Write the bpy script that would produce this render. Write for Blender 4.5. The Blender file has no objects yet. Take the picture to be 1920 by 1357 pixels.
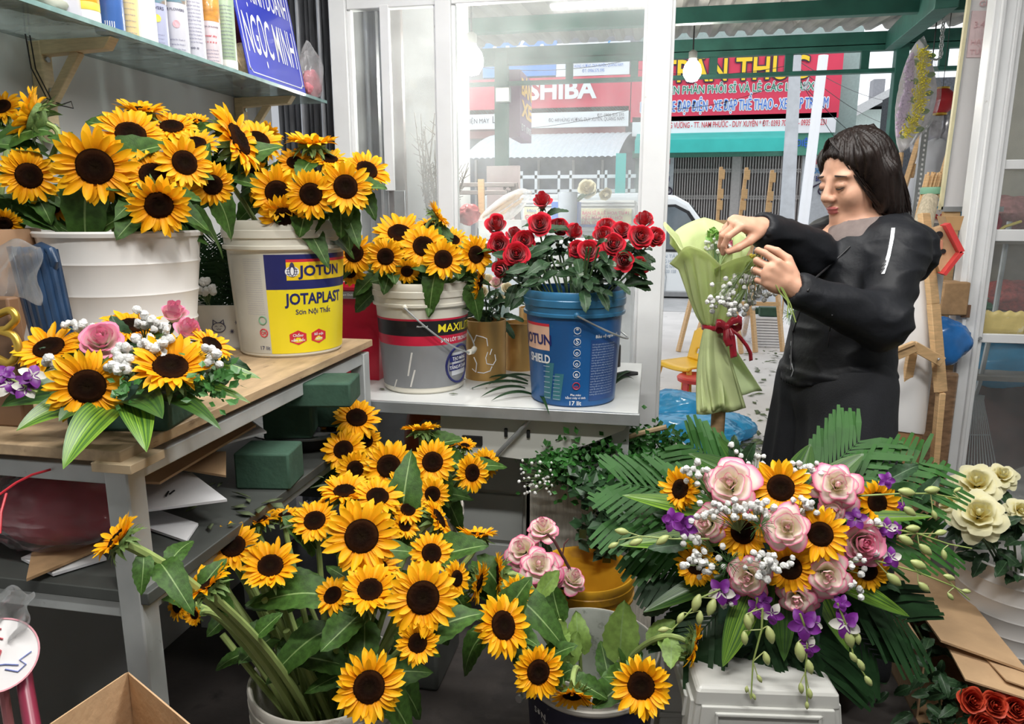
import bpy,bmesh,math,random
from math import sin,cos,pi,tan,atan2,sqrt,exp,radians as R
from mathutils import Vector as V,Matrix as M,noise
random.seed(7)
SC=bpy.context.scene
COL=SC.collection
# -------- camera, sky, lamps, exposure
CH,TH,PH,FPX=1.33,R(11.6),R(11.0),1352.0
cd=bpy.data.cameras.new('camera')
cd.sensor_width=36.0
cd.lens=36.0*FPX/1920.0
cd.clip_start=0.02
cam=bpy.data.objects.new('camera',cd)
cam.location=(0,0,CH)
cam.rotation_euler=(pi/2-TH,0,PH)
COL.objects.link(cam)
SC.camera=cam
vs=SC.view_settings
vs.view_transform='Standard'
vs.look='None'
vs.gamma=1.0
vs.use_curve_mapping=False
vs.exposure=0.45
SC.cycles.max_bounces=7
SC.cycles.transparent_max_bounces=24
SC.cycles.sample_clamp_indirect=6.0
SC.cycles.use_denoising=True
wd=bpy.data.worlds.new('overcast_sky')
SC.world=wd
wd.use_nodes=True
_n=wd.node_tree.nodes
_l=wd.node_tree.links
_bg=_n['Background']
_tc=_n.new('ShaderNodeTexCoord')
_nz=_n.new('ShaderNodeTexNoise')
_nz.inputs['Scale'].default_value=2.2
_rp=_n.new('ShaderNodeValToRGB')
_rp.color_ramp.elements[0].color=(0.80,0.87,0.95,1)
_rp.color_ramp.elements[1].color=(0.97,0.98,1.0,1)
_l.new(_tc.outputs['Generated'],_nz.inputs['Vector'])
_l.new(_nz.outputs['Fac'],_rp.inputs['Fac'])
_l.new(_rp.outputs['Color'],_bg.inputs['Color'])
_bg.inputs['Strength'].default_value=1.15
def area(name,loc,rot,sx,sy,power,col):
 d=bpy.data.lights.new(name,'AREA')
 d.shape='RECTANGLE'
 d.size,d.size_y=sx,sy
 d.energy=power
 d.color=col
 o=bpy.data.objects.new(name,d)
 o.location=loc
 o.rotation_euler=rot
 COL.objects.link(o)
 return o
 # the shop's own ceiling tube lamps (their housings are built with the ceiling)
LAMPS=[((-0.15,0.30,2.72),1.2,0.10,34),((-0.25,1.75,2.72),1.2,0.10,20),((0.95,1.1,2.72),1.2,0.10,24)]
for _p,_sx,_sy,_w in LAMPS:
 area('ceiling_tube_light',_p,(0,0,0),_sx,_sy,_w,(1.0,0.985,0.95))
 # -------- pixel <-> place
_fw=V((-sin(PH)*cos(TH),cos(PH)*cos(TH),-sin(TH)))
_rt=V((cos(PH),sin(PH),0))
_up=V((-sin(PH)*sin(TH),cos(PH)*sin(TH),cos(TH)))
CAM=V((0,0,CH))
def ray(px,py):
 return _fw+_rt*((px-960)/FPX)+_up*((678.5-py)/FPX)
def P(px,py,t):return CAM+ray(px,py)*t
def Pz(px,py,z):
 d=ray(px,py)
 return CAM+d*((z-CH)/d.z)
def PY(px,py,y):
 d=ray(px,py)
 return CAM+d*(y/d.y)
def PX(px,py,x):
 d=ray(px,py)
 return CAM+d*(x/d.x)
def tilt(p,ax,ay):
 """unit direction that looks from p to the camera, turned ax degrees to the right and ay degrees up"""
 b=(CAM-p).normalized()
 r=V((0,0,1)).cross(b).normalized()
 u=b.cross(r).normalized()
 a,e=R(ax),R(ay)
 return (b*(cos(a)*cos(e))+r*(sin(a)*cos(e))+u*sin(e)).normalized()
 # -------- mesh builder
WM={}
I4=M.Identity(4)
def frame(z,up=V((0,0,1))):
 z=z.normalized()
 x=up.cross(z)
 if x.length<1e-4:
  x=V((1,0,0)).cross(z)
 x.normalize()
 y=z.cross(x)
 return M(((x.x,y.x,z.x),(x.y,y.y,z.y),(x.z,y.z,z.z)))
def TRS(loc,z=None,roll=0.0,s=1.0,up=V((0,0,1))):
 m=M.Translation(V(loc))
 if z is not None:
  m=m@frame(V(z),up).to_4x4()
 if roll:
  m=m@M.Rotation(roll,4,'Z')
 if isinstance(s,(int,float)):
  s=(s,s,s)
 return m@M.Diagonal((s[0],s[1],s[2],1))
def link(name,data,parent=None,mw=I4):
 o=bpy.data.objects.new(name,data)
 COL.objects.link(o)
 if parent is not None:
  o.parent=parent
  o.matrix_parent_inverse=WM[parent.name].inverted()
 o.matrix_basis=mw
 WM[o.name]=mw.copy()
 return o
def tag(o,label=None,cat=None,group=None,kind=None):
 if label:o['label']=label
 if cat:o['category']=cat
 if group:o['group']=group
 if kind:o['kind']=kind
 return o
def thing(name,label,cat,loc=(0,0,0),group=None,kind=None):
 o=link(name,None,None,M.Translation(V(loc)))
 o.empty_display_size=0.05
 return tag(o,label,cat,group,kind)
class MB:
 def __init__(s):
  s.v,s.f,s.m,s.uv=[],[],[],[]
 def add(s,vs,fs,m=0,uv=None):
  b=len(s.v)
  s.v+=[tuple(v) for v in vs]
  s.uv+=list(uv) if uv else [(0,0)]*len(vs)
  for f in fs:
   s.f.append(tuple(i+b for i in f))
   s.m.append(m)
  return s
 def box(s,c,d,rot=None,m=0):
  c=V(c)
  x,y,z=d[0]/2,d[1]/2,d[2]/2
  vs=[V(q) for q in ((-x,-y,-z),(x,-y,-z),(x,y,-z),(-x,y,-z),(-x,-y,z),(x,-y,z),(x,y,z),(-x,y,z))]
  if rot is not None:
   q=rot if isinstance(rot,M) else M.Rotation(rot,3,'Z')
   vs=[q@v for v in vs]
  return s.add([v+c for v in vs],[(0,3,2,1),(4,5,6,7),(0,1,5,4),(1,2,6,5),(2,3,7,6),(3,0,4,7)],m)
 def span(s,a,b,m=0):
  a,b=V(a),V(b)
  return s.box((a+b)/2,(abs(b.x-a.x),abs(b.y-a.y),abs(b.z-a.z)),None,m)
 def bar(s,a,b,w,h=None,up=V((0,0,1)),m=0):
  """square-section bar from a to b"""
  a,b=V(a),V(b)
  h=h or w
  q=frame(b-a,up)
  return s.box((a+b)/2,(w,h,(b-a).length),q,m)
 def prism(s,pts,off,m=0):
  n=len(pts)
  off=V(off)
  vs=[V(p) for p in pts]+[V(p)+off for p in pts]
  fs=[tuple(range(n))[::-1],tuple(range(n,2*n))]+[(i,(i+1)%n,n+(i+1)%n,n+i) for i in range(n)]
  return s.add(vs,fs,m)
 def tube(s,pts,r,n=8,m=0,cap=True,closed=False):
  pts=[V(p) for p in pts]
  k=len(pts)
  rs=r if isinstance(r,(list,tuple)) else [r]*k
  vs,fs=[],[]
  prev=None
  for i,p in enumerate(pts):
   if closed:
    t=pts[(i+1)%k]-pts[i-1]
   else:
    t=pts[min(i+1,k-1)]-pts[max(i-1,0)]
   if t.length<1e-9:t=V((0,0,1))
   t.normalize()
   if prev is None:
    x=t.orthogonal().normalized()
   else:
    x=prev-t*prev.dot(t)
    x=x.normalized() if x.length>1e-6 else t.orthogonal().normalized()
   prev=x
   y=t.cross(x)
   for j in range(n):
    a=2*pi*j/n
    vs.append(p+(x*cos(a)+y*sin(a))*rs[i])
  rng=k if closed else k-1
  for i in range(rng):
   for j in range(n):
    a,b=i*n+j,i*n+(j+1)%n
    c,d=((i+1)%k)*n+(j+1)%n,((i+1)%k)*n+j
    fs.append((a,b,c,d))
  if cap and not closed:
   fs.append(tuple(range(n))[::-1])
   fs.append(tuple(range((k-1)*n,k*n)))
  uv=[(j/n,i/max(1,k-1)) for i in range(k) for j in range(n)]
  return s.add(vs,fs,m,uv)
 def lathe(s,prof,n=32,c=(0,0,0),m=0,a0=0.0,a1=2*pi,mf=None,q=None):
  """profile [(r, z)...] turned about z; mf(i, j) may choose a material"""
  c=V(c)
  full=abs(a1-a0-2*pi)<1e-6
  k=n if full else n+1
  vs,fs,ms,uv=[],[],[],[]
  for i,(r,z) in enumerate(prof):
   for j in range(k):
    a=a0+(a1-a0)*j/n
    p=V((r*cos(a),r*sin(a),z))
    vs.append((q@p if q else p)+c)
    uv.append((j/n,i/max(1,len(prof)-1)))
  for i in range(len(prof)-1):
   for j in range(n):
    a,b=i*k+j,i*k+(j+1)%k
    d,e=(i+1)*k+(j+1)%k,(i+1)*k+j
    fs.append((a,b,d,e))
    ms.append(mf(i,j) if mf else m)
  b=len(s.v)
  s.v+=[tuple(v) for v in vs]
  s.uv+=uv
  s.f+=[tuple(x+b for x in f) for f in fs]
  s.m+=ms
  return s
 def grid(s,fn,nu,nv,m=0,close=False):
  vs,uv,fs=[],[],[]
  for i in range(nu+1):
   for j in range(nv+1):
    vs.append(fn(i/nu,j/nv))
    uv.append((j/nv,i/nu))
  for i in range(nu):
   for j in range(nv):
    a=i*(nv+1)+j
    fs.append((a,a+1,a+nv+2,a+nv+1))
  return s.add(vs,fs,m,uv)
 def ball(s,c,r,n=12,m=0,q=None):
  r3=r if isinstance(r,(tuple,list)) else (r,r,r)
  c=V(c)
  k=max(4,n//2)
  vs,fs=[],[]
  for i in range(k+1):
   th=pi*i/k
   for j in range(n):
    a=2*pi*j/n
    p=V((r3[0]*sin(th)*cos(a),r3[1]*sin(th)*sin(a),r3[2]*cos(th)))
    vs.append((q@p if q else p)+c)
  for i in range(k):
   for j in range(n):
    fs.append((i*n+j,(i+1)*n+j,(i+1)*n+(j+1)%n,i*n+(j+1)%n))
  return s.add(vs,fs,m)
 def merge(s,o,mat=None,m=None):
  vs=[mat@V(v) for v in o.v] if mat is not None else o.v
  b=len(s.v)
  s.v+=[tuple(v) for v in vs]
  s.uv+=o.uv
  s.f+=[tuple(i+b for i in f) for f in o.f]
  s.m+=o.m if m is None else [m]*len(o.f)
  return s
 def data(s,name,mats,smooth=True):
  me=bpy.data.meshes.new(name)
  me.from_pydata(s.v,[],s.f)
  if not isinstance(mats,(list,tuple)):mats=[mats]
  for x in mats:me.materials.append(x)
  if len(mats)>1:
   me.polygons.foreach_set('material_index',s.m)
  u=me.uv_layers.new(name='UVMap')
  idx=[0]*len(me.loops)
  me.loops.foreach_get('vertex_index',idx)
  fl=[c for i in idx for c in s.uv[i]]
  u.data.foreach_set('uv',fl)
  bm=bmesh.new()
  bm.from_mesh(me)
  bmesh.ops.remove_doubles(bm,verts=bm.verts,dist=1e-6)
  bm.to_mesh(me)
  bm.free()
  if smooth:
   me.polygons.foreach_set('use_smooth',[True]*len(me.polygons))
   if smooth is not True:
    me.set_sharp_from_angle(angle=R(smooth))
  me.update()
  return me
 def build(s,name,mats,parent=None,smooth=40,bev=0,base=True):
  """vertices are in place; the origin goes to the middle of the base"""
  lo=[min(v[i] for v in s.v) for i in range(3)]
  hi=[max(v[i] for v in s.v) for i in range(3)]
  c=V(((lo[0]+hi[0])/2,(lo[1]+hi[1])/2,lo[2]))
  s.v=[(v[0]-c.x,v[1]-c.y,v[2]-c.z) for v in s.v]
  o=link(name,s.data(name,mats,smooth),parent,M.Translation(c))
  if bev:
   b=o.modifiers.new('bevel','BEVEL')
   b.width=bev
   b.segments=2
   b.limit_method='ANGLE'
   b.angle_limit=R(40)
  return o
def cat_rom(p,k=6):
 q=[p[0]]+list(p)+[p[-1]]
 o=[]
 for i in range(1,len(q)-2):
  for j in range(k):
   t=j/k
   a,b,c,d=q[i-1:i+3]
   o.append((b*2+(c-a)*t+(a*2-b*5+c*4-d)*t*t+(b*3-a-c*3+d)*t**3)/2)
 return o+[p[-1]]
def struct(name,mb,mats,**k):
 o=mb.build(name,mats,None,**k)
 o['kind']='structure'
 return o
 # -------- materials
MATS={}
def mat(name,col,rough=0.5,metal=0.0,var=0.08,scale=18.0,bump=0.0,bscale=None,spots=None,trans=0.0,spec=0.5,emit=None,uvgrad=None,sheen=0,coat=0,stretch=None,detail=4.0):
 """procedural surface: noise varied colour, optional worn spots (colour, amount, scale), bump, thin translucency, petal gradient along v"""
 if name in MATS:return MATS[name]
 m=bpy.data.materials.new(name)
 MATS[name]=m
 m.use_nodes=True
 nt=m.node_tree
 N,L=nt.nodes,nt.links
 p=N['Principled BSDF']
 out=N['Material Output']
 tc=N.new('ShaderNodeTexCoord')
 vec=tc.outputs['Object']
 if stretch:
  mp=N.new('ShaderNodeMapping')
  mp.inputs['Scale'].default_value=stretch
  L.new(vec,mp.inputs['Vector'])
  vec=mp.outputs['Vector']
 nz=N.new('ShaderNodeTexNoise')
 nz.inputs['Scale'].default_value=scale
 nz.inputs['Detail'].default_value=detail
 L.new(vec,nz.inputs['Vector'])
 rp=N.new('ShaderNodeValToRGB')
 rp.color_ramp.elements[0].position=0.3
 rp.color_ramp.elements[1].position=0.7
 c=col
 rp.color_ramp.elements[0].color=(c[0]*(1-var),c[1]*(1-var),c[2]*(1-var),1)
 rp.color_ramp.elements[1].color=(min(1,c[0]*(1+var)),min(1,c[1]*(1+var)),min(1,c[2]*(1+var)),1)
 L.new(nz.outputs['Fac'],rp.inputs['Fac'])
 colr=rp.outputs['Color']
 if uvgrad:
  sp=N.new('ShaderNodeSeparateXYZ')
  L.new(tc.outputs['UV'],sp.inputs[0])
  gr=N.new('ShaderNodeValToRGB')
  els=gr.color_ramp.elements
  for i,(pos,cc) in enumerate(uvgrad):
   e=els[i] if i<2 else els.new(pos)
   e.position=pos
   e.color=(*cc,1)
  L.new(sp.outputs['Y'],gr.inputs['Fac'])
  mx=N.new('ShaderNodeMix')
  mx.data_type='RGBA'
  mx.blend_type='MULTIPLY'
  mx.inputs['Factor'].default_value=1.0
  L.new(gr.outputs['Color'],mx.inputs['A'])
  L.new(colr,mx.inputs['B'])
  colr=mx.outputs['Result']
 if spots:
  n2=N.new('ShaderNodeTexNoise')
  n2.inputs['Scale'].default_value=spots[2]
  n2.inputs['Detail'].default_value=8.0
  n2.inputs['Roughness'].default_value=0.7
  L.new(vec,n2.inputs['Vector'])
  r2=N.new('ShaderNodeValToRGB')
  r2.color_ramp.elements[0].position=1-spots[1]-0.03
  r2.color_ramp.elements[0].color=(0,0,0,1)
  r2.color_ramp.elements[1].position=1-spots[1]+0.04
  L.new(n2.outputs['Fac'],r2.inputs['Fac'])
  mx=N.new('ShaderNodeMix')
  mx.data_type='RGBA'
  L.new(r2.outputs['Color'],mx.inputs['Factor'])
  L.new(colr,mx.inputs['A'])
  mx.inputs['B'].default_value=(*spots[0],1)
  colr=mx.outputs['Result']
 L.new(colr,p.inputs['Base Color'])
 p.inputs['Roughness'].default_value=rough
 p.inputs['Metallic'].default_value=metal
 p.inputs['Specular IOR Level'].default_value=spec
 if coat:p.inputs['Coat Weight'].default_value=coat
 if sheen:p.inputs['Sheen Weight'].default_value=sheen
 if emit:
  p.inputs['Emission Color'].default_value=(*emit[0],1)
  p.inputs['Emission Strength'].default_value=emit[1]
 if bump:
  nb=N.new('ShaderNodeTexNoise')
  nb.inputs['Scale'].default_value=bscale or scale*2
  nb.inputs['Detail'].default_value=5.0
  L.new(vec,nb.inputs['Vector'])
  bp=N.new('ShaderNodeBump')
  bp.inputs['Strength'].default_value=bump
  bp.inputs['Distance'].default_value=0.01
  L.new(nb.outputs['Fac'],bp.inputs['Height'])
  L.new(bp.outputs['Normal'],p.inputs['Normal'])
 if trans:
  tr=N.new('ShaderNodeBsdfTranslucent')
  L.new(colr,tr.inputs['Color'])
  ms=N.new('ShaderNodeMixShader')
  ms.inputs[0].default_value=trans
  L.new(p.outputs[0],ms.inputs[1])
  L.new(tr.outputs[0],ms.inputs[2])
  L.new(ms.outputs[0],out.inputs[0])
 return m
def film(name,col,opac=0.12,rough=0.1,scale=3.0,haze=(0.85,0.88,0.9),streak=None,gloss=0.5):
 """thin clear sheet (glass pane, plastic film): see-through with a Fresnel gloss and a dusty diffuse veil"""
 if name in MATS:return MATS[name]
 m=bpy.data.materials.new(name)
 MATS[name]=m
 m.use_nodes=True
 nt=m.node_tree
 N,L=nt.nodes,nt.links
 N.remove(N['Principled BSDF'])
 out=N['Material Output']
 tb=N.new('ShaderNodeBsdfTransparent')
 tb.inputs[0].default_value=(*col,1)
 df=N.new('ShaderNodeBsdfDiffuse')
 df.inputs[0].default_value=(*haze,1)
 tl=N.new('ShaderNodeBsdfTranslucent')
 tl.inputs[0].default_value=(*haze,1)
 h=N.new('ShaderNodeMixShader')
 h.inputs[0].default_value=0.5
 L.new(df.outputs[0],h.inputs[1])
 L.new(tl.outputs[0],h.inputs[2])
 tc=N.new('ShaderNodeTexCoord')
 vec=tc.outputs['Object']
 if streak:
  mp=N.new('ShaderNodeMapping')
  mp.inputs['Scale'].default_value=streak
  L.new(vec,mp.inputs['Vector'])
  vec=mp.outputs['Vector']
 nz=N.new('ShaderNodeTexNoise')
 nz.inputs['Scale'].default_value=scale
 nz.inputs['Detail'].default_value=6.0
 L.new(vec,nz.inputs['Vector'])
 mr=N.new('ShaderNodeMapRange')
 mr.inputs['From Min'].default_value=0.3
 mr.inputs['From Max'].default_value=0.7
 mr.inputs['To Min'].default_value=opac*0.5
 mr.inputs['To Max'].default_value=opac*1.5
 L.new(nz.outputs['Fac'],mr.inputs['Value'])
 m1=N.new('ShaderNodeMixShader')
 L.new(mr.outputs[0],m1.inputs[0])
 L.new(tb.outputs[0],m1.inputs[1])
 L.new(h.outputs[0],m1.inputs[2])
 gl=N.new('ShaderNodeBsdfGlossy')
 gl.inputs['Roughness'].default_value=rough
 fr=N.new('ShaderNodeFresnel')
 fr.inputs['IOR'].default_value=1.45
 mu=N.new('ShaderNodeMath')
 mu.operation='MULTIPLY'
 mu.inputs[1].default_value=gloss
 L.new(fr.outputs[0],mu.inputs[0])
 m2=N.new('ShaderNodeMixShader')
 L.new(mu.outputs[0],m2.inputs[0])
 L.new(m1.outputs[0],m2.inputs[1])
 L.new(gl.outputs[0],m2.inputs[2])
 L.new(m2.outputs[0],out.inputs[0])
 return m
 # -------- lettering
_TX={}
def text_geo(s,bold=0.0):
 """flat glyph mesh of a string: vertices, faces, width, height (unit letters)"""
 k=(s,bold)
 if k in _TX:return _TX[k]
 cu=bpy.data.curves.new('t','FONT')
 cu.body=s
 cu.offset=bold
 cu.resolution_u=3
 cu.fill_mode='FRONT'
 o=bpy.data.objects.new('t',cu)
 COL.objects.link(o)
 dg=bpy.context.evaluated_depsgraph_get()
 me=o.evaluated_get(dg).to_mesh()
 v=[(q.co.x,q.co.y) for q in me.vertices]
 f=[tuple(p.vertices) for p in me.polygons]
 o.evaluated_get(dg).to_mesh_clear()
 bpy.data.objects.remove(o)
 bpy.data.curves.remove(cu)
 if v:
  x0,x1=min(q[0] for q in v),max(q[0] for q in v)
  v=[(q[0]-x0,q[1]) for q in v]
  _TX[k]=(v,f,x1-x0)
 else:
  _TX[k]=([],[],1)
 return _TX[k]
def text_to(mb,s,fn,w=None,h=None,bold=0.0,m=0,center=False,subdiv=False):
 """put a string through fn(x, y) -> place; w = length, h = cap height (either may follow from the other)"""
 v,f,tw=text_geo(s,bold)
 sy=(h/0.73) if h else w/tw
 sx=(w/tw) if w else sy
 ox=-tw*sx/2 if center else 0
 mb.add([fn(q[0]*sx+ox,q[1]*sy) for q in v],f,m)
 return mb
def flat_text(mb,s,o,w=None,h=None,bold=0.0,m=0,center=False,ex=V((1,0,0)),ey=V((0,0,1)),off=V((0,0,0))):
 o=V(o)
 return text_to(mb,s,lambda x,y:o+ex*x+ey*y+off,w,h,bold,m,center)
 # shared materials
WHITE_FRAME=mat('white_aluminium',(0.80,0.81,0.82),0.35,0.0,0.05,6,spots=((0.45,0.42,0.38),0.30,9))
GREEN_STEEL=mat('green_painted_steel',(0.028,0.13,0.10),0.5,0,0.2,9)
CARD=mat('cardboard',(0.52,0.34,0.19),0.85,0,0.10,12,bump=0.15,bscale=60)
CARD_IN=mat('cardboard_edge',(0.38,0.235,0.12),0.9,0,0.15,40)
PAPERW=mat('white_card',(0.74,0.74,0.76),0.8,0,0.05,10)
WOOD=mat('pale_pine',(0.62,0.40,0.20),0.6,0,0.16,8,stretch=(3,3,22))
PLY=mat('worn_plywood',(0.45,0.32,0.19),0.55,0,0.22,5,spots=((0.25,0.17,0.10),0.36,7),stretch=(8,2,8),bump=0.05)
BLACK=mat('black_paint',(0.012,0.012,0.014),0.5)
STEEL=mat('grey_steel',(0.42,0.44,0.45),0.4,0.6,0.12,12)
# ======== THE SETTING
WL=-1.45
WY=2.80
ZT=2.9
fl=MB().span((-3.0,-2.6,-0.12),(3.6,3.3,0.0))
struct('floor',fl,mat('grey_cement_floor',(0.058,0.050,0.047),0.45,0,0.35,5,bump=0.1,bscale=40,spots=((0.034,0.030,0.029),0.44,2.0)),smooth=False)
pv=MB().span((-9,3.3,-0.14),(14,10.2,-0.001))
struct('pavement',pv,mat('pale_pavement',(0.60,0.575,0.55),0.7,0,0.10,2.5,spots=((0.42,0.40,0.37),0.36,6.0),bump=0.1,bscale=40),smooth=False)
kb=MB().span((-9,10.2,-0.3),(14,10.4,-0.02))
struct('kerb',kb,mat('kerb_concrete',(0.28,0.27,0.26),0.8),smooth=False)
rd=MB().span((-22,10.4,-0.4),(34,19.0,-0.15))
struct('road',rd,mat('asphalt',(0.40,0.395,0.39),0.75,0,0.14,3,bump=0.1,bscale=80),smooth=False)
pf=MB().span((-22,19.0,-0.4),(34,60.0,-0.05))
struct('ground',pf,mat('far_pavement',(0.5,0.48,0.46),0.8),smooth=False)
WALLM=mat('whitewashed_wall',(0.50,0.51,0.51),0.75,0,0.07,2.0,bump=0.06,bscale=25,spots=((0.36,0.36,0.35),0.30,5.0))
struct('wall_left',MB().span((WL-0.15,-2.6,0),(WL,2.55,ZT)),WALLM,smooth=False)
struct('wall_back',MB().span((-1.6,-2.75,0),(3.6,-2.6,ZT)),WALLM,smooth=False)
struct('wall_right',MB().span((3.4,-2.6,0),(3.55,3.3,ZT)),WALLM,smooth=False)
struct('ceiling',MB().span((-1.6,-2.75,ZT),(3.6,3.45,ZT+0.1)),mat('white_ceiling',(0.75,0.75,0.74),0.8),smooth=False)
struct('wall_front',MB().span((-1.6,2.76,2.55),(3.6,3.2,ZT)),WALLM,smooth=False)
# lamps on the ceiling
for i,(p,sx,sy,w) in enumerate(LAMPS):
 t=thing('tube_lamp','white tube lamp fixed to the ceiling','lamp',(p[0],p[1],p[2]+0.02),'ceiling tube lamps')
 MB().box((p[0],p[1],ZT-0.075),(sx+0.1,sy+0.04,0.15)).build('housing',mat('lamp_housing',(0.8,0.8,0.8),0.4),t,bev=0.005)
 g=MB()
 g.tube([(p[0]-sx/2,p[1],p[2]+0.015),(p[0]+sx/2,p[1],p[2]+0.015)],0.013,12)
 g.build('tube',mat('lit_tube',(1,1,1),0.4,emit=((1,0.98,0.94),6)),t)
 # ---- window frame: posts, rails, panes (one window, its panes by bay)
XA,XB,XC=-1.215,-0.80,-0.01
GLASS=film('dusty_glass',(0.95,0.97,0.97),0.16,0.06,4.0)
GLASS2=film('door_glass',(0.95,0.97,0.97),0.07,0.05,3.0)
win=link('window_1',None,None,M.Translation(V((-0.6,WY,0))))
win['kind']='structure'
for x,w in ((XA,0.065),(XB,0.06),(XC,0.085)):
 g=MB().span((x-w/2,WY-0.035,0),(x+w/2,WY+0.035,2.55))
 g.span((x-w/2-0.012,WY-0.012,0),(x+w/2+0.012,WY+0.02,2.5))
 g.build('post',WHITE_FRAME,win,bev=0.003)
for x0,x1 in ((XA+0.033,XB-0.03),(XB+0.03,XC-0.043)):
 for z in (0.70,2.12):
  MB().span((x0,WY-0.02,z-0.03),(x1,WY+0.02,z+0.03)).build('rail',WHITE_FRAME,win,bev=0.003)
 MB().span((x0,WY-0.004,0.73),(x1,WY+0.004,2.09)).build('pane',GLASS,win)
 MB().span((x0,WY-0.006,0.05),(x1,WY+0.006,0.67)).build('infill_panel',mat('infill',(0.6,0.61,0.62),0.5),win)
 # slim sash edge inside the narrow bay
MB().span((XB-0.25,WY-0.022,1.42),(XB-0.215,WY+0.0,2.1)).build('sash',WHITE_FRAME,win,bev=0.002)
MB().span((XB-0.215,WY-0.02,0.74),(XB-0.17,WY-0.005,1.42)).build('sash_plate',STEEL,win,bev=0.002)
# left jamb between wall end and gate
struct('trim_1',MB().span((WL-0.14,2.55,0),(WL+0.02,2.62,2.55)),WHITE_FRAME,bev=0.003)
# ---- folded steel concertina gate behind the left bays
GATE=mat('dark_galvanised_steel',(0.24,0.245,0.26),0.42,0.45,0.35,6,stretch=(6,6,1))
gt=thing('folding_gate','dark grey steel concertina gate folded up behind the shelf end','gate',(-1.25,2.95,0))
g=MB()
pts=[]
x=WL-0.1
k=0
while x<XB-0.29:
 pts.append((x,2.93+(0.045 if k%2 else -0.03)+random.uniform(-.008,.008)))
 x+=0.011+random.uniform(0,.006)
 k+=1
for i in range(len(pts)-1):
 a,b=pts[i],pts[i+1]
 g.add([(a[0],a[1],0.02),(b[0],b[1],0.02),(b[0],b[1],2.6),(a[0],a[1],2.6)],[(0,1,2,3)])
g.build('folded_slats',GATE,gt,smooth=False)
g=MB()
for x in (WL+.02,WL+0.11,XA+0.07,XA+.13):
 g.tube([(x,2.875,0.02),(x,2.875,2.6)],0.009,8)
g.build('upright',GATE,gt)
MB().span((XA+0.145,2.87,0),(XA+.215,2.90,2.6)).build('edge_channel',mat('brown_steel',(0.16,0.115,0.11),0.45,0.3,0.3,5,stretch=(6,6,1)),gt,bev=.003)
# ---- neighbour's pillar outside, left of the window
struct('pillar',MB().span((-2.6,3.25,0),(-0.95,3.75,3.2)),mat('pale_render',(0.70,0.70,0.71),0.8,0,0.05,2,bump=.05),smooth=False)
# ---- awning roof over the pavement
aw=thing('awning','green steel awning with corrugated sheet roof over the pavement','awning',(0.6,5.3,0))
RS=mat('corrugated_sheet',(0.36,0.35,0.32),0.5,0.1,0.18,2.5,spots=((0.22,0.19,0.16),0.32,2.0))
YN,YF=4.5,6.3
ZN,ZF=PY(1500,20,YN).z,PY(1500,74,YF).z
def corr(u,v,x0,x1,y0,y1,z0,z1,pitch=0.15,amp=0.04):
 x=x0+(x1-x0)*v
 ph=(x/pitch)%1.0
 h=amp*(1 if ph<0.38 else (1-(ph-.38)/.12 if ph<.5 else (0 if ph<.88 else (ph-.88)/.12)))
 return (x,y0+(y1-y0)*u,z0+(z1-z0)*u+h)
MB().grid(lambda u,v:corr(u,v,-3.6,6.4,2.9,YF+0.25,ZN+.02,ZF+.10),4,500).build('roof_sheet',RS,aw,smooth=False)
for y,z,hh in ((YN,ZN,0.085),(YF,ZF-.02,0.10),(3.35,ZN+.0,.09)):
 MB().span((-3.6,y-0.03,z-hh/2),(6.4,y+0.03,z+hh/2)).build('beam',GREEN_STEEL,aw,bev=.004)
zt1,zt2=PY(1500,95,YF).z,PY(1500,138,YF).z
for z,hh in ((zt1,.05),(zt2,.03)):
 MB().span((-3.6,YF-0.03,z-hh/2),(6.4,YF+0.03,z+hh/2)).build('rail',GREEN_STEEL,aw,bev=.003)
for px in (1068,1190,1338,1479,1621,1768):
 x=PY(px,115,YF).x
 MB().span((x-.03,YF-.02,zt2),(x+.03,YF+.02,zt1)).build('strut',GREEN_STEEL,aw,bev=.003)
a,b=PY(1778,-14,3.9),PY(1674,76,YF)
MB().bar(a,b,0.10,0.13).build('brace',GREEN_STEEL,aw,bev=.004)
x=PY(1690,100,YF).x
MB().span((x-.045,YF-.045,0),(x+.045,YF+.045,ZF)).build('post',GREEN_STEEL,aw,bev=.006)
x=PY(941,200,YF).x
MB().span((x-.055,YF-.045,0),(x+.055,YF+.045,ZF)).build('post',GREEN_STEEL,aw,bev=.006)
def lit_bulb(px,py,y,r,label,watt,top):
 p=PY(px,py,y)
 t=thing('light_bulb',label,'lamp',p)
 MB().lathe([(0.001,-r*1.25),(r*.6,-r*1.08),(r*.95,-r*.5),(r,0),(r*.85,r*.55),(r*.45,r*1.05),(r*.4,r*1.25)],20,p).build('globe',mat('lit_bulb_glass',(1,1,1),.4,emit=((1,.97,.88),9)),t)
 MB().lathe([(r*.42,r*1.2),(r*.46,r*1.3),(r*.46,r*1.9),(r*.2,r*2.1),(.001,r*2.15)],16,p).build('socket',mat('grey_socket',(.3,.3,.28),.5),t)
 MB().tube([(p.x,p.y,p.z+r*2),(p.x,p.y,top)],0.005,6).build('cord',BLACK,t)
 d=bpy.data.lights.new('bulb_light','POINT')
 d.energy=watt
 d.shadow_soft_size=r
 d.color=(1,.96,.86)
 o=bpy.data.objects.new('bulb_light',d)
 o.location=(p.x,p.y,p.z-r*1.5)
 COL.objects.link(o)
lit_bulb(1298,132,5.2,0.06,'lit hanging bulb in front of the red bicycle sign',25,ZN+.12)
lit_bulb(884,112,3.35,0.055,'glaring lit bulb hanging behind the dusty window pane',40,ZN+.03)
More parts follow.
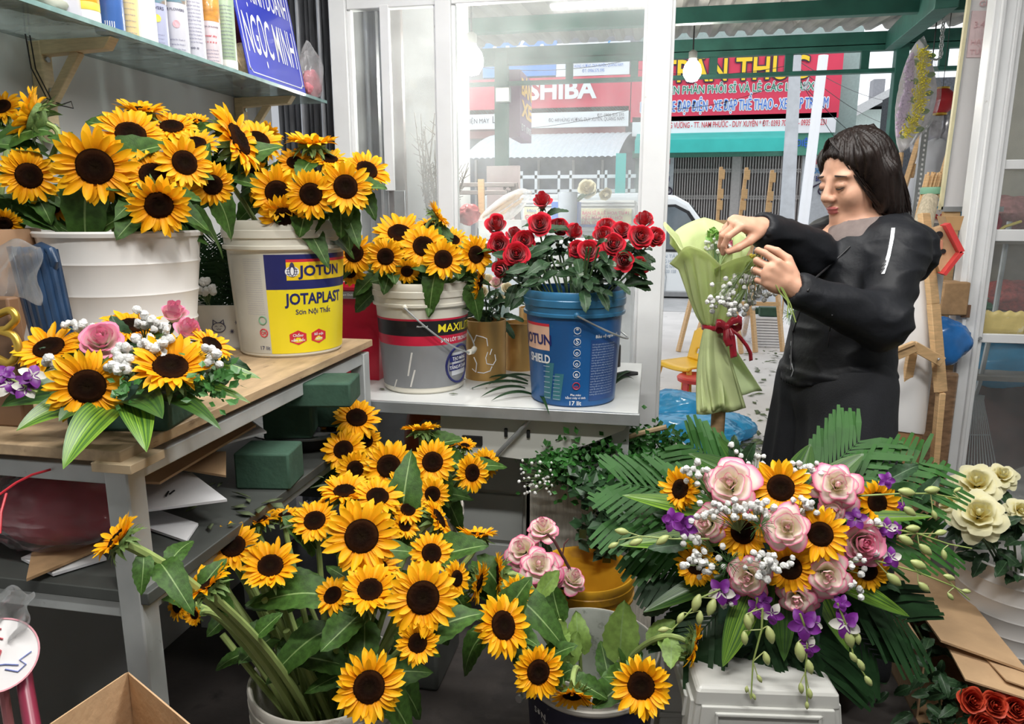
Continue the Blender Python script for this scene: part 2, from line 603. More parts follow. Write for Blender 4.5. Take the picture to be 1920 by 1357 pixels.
# ======== ACROSS THE STREET
YS=20.0
def ml(c,n,**k):return mat(n,c,**k)
RED=mat('sign_red',(0.72,0.035,0.09),0.45,0,0.05,2)
SWHITE=mat('sign_white',(0.86,0.87,0.89),0.45,0,0.03,2)
SBLUE=mat('sign_blue',(0.03,0.15,0.62),0.45,0,0.05)
SYEL=mat('sign_yellow',(0.95,0.62,0.02),0.45,0,0.05)
SGREEN=mat('sign_green',(0.01,0.22,0.11),0.45,0,0.05)
SREDL=mat('sign_letter_red',(0.65,0.03,0.05),0.45,0,0.05)
SDARK=mat('sign_dark',(0.05,0.03,0.06),0.5)
def wall_panel(name,x0,y0,x1,y1,Y,m,parent,th=0.15):
 """panel facing the street, from pixel corner to pixel corner at depth Y"""
 a,b=PY(x0,y0,Y),PY(x1,y1,Y)
 return MB().span((a.x,Y,b.z),(b.x,Y+th,a.z)).build(name,m,parent,smooth=False)
def sign_text(parent,s,x0,x1,yb,hpx,Y,m,outline=None,bold=0.0,th=0.02,name='lettering',ow=0.022):
 a,b=PY(x0,yb,Y),PY(x1,yb,Y)
 h=PY(x0,yb-hpx,Y).z-a.z
 if outline:
  g=MB()
  for k in range(8):
   e=h*ow*3
   flat_text(g,s,(a.x+e*cos(k*pi/4),Y-th+.002*k,a.z+e*sin(k*pi/4)),b.x-a.x,h,bold)
  g.build(name+'_outline',outline,parent,smooth=False)
 g=flat_text(MB(),s,(a.x,Y-th-0.012,a.z),b.x-a.x,h,bold)
 return g.build(name,m,parent,smooth=False)
 # --- red bicycle sign
t=thing('shop_sign','big red bicycle shop sign with yellow raised letters across the street','sign',PY(1380,250,YS))
wall_panel('board',1186,101,1572,220,YS,RED,t)
wall_panel('address_strip',1186,220,1566,248,YS,SWHITE,t)
sign_text(t,'TRÂN THỨC',1238,1514,155,42,YS,SYEL,SDARK,0.02,0.05,ow=0.02)
sign_text(t,'CHUYÊN PHÂN PHỐI SỈ VÀ LẺ CÁC LOẠI XE:',1212,1536,178,15,YS,SGREEN,SWHITE,0.004,ow=.03)
sign_text(t,'MÁY 50 - XE ĐẠP ĐIỆN - XE ĐẠP THỂ THAO - XE ĐẠP TRẺ EM',1201,1551,211,20,YS,SBLUE,SWHITE,0.0,ow=.03)
sign_text(t,'HÙNG VƯƠNG - TT. NAM PHƯỚC - DUY XUYÊN * ĐT: 0393 706 161 - 0935 231 231',1237,1548,241,11,YS,SREDL,None,0.01)
a=PY(1228,236,YS)
MB().lathe([(.001,0),(.1,0),(.1,.02),(.001,.02)],16,(a.x,YS-.03,a.z),q=M.Rotation(pi/2,3,'X')).build('map_pin',SREDL,t)
# --- bicycle shop front
t=thing('bicycle_shop','bicycle shop front with teal awning and closed concertina shutters','shop',PY(1380,440,YS+.4))
FAC=mat('shop_render',(0.35,0.45,0.42),0.8)
a,b=PY(1190,245,YS+.6),PY(1580,500,YS+.6)
MB().span((a.x,YS+.6,-.1),(b.x,YS+2.5,a.z+2.6)).build('wall',FAC,t,smooth=False)
SH=mat('shutter_steel',(0.31,0.28,0.27),0.5,0.3,0.12,3)
SHL=mat('shutter_bars',(0.42,0.39,0.37),0.5,0.3)
for x0,x1 in ((1258,1374),(1381,1508)):
 a,b=PY(x0,292,YS+.45),PY(x1,445,YS+.45)
 g=MB()
 n=26*2
 g.add([(a.x+(b.x-a.x)*i/n,YS+.45+(.05 if i%2 else 0),z) for z in (-.05,a.z) for i in range(n+1)],[(i,i+1,i+n+2,i+n+1) for i in range(n)])
 g.build('shutter',SH,t,smooth=False)
 g=MB()
 for i in range(0,n+1,2):
  x=a.x+(b.x-a.x)*i/n
  g.span((x-.014,YS+.40,-.05),(x+.014,YS+.43,a.z))
 for z in (a.z*.15,a.z*.38,a.z*.62,a.z*.86):
  for i in range(0,n,2):
   x=a.x+(b.x-a.x)*i/n
   w=(b.x-a.x)/n*2
   g.bar((x,YS+.39,z-.09),(x+w,YS+.39,z+.09),.014)
   g.bar((x,YS+.39,z+.09),(x+w,YS+.39,z-.09),.014)
 g.build('shutter_lattice',SHL,t,smooth=False)
a,b=PY(1374,290,YS+.35),PY(1381,445,YS+.35)
MB().span((a.x,YS+.35,-.05),(b.x,YS+.5,a.z)).build('shutter_post',SHL,t,smooth=False)
TEAL=mat('teal_awning',(0.06,0.62,0.56),0.6,0,0.08,2,trans=.25)
a,b=PY(1195,250,YS+.2),PY(1476,283,YS-1.2)
g=MB().add([(a.x,YS+.2,a.z),(PY(1472,250,YS+.2).x,YS+.2,a.z),(b.x,YS-1.2,b.z+.3),(PY(1190,280,YS-1.2).x,YS-1.2,b.z+.3),(b.x,YS-1.2,b.z),(PY(1190,280,YS-1.2).x,YS-1.2,b.z)],[(0,1,2,3),(3,2,4,5)])
o=g.build('awning_cloth',TEAL,t,smooth=False)
o.modifiers.new('thick','SOLIDIFY').thickness=.01
wall_panel('fascia',1186,283,1476,292,YS+.3,mat('dull_green',(.12,.32,.24),.6),t)
wall_panel('green_fascia',1474,248,1560,290,YS+.1,mat('green_fascia',(.10,.34,.24),.6),t)
sign_text(t,'ĐIỆN',1491,1525,274,12,YS+.1,SBLUE,None,.03)
PANEL=mat('grey_banner',(.55,.56,.58),.6)
for x0,x1 in ((1219,1258),(1506,1560)):
 wall_panel('banner',x0,292,x1,440,YS+.35,PANEL,t,.05)
 sign_text(t,'BẢO HÀNH',x0+6,x0+37,308,10,YS+.35,SREDL,None,.02)
 sign_text(t,'SỬA CHỮA',x0+6,x0+36,325,10,YS+.35,mat('banner_blue',(.03,.25,.55),.5),None,.03)
 sign_text(t,'THAY BÌNH',x0+5,x0+36,340,10,YS+.35,mat('banner_navy',(.01,.02,.16),.5),None,.03)
 q=PY(x0+20,358,YS+.3)
 g=MB()
 for dx in (-.2,.2):
  g.tube([(q.x+dx+.09*cos(k),YS+.3,q.z+.09*sin(k)) for k in [i*pi/6 for i in range(12)]],.02,6,closed=True)
 g.tube([(q.x-.2,YS+.3,q.z),(q.x,YS+.3,q.z+.12),(q.x+.15,YS+.3,q.z+.2),(q.x+.2,YS+.3,q.z)],.025,6)
 g.build('bicycle_print',SDARK,t)
 # --- appliance shop
t=thing('shop_sign','faded red appliance shop sign with white letters seen through the window','sign',PY(1020,235,YS))
wall_panel('board',868,151,1181,207,YS,RED,t)
wall_panel('address_strip',868,207,1178,236,YS,SWHITE,t)
sign_text(t,'TOSHIBA',924,1119,189,34,YS,SWHITE,None,.035,.06)
sign_text(t,'ĐIỆN MÁY',874,918,232,9,YS,SDARK,None,0)
sign_text(t,'LINH',924,958,231,14,YS,SDARK,None,0)
sign_text(t,'ĐT: 0906 575 595',1120,1170,219,6,YS,SDARK,None,0)
sign_text(t,'ĐC: 449 HÙNG VƯƠNG, DUY XUYÊN, QUẢNG NAM',1029,1170,229,7,YS,SDARK,None,0)
t=thing('shop_sign','blue and white shop sign above the red appliance sign','sign',PY(1020,145,YS))
wall_panel('blue_board',905,82,1043,141,YS,mat('azure_board',(.05,.25,.72),.5),t)
wall_panel('white_board',1043,82,1180,139,YS,SWHITE,t)
sign_text(t,'HÓA',925,1035,124,38,YS,SWHITE,None,.02)
sign_text(t,'XE MUỐT',1064,1160,114,22,YS,mat('letter_azure',(.06,.36,.75),.5),None,.03)
sign_text(t,'ĐC: 449 HÙNG VƯƠNG, DUY XUYÊN, QUẢNG NAM',1060,1168,128,6,YS,SBLUE,None,0)
sign_text(t,'ĐT: 0906.575.595',1092,1133,136,6,YS,SBLUE,None,0)
t=thing('appliance_shop','dark appliance shop front under a curved pale corrugated canopy','shop',PY(1020,440,YS+.4))
a,b=PY(850,60,YS+.5),PY(1186,440,YS+.5)
MB().span((a.x-9,YS+.5,-.1),(b.x,YS+2.5,a.z)).build('wall',mat('dark_shopfront',(.19,.19,.22),.6,0,.3,3),t,smooth=False)
wall_panel('red_beam',880,238,1172,254,YS+.1,mat('maroon_beam',(.30,.12,.12),.6),t)
c0,c1=PY(885,256,YS+.2),PY(1158,294,YS-1.6)
x0,x1=PY(866,290,YS-1.6).x,c1.x
def canopy(u,v):
 x=x0+.5*(1-u)+(x1-x0-.2*(1-u))*v
 return (x,YS+.2-1.8*u,c0.z+(c1.z-c0.z)*(u**1.7)+.03*abs(sin(v*pi*26)))
MB().grid(canopy,8,208).build('canopy',mat('pale_sheet_metal',(.72,.78,.82),.4,.1),t,smooth=False)
g=MB()
for px in (892,950,1010,1075,1130):
 q=PY(px,300,YS+.4)
 g.span((q.x-.03,YS+.38,0),(q.x+.03,YS+.48,q.z))
g.build('mullions',SHL,t,smooth=False)
# --- white fence along the far pavement
t=thing('railing','low white metal railing in front of the appliance shop','fence',PY(1080,400,15.5))
Yf=15.5
z0=-.15
zt,zm=PY(1080,331,Yf).z,PY(1080,358,Yf).z
xa,xb=PY(965,340,Yf).x,PY(1192,340,Yf).x
for z in (zt,zm):
 MB().span((xa,Yf-.03,z-.035),(xb,Yf+.03,z+.035)).build('rail',SWHITE,t,smooth=False)
for i,px in enumerate((978,1005,1048,1070,1122,1136,1180)):
 x=PY(px,340,Yf).x
 MB().span((x-.025,Yf-.03,z0),(x+.025,Yf+.03,zt+.12)).build('upright',SWHITE,t,smooth=False)
MB().span((xa,Yf-.04,z0),(xb,Yf+.04,zm-.25)).build('low_panel',SWHITE,t,smooth=False)
a=PY(1163,350,Yf-.2)
MB().span((a.x-.1,Yf-.3,-.15),(a.x+.1,Yf-.15,PY(1163,288,Yf-.2).z)).build('gate_post',TEAL,t,smooth=False)
# --- projecting street sign on the green post
t=thing('projecting_sign','narrow purple projecting sign with orange letters on green post','sign',PY(975,260,6.9))
Y0,Y1=6.35,7.2
a=PY(958,115,Y0)
xs=PY(974,200,6.6).x
zt_,zb_=PY(975,140,6.6).z,PY(975,262,6.6).z
MB().span((xs-.05,6.36,zb_),(xs+.05,6.95,zt_)).build('board',mat('purple_board',(.23,.09,.20),.5),t,smooth=False)
for k,(s,f0,f1) in enumerate((('BÁN',.66,.92),('XE',.34,.6))):
 zz=zb_+(zt_-zb_)*f0
 g=text_to(MB(),s,lambda x,y:V((xs-.056,6.92-x,zz+y)),.52,(zt_-zb_)*.24,.04)
 g.build('lettering',mat('orange_letters',(.95,.50,.03),.5),t,smooth=False)
 g=text_to(MB(),s,lambda x,y:V((xs+.056,6.40+x,zz+y)),.52,(zt_-zb_)*.24,.04)
 g.build('lettering',MATS['orange_letters'],t,smooth=False)
g=text_to(MB(),'ĐT: 0905',lambda x,y:V((xs+.056,6.40+x,zb_+.06+y)),.5,.06,0)
g.build('lettering',SWHITE,t,smooth=False)
t=thing('flood_lamp','small square flood lamp glowing cream on the green post','lamp',PY(943,192,6.2))
a=PY(943,178,6.2)
MB().box((a.x,a.y+.01,a.z),(.125,.06,.12)).build('housing',STEEL,t,bev=.006)
MB().box((a.x,a.y-.025,a.z),(.105,.012,.10)).build('lit_face',mat('cream_glow',(1,.95,.8),.5,emit=((1,.94,.75),1.3)),t)
# --- utility poles, wires, house
CONC=mat('pole_grey',(.50,.52,.54),.6,0,.12,6)
t=thing('utility_pole','grey lamp post standing in front of the red bicycle sign','pole',PY(1474,430,12.6))
a,b=PY(1474,430,12.6),PY(1492,105,12.6)
MB().tube([(a.x,a.y,-.15),a,b],[.13,.12,.085],12).build('shaft',CONC,t)
MB().lathe([(.2,0),(.2,.35),(.15,.5),(.13,.8)],14,(a.x,a.y,-.15)).build('base_collar',CONC,t)
g=MB()
g.tube([P(1510,160,12.6),P(1516,148,12.6),P(1513,160,12.6),P(1508,168,12.6)],.03,6)
g.build('cable_clamp',STEEL,t)
t=thing('utility_pole','thin white leaning pole standing right of the grey lamp post','pole',PY(1505,420,11.5))
a,b=PY(1504,430,11.5),PY(1544,104,11.5)
MB().tube([a+(b-a)*((-.15-a.z)/(b.z-a.z)),a,b],[.085,.08,.07],10).build('shaft',SWHITE,t)
g=MB()
for (p,q,sag) in (((1180,128,13),(1500,118,12.6),.3),((1490,120,12.6),(1700,240,24),.5),((1490,140,12.6),(1690,290,24),.7),((1240,205,13),(1500,140,12.6),.3),((860,120,12.6),(1190,110,13),.3),((880,245,14),(1180,206,13),.2),((1490,110,12.6),(1690,190,24),.4),((1490,128,12.6),(1660,330,24),1.0)):
 a,b=P(*p),P(*q)
 g.tube([a.lerp(b,k/12)-V((0,0,sag*2*(k/12)*(1-k/12))) for k in range(13)],.006,4)
o=g.build('overhead_wires',BLACK)
tag(o,'thin black overhead wires strung between the poles','wires')
t=thing('house','pale green gabled house far behind the woman','house',PY(1640,300,30))
a,b=PY(1600,210,30),PY(1720,330,30)
HW=mat('pale_green_render',(.66,.76,.72),.8)
MB().span((a.x,30,-.1),(b.x+4,36,PY(1640,205,30).z)).build('wall',HW,t,smooth=False)
pk,e0=PY(1668,166,29.5),PY(1578,214,29.5)
MB().prism([(e0.x,29.3,e0.z),(pk.x,29.3,pk.z),(pk.x+5,29.3,pk.z-2),(pk.x+5,29.3,pk.z-2.3),(pk.x,29.3,pk.z-.35),(e0.x,29.3,e0.z-.35)],(0,7,0)).build('roof',mat('roof_pale',(.6,.6,.6),.8),t,smooth=False)
q=PY(1651,165,30)
MB().span((q.x-.2,30.2,q.z-.6),(q.x+.2,30.7,q.z+.35)).build('chimney',mat('chimney',(.3,.3,.32),.8),t,smooth=False)
MB().span((PY(1690,260,29.9).x,29.9,2),(PY(1705,260,29.9).x,30,4.5)).build('window',mat('window_dark',(.05,.1,.1),.3),t,smooth=False)
t=thing('house','dark shop house behind the red lantern','house',PY(1780,300,17))
a=PY(1738,146,17)
MB().span((a.x,17,0),(a.x+9,20,a.z)).build('wall',mat('dark_wall',(.06,.065,.075),.7,0,.5,20),t,smooth=False)
# --- white van (side on, nose to the right)
t=thing('van','white van parked side on at the kerb beyond the roses','van',PY(1200,555,13.2))
VM=mat('van_white',(.80,.82,.82),.25,0,.02,1,coat=.4)
Yv=13.2
zg=-.15
def vx(px,py=450):return PY(px,py,Yv).x
def vz(py,px=1260):return PY(px,py,Yv).z
# outline of the side in (x, z), from the rear to the nose, over the windscreen
out=[(vx(900),vz(552)),(vx(900),vz(372)),(vx(905),vz(364)),(vx(1200),vz(361)),(vx(1262),vz(366)),(vx(1288),vz(380)),(vx(1340),vz(445)),(vx(1362),vz(470)),(vx(1420),vz(488)),(vx(1432),vz(505)),(vx(1436),vz(552))]
VB=MB().prism([(x,Yv,z) for x,z in out],(0,1.55,0))
VB.build('body',VM,t,smooth=False,bev=.07)
gl=[(vx(1180),vz(466)),(vx(1180),vz(390)),(vx(1262),vz(388)),(vx(1285),vz(400)),(vx(1312),vz(438)),(vx(1318),vz(462)),(vx(1290),vz(468))]
fr=MB().prism([(x,Yv-.012,z) for x,z in [(vx(1176),vz(470)),(vx(1176),vz(386)),(vx(1264),vz(383)),(vx(1290),vz(396)),(vx(1320),vz(437)),(vx(1324),vz(466)),(vx(1292),vz(473))]],(0,.015,0))
fr.build('window_seal',BLACK,t,smooth=False)
MB().prism([(x,Yv-.022,z) for x,z in gl],(0,.01,0)).build('side_window',mat('van_glass',(.16,.19,.21),.08,0,.3,2,coat=.5),t,smooth=False)
for s,py,w in (('BÁN',398,34),('XE',416,22),('TRẢ',432,30)):
 a=PY(1218,py,Yv-.03)
 g=flat_text(MB(),s,(a.x,Yv-.025,a.z),None,.11,.01)
 g.build('window_lettering',mat('window_letter_grey',(.25,.32,.33),.5),t,smooth=False)
wsx=[(vx(1295),vz(384)),(vx(1346),vz(448))]
MB().add([(wsx[0][0],Yv+.12,wsx[0][1]),(wsx[1][0],Yv+.12,wsx[1][1]),(wsx[1][0],Yv+1.43,wsx[1][1]),(wsx[0][0],Yv+1.43,wsx[0][1])],[(0,1,2,3)]).build('windscreen',MATS['van_glass'],t,smooth=False)
MB().box((vx(1224),Yv-.03,vz(467)),(.16,.03,.035)).build('door_handle',BLACK,t,bev=.008)
MB().tube([(vx(1232),Yv-.012,vz(470)),(vx(1246),Yv-.012,vz(482)),(vx(1252),Yv-.012,vz(520)),(vx(1250),Yv-.012,vz(552))],.008,6).build('door_seam',STEEL,t)
MB().span((vx(900),Yv-.02,vz(556)),(vx(1436),Yv+.03,vz(547))).build('sill',mat('grey_plastic',(.25,.25,.25),.6),t,bev=.01)
a=PY(1246,500,Yv)
g=MB()
for k,s in enumerate(('VẬN TẢI','HÀNG HÓA','QUẢNG NAM','0905 333 158')):
 flat_text(g,s,(a.x-.14,Yv-.012,a.z+.16-k*.09),.34,.06)
g.build('door_lettering',mat('letter_grey_blue',(.3,.36,.42),.5),t,smooth=False)
for px in (960,1385):
 x=vx(px,540)
 MB().lathe([(.001,-.09),(.16,-.09),(.18,-.1),(.29,-.1),(.3,-.08),(.3,.08),(.001,.08)],28,(x,Yv+.1,zg+.3),q=M.Rotation(pi/2,3,'X')).build('wheel',mat('tyre',(.03,.03,.03),.8),t)
MB().span((vx(1210),Yv+.1,zg+.12),(vx(1300),Yv+1.2,vz(550))).build('underbody',BLACK,t,smooth=False)
# ======== ON THE PAVEMENT
def easel(px_top,py_top,y,lean,label):
 top=PY(px_top,py_top,y)
 H_=top.z
 t=thing('easel',label,'easel',(top.x,y,0),'pale wooden easels on the pavement')
 base=V((top.x-lean*1.0,y,0))
 spl=H_*.70
 ax=V((lean,0,H_))
 dirn=ax.normalized()
 def at(z):return base+ax*(z/H_)
 MB().bar(at(spl-.05),top,.055,.03).build('mast',WOOD,t,bev=.003)
 for z in (H_-.07,H_*.86,H_*.80):
  p=at(z)
  MB().box((p.x+.008,y-.03,p.z),(.055,.03,.09)).build('peg',WOOD,t,bev=.003)
 p=at(spl)
 MB().box((p.x,y-.02,p.z),(.22,.04,.075)).build('head_block',WOOD,t,bev=.003)
 MB().box((p.x,y-.022,p.z-.06),(.235,.05,.03)).build('green_tape',mat('green_tape',(.2,.42,.28),.5),t)
 MB().box((p.x,y-.02,p.z-.13),(.21,.04,.055)).build('lower_block',WOOD,t,bev=.003)
 for s in (-1,1):
  MB().bar((p.x+s*.06,y,p.z+.02),(base.x+s*.30,y-.12,0.0),.055,.03).build('leg',WOOD,t,bev=.003)
 MB().bar((p.x,y+.02,p.z-.05),(base.x,y+.55,0.0),.045,.03).build('leg',WOOD,t,bev=.003)
 MB().box((base.x+(p.x-base.x)*.5,y-.09,p.z*.38),(.42,.03,.04)).build('shelf_bar',WOOD,t,bev=.003)
easel(1352,313,7.3,.02,'leftmost pale wooden easel, in front of the shutters')
easel(1400,314,7.4,.12,'middle pale wooden easel, partly behind her raised hand')
easel(1448,319,7.5,.10,'right pale wooden easel beside the grey lamp post')
# --- yellow child's chair
t=thing('plastic_chair',"small yellow plastic child's chair on the pavement",'chair',Pz(1270,752,0))
YP=mat('yellow_plastic',(.85,.50,.015),.35,0,.06,5,spec=.5)
YP2=mat('yellow_plastic_legs',(.68,.36,.02),.4,0,.1,5)
c=Pz(1252,742,0)
sz=.25
MB().grid(lambda u,v:(c.x-.16+.32*v,c.y-.15+.30*u,sz+.012*(2*v-1)**2-(.02 if u<.06 else 0)),10,10).build('seat',YP,t)
bb=MB()
def bk(u,v):
 s=2*v-1
 w=.15*(1-.12*u)
 z=sz+.0+.25*u-(.035*max(0,abs(s)-.6)/.4 if u>.9 else 0)
 return (c.x+w*s,c.y+.14+.06*u-.035*s*s*0+.0,z)
g=MB().grid(bk,14,16)
# hand slot
keep=[]
for f in g.f:
 cx=sum(g.v[i][0] for i in f)/len(f)-c.x
 cz=sum(g.v[i][2] for i in f)/len(f)-sz
 if not (abs(cx)<.075 and .045<cz<.085):keep.append(f)
g.f=keep
g.m=[0]*len(keep)
g.build('backrest',YP,t)
for o in t.children[:2]:
 so=o.modifiers.new('thick','SOLIDIFY')
 so.thickness=.014
for sx in (-1,1):
 for sy in (-1,1):
  MB().bar((c.x+sx*.14,c.y+sy*.12,sz),(c.x+sx*.19,c.y+sy*.16,0),.036,.03).build('leg',YP2,t,bev=.005)
t.rotation_euler=(0,0,-R(48))
t=thing('plastic_stool','red plastic stool top behind the blue bags','stool',Pz(1300,757,0))
c2=Pz(1304,752,0)+V((0,-.12,0))
MB().lathe([(.001,.21),(.09,.21),(.135,.215),(.145,.205),(.14,.18),(.13,.18)],28,c2).build('seat',mat('red_plastic',(.62,.05,.04),.35),t)
for k in range(4):
 a=pi/4+k*pi/2
 MB().bar(c2+V((.11*cos(a),.11*sin(a),.19)),c2+V((.13*cos(a),.13*sin(a),0)),.035,.02).build('leg',MATS['red_plastic'],t)
 # --- crumpled plastic bags
def crumple(c,r,seed,n=36,amp=.16,fine=.06,flat=0.0,zmin=0.0,top=None):
 g=MB()
 k=n//2
 vs,fs=[],[]
 sv=V((seed*3.1,seed*1.7,seed))
 for i in range(k+1):
  th=pi*i/k
  for j in range(n):
   a=2*pi*j/n
   d=V((sin(th)*cos(a),sin(th)*sin(a),cos(th)))
   w=1+amp*noise.noise(d*1.6+sv)+fine*(1-2*abs(noise.noise(d*4.5+sv)))+fine*.6*(1-2*abs(noise.noise(d*9+sv)))
   p=V((d.x*r[0],d.y*r[1],d.z*r[2]))*w+V(c)
   p.z=max(p.z,zmin+.002)
   vs.append(p)
 for i in range(k):
  for j in range(n):
   fs.append((i*n+j,(i+1)*n+j,(i+1)*n+(j+1)%n,i*n+(j+1)%n))
 return g.add(vs,fs)
BLUEB=mat('blue_plastic_bag',(.05,.40,.72),.18,0,.25,5,trans=.35,spec=.7)
c=Pz(1280,845,0)
o=crumple((c.x+.02,c.y+.08,.09),(.30,.22,.10),3,72).build('plastic_bag',BLUEB)
tag(o,'lower crumpled pale blue plastic bag on the pavement','bag','blue plastic bags on the pavement')
o=crumple((c.x+.0,c.y+.46,.11),(.27,.20,.12),5,72,zmin=0.0).build('plastic_bag',BLUEB)
tag(o,'upper crumpled blue plastic bag in front of the yellow chair','bag','blue plastic bags on the pavement')
o=crumple((c.x+.28,c.y+.30,.07),(.14,.14,.085),8,48).build('plastic_bag',BLUEB)
tag(o,'small blue plastic bag right of the bamboo post','bag','blue plastic bags on the pavement')
FO=mat('white_foam',(.75,.73,.68),.8,0,.06,20,bump=.1)
a=Pz(1262,828,0)
o=MB().box((a.x-.02,a.y-.62,.09),(.14,.10,.18),.3).build('foam_block',FO,bev=.012)
tag(o,'rough white foam block below the blue bags','block')
# --- craft stuff by her skirt: slatted white box with foam brick, crate, litter
FOAM=mat('wet_green_foam',(.035,.085,.055),.85,0,.18,25,bump=.12,bscale=90)
c=Pz(1440,652,0)
t=thing('slatted_box','white stack of slatted panels on the pavement left of her jacket','box',c)
for k in range(11):
 MB().box((c.x,c.y+.15,.014+k*.028),(.27,.24,.021)).build('panel',PAPERW,t,bev=.002)
o=MB().box((c.x+.01,c.y+.14,.308+.045),(.20,.12,.09)).build('foam_brick',FOAM,bev=.006)
tag(o,'green foam brick on the white slatted stack outside','foam brick')
t=thing('bamboo_frame','little bamboo stick frame standing around the outside foam brick','frame',c)
for dx in (-.125,.16):
 MB().bar((c.x+dx,c.y+.28,0),(c.x+dx,c.y+.28,.62),.014).build('post',WOOD,t)
MB().bar((c.x-.13,c.y+.28,.60),(c.x+.165,c.y+.28,.60),.014).build('crossbar',WOOD,t)
a=Pz(1412,640,0)
o=crumple((a.x,a.y,.14),(.13,.13,.15),11,40).build('plastic_bag',film('clear_plastic',(.97,.95,.96),.3,.15,12,gloss=.5))
tag(o,'clear plastic bag beside the white slatted stack','bag')
o=MB().box((a.x+.05,a.y-.02,.33),(.16,.1,.07)).build('foam_brick',FOAM,bev=.005)
tag(o,'small dark green foam brick on the clear plastic bag outside','foam brick')
# leaf litter on the pavement and on the shop floor
LITM=mat('dry_litter_green',(.10,.13,.06),.8,0,.4,30)
rl=random.Random(4)
def litter(n,fn,s0,s1,label,name='leaf_litter'):
 g=MB()
 for k in range(n):
  p=fn(k)
  a=rl.uniform(0,6.28)
  s=rl.uniform(s0,s1)
  d=V((cos(a),sin(a),0))
  e=V((-sin(a),cos(a),0))*rl.uniform(.25,.5)
  h=V((0,0,rl.uniform(.002,s*.4)))
  g.add([p-d*s,p+e*s+h,p+d*s+h*.5,p-e*s+V((0,0,.002))],[(0,1,2,3)])
 o=g.build(name,LITM)
 o.modifiers.new('thick','SOLIDIFY').thickness=.001
 return tag(o,label,'litter',None,'stuff')
litter(160,lambda k:Pz(rl.gauss(1400,90),min(860,max(590,rl.gauss(740,80))),.003),.01,.05,'scattered dry leaves and cuttings on the pale pavement')
litter(90,lambda k:Pz(rl.gauss(1380,45),rl.gauss(838,12),.003+abs(rl.gauss(0,.02))),.02,.05,'pile of leaf cuttings on the pavement behind the large arrangement','cuttings')
litter(60,lambda k:Pz(rl.gauss(1485,35),rl.gauss(665,8),.003+abs(rl.gauss(0,.03))),.01,.05,'fern cuttings lying in front of the white slatted stack','cuttings')
# --- things seen through the window glass
t=thing('display_case','white display case with pale paper notice behind the window glass','cabinet',PY(1130,480,4.3))
Yc=4.3
CW=mat('case_white',(.80,.80,.82),.4)
def case(name,x0,y0,x1,y1,Y,d,m,parent=t,bev=.003):
 a,b=PY(x0,y0,Y),PY(x1,y1,Y)
 return MB().span((a.x,Y,b.z),(b.x,Y+d,a.z)).build(name,m,parent,bev=bev)
a,b=PY(980,362,Yc),PY(1188,480,Yc)
MB().span((a.x,Yc,0),(b.x,Yc+.5,PY(1080,376,Yc).z)).build('body',CW,t,bev=.004)
for y0,y1 in ((376,380),(384,386),(430,434),(438,441)):
 case('moulding',978,y0,1190,y1,Yc-.02,.03,SWHITE)
case('notice',1080,391,1184,420,Yc-.016,.012,mat('cream_notice',(.86,.82,.55),.7))
for s,yb,x1 in (('- BÁN SỈ & LẺ HOA TƯƠI',402,1179),('- KẾT MÂM CƯỚI HỎI',411,1167),('- LIỄN, VÒNG HOA',420,1150)):
 sign_text(t,s,1087,x1,yb,6,Yc-.02,mat('notice_pink',(.75,.10,.22),.6),None,.02,.001,'notice_lettering')
case('blue_strip',1082,421,1150,426,Yc-.015,.01,SBLUE)
case('small_notice',983,388,1010,416,Yc-.016,.012,MATS['cream_notice'])
sign_text(t,'Hoa',989,1006,397,6,Yc-.02,SBLUE,None,0,.001,'notice_lettering')
sign_text(t,'QUÀ',985,1008,411,9,Yc-.02,MATS['notice_pink'],None,.03,.001,'notice_lettering')
o=case('storage_box',1034,378,1084,425,4.0,.15,mat('blue_box',(.08,.20,.62),.5),None)
tag(o,'blue box standing behind the red roses outside the glass','box')
a=PY(1064,402,3.9)
t=thing('vase','grey vase holding two cream roses behind the window glass','vase',PY(1064,425,3.9))
MB().lathe([(.001,0),(.05,0),(.052,.18),(.047,.18),(.045,.02),(.001,.02)],20,(a.x,3.9,PY(1064,425,3.9).z)).build('body',mat('grey_glass',(.35,.38,.45),.2),t)
o=case('panel_board',912,311,974,420,5.2,.03,mat('pale_pink_board',(.78,.62,.62),.7),None)
tag(o,'pale pink panel standing behind the window below the green post','board')
t=thing('picture_frame','dark ornate empty frame leaning behind the window glass','frame',PY(915,420,3.5))
DK=mat('dark_wood_frame',(.14,.12,.12),.5,0,.2,10)
for (x0,y0,x1,y1) in ((848,343,966,350),(848,358,952,364)):
 a,b=PY(x0,(y0+y1)/2,3.5),PY(x1,(y0+y1)/2,3.5)
 MB().bar(a,b,.03,.02).build('rail',DK,t,bev=.002)
MB().bar(PY(965,343,3.5),PY(972,420,3.5),.03,.02,V((0,1,0))).build('stile',DK,t,bev=.002)
MB().bar(PY(951,360,3.5),PY(956,420,3.5),.02,.02,V((0,1,0))).build('stile',DK,t,bev=.002)
g=MB()
for k in range(14):
 q=PY(946+rl.uniform(0,18),348+rl.uniform(0,18),3.5)
 g.ball(q,.008,8)
g.build('carved_corner',DK,t)
o=MB().bar(PY(902,336,3.4),PY(904,420,3.4),.028,.02,V((0,1,0))).build('wooden_stake',WOOD)
tag(o,'upright wooden stake in front of the dark ornate frame','stake')
t=thing('skewer_pack','slanting pack of wooden skewers in clear plastic behind the glass','pack',PY(940,420,3.2))
for k in range(22):
 off=V((rl.uniform(-.03,.03),rl.uniform(-.02,.02),rl.uniform(-.03,.03)))
 if k%2==0:
  MB().tube([PY(915,412,3.2)+off,PY(972,373,3.2)+off],.004,5).build('skewer',WOOD,t)
o=crumple(PY(945,393,3.2),(.14,.045,.05),15,30,.1,.03)
ctr=PY(945,393,3.2)
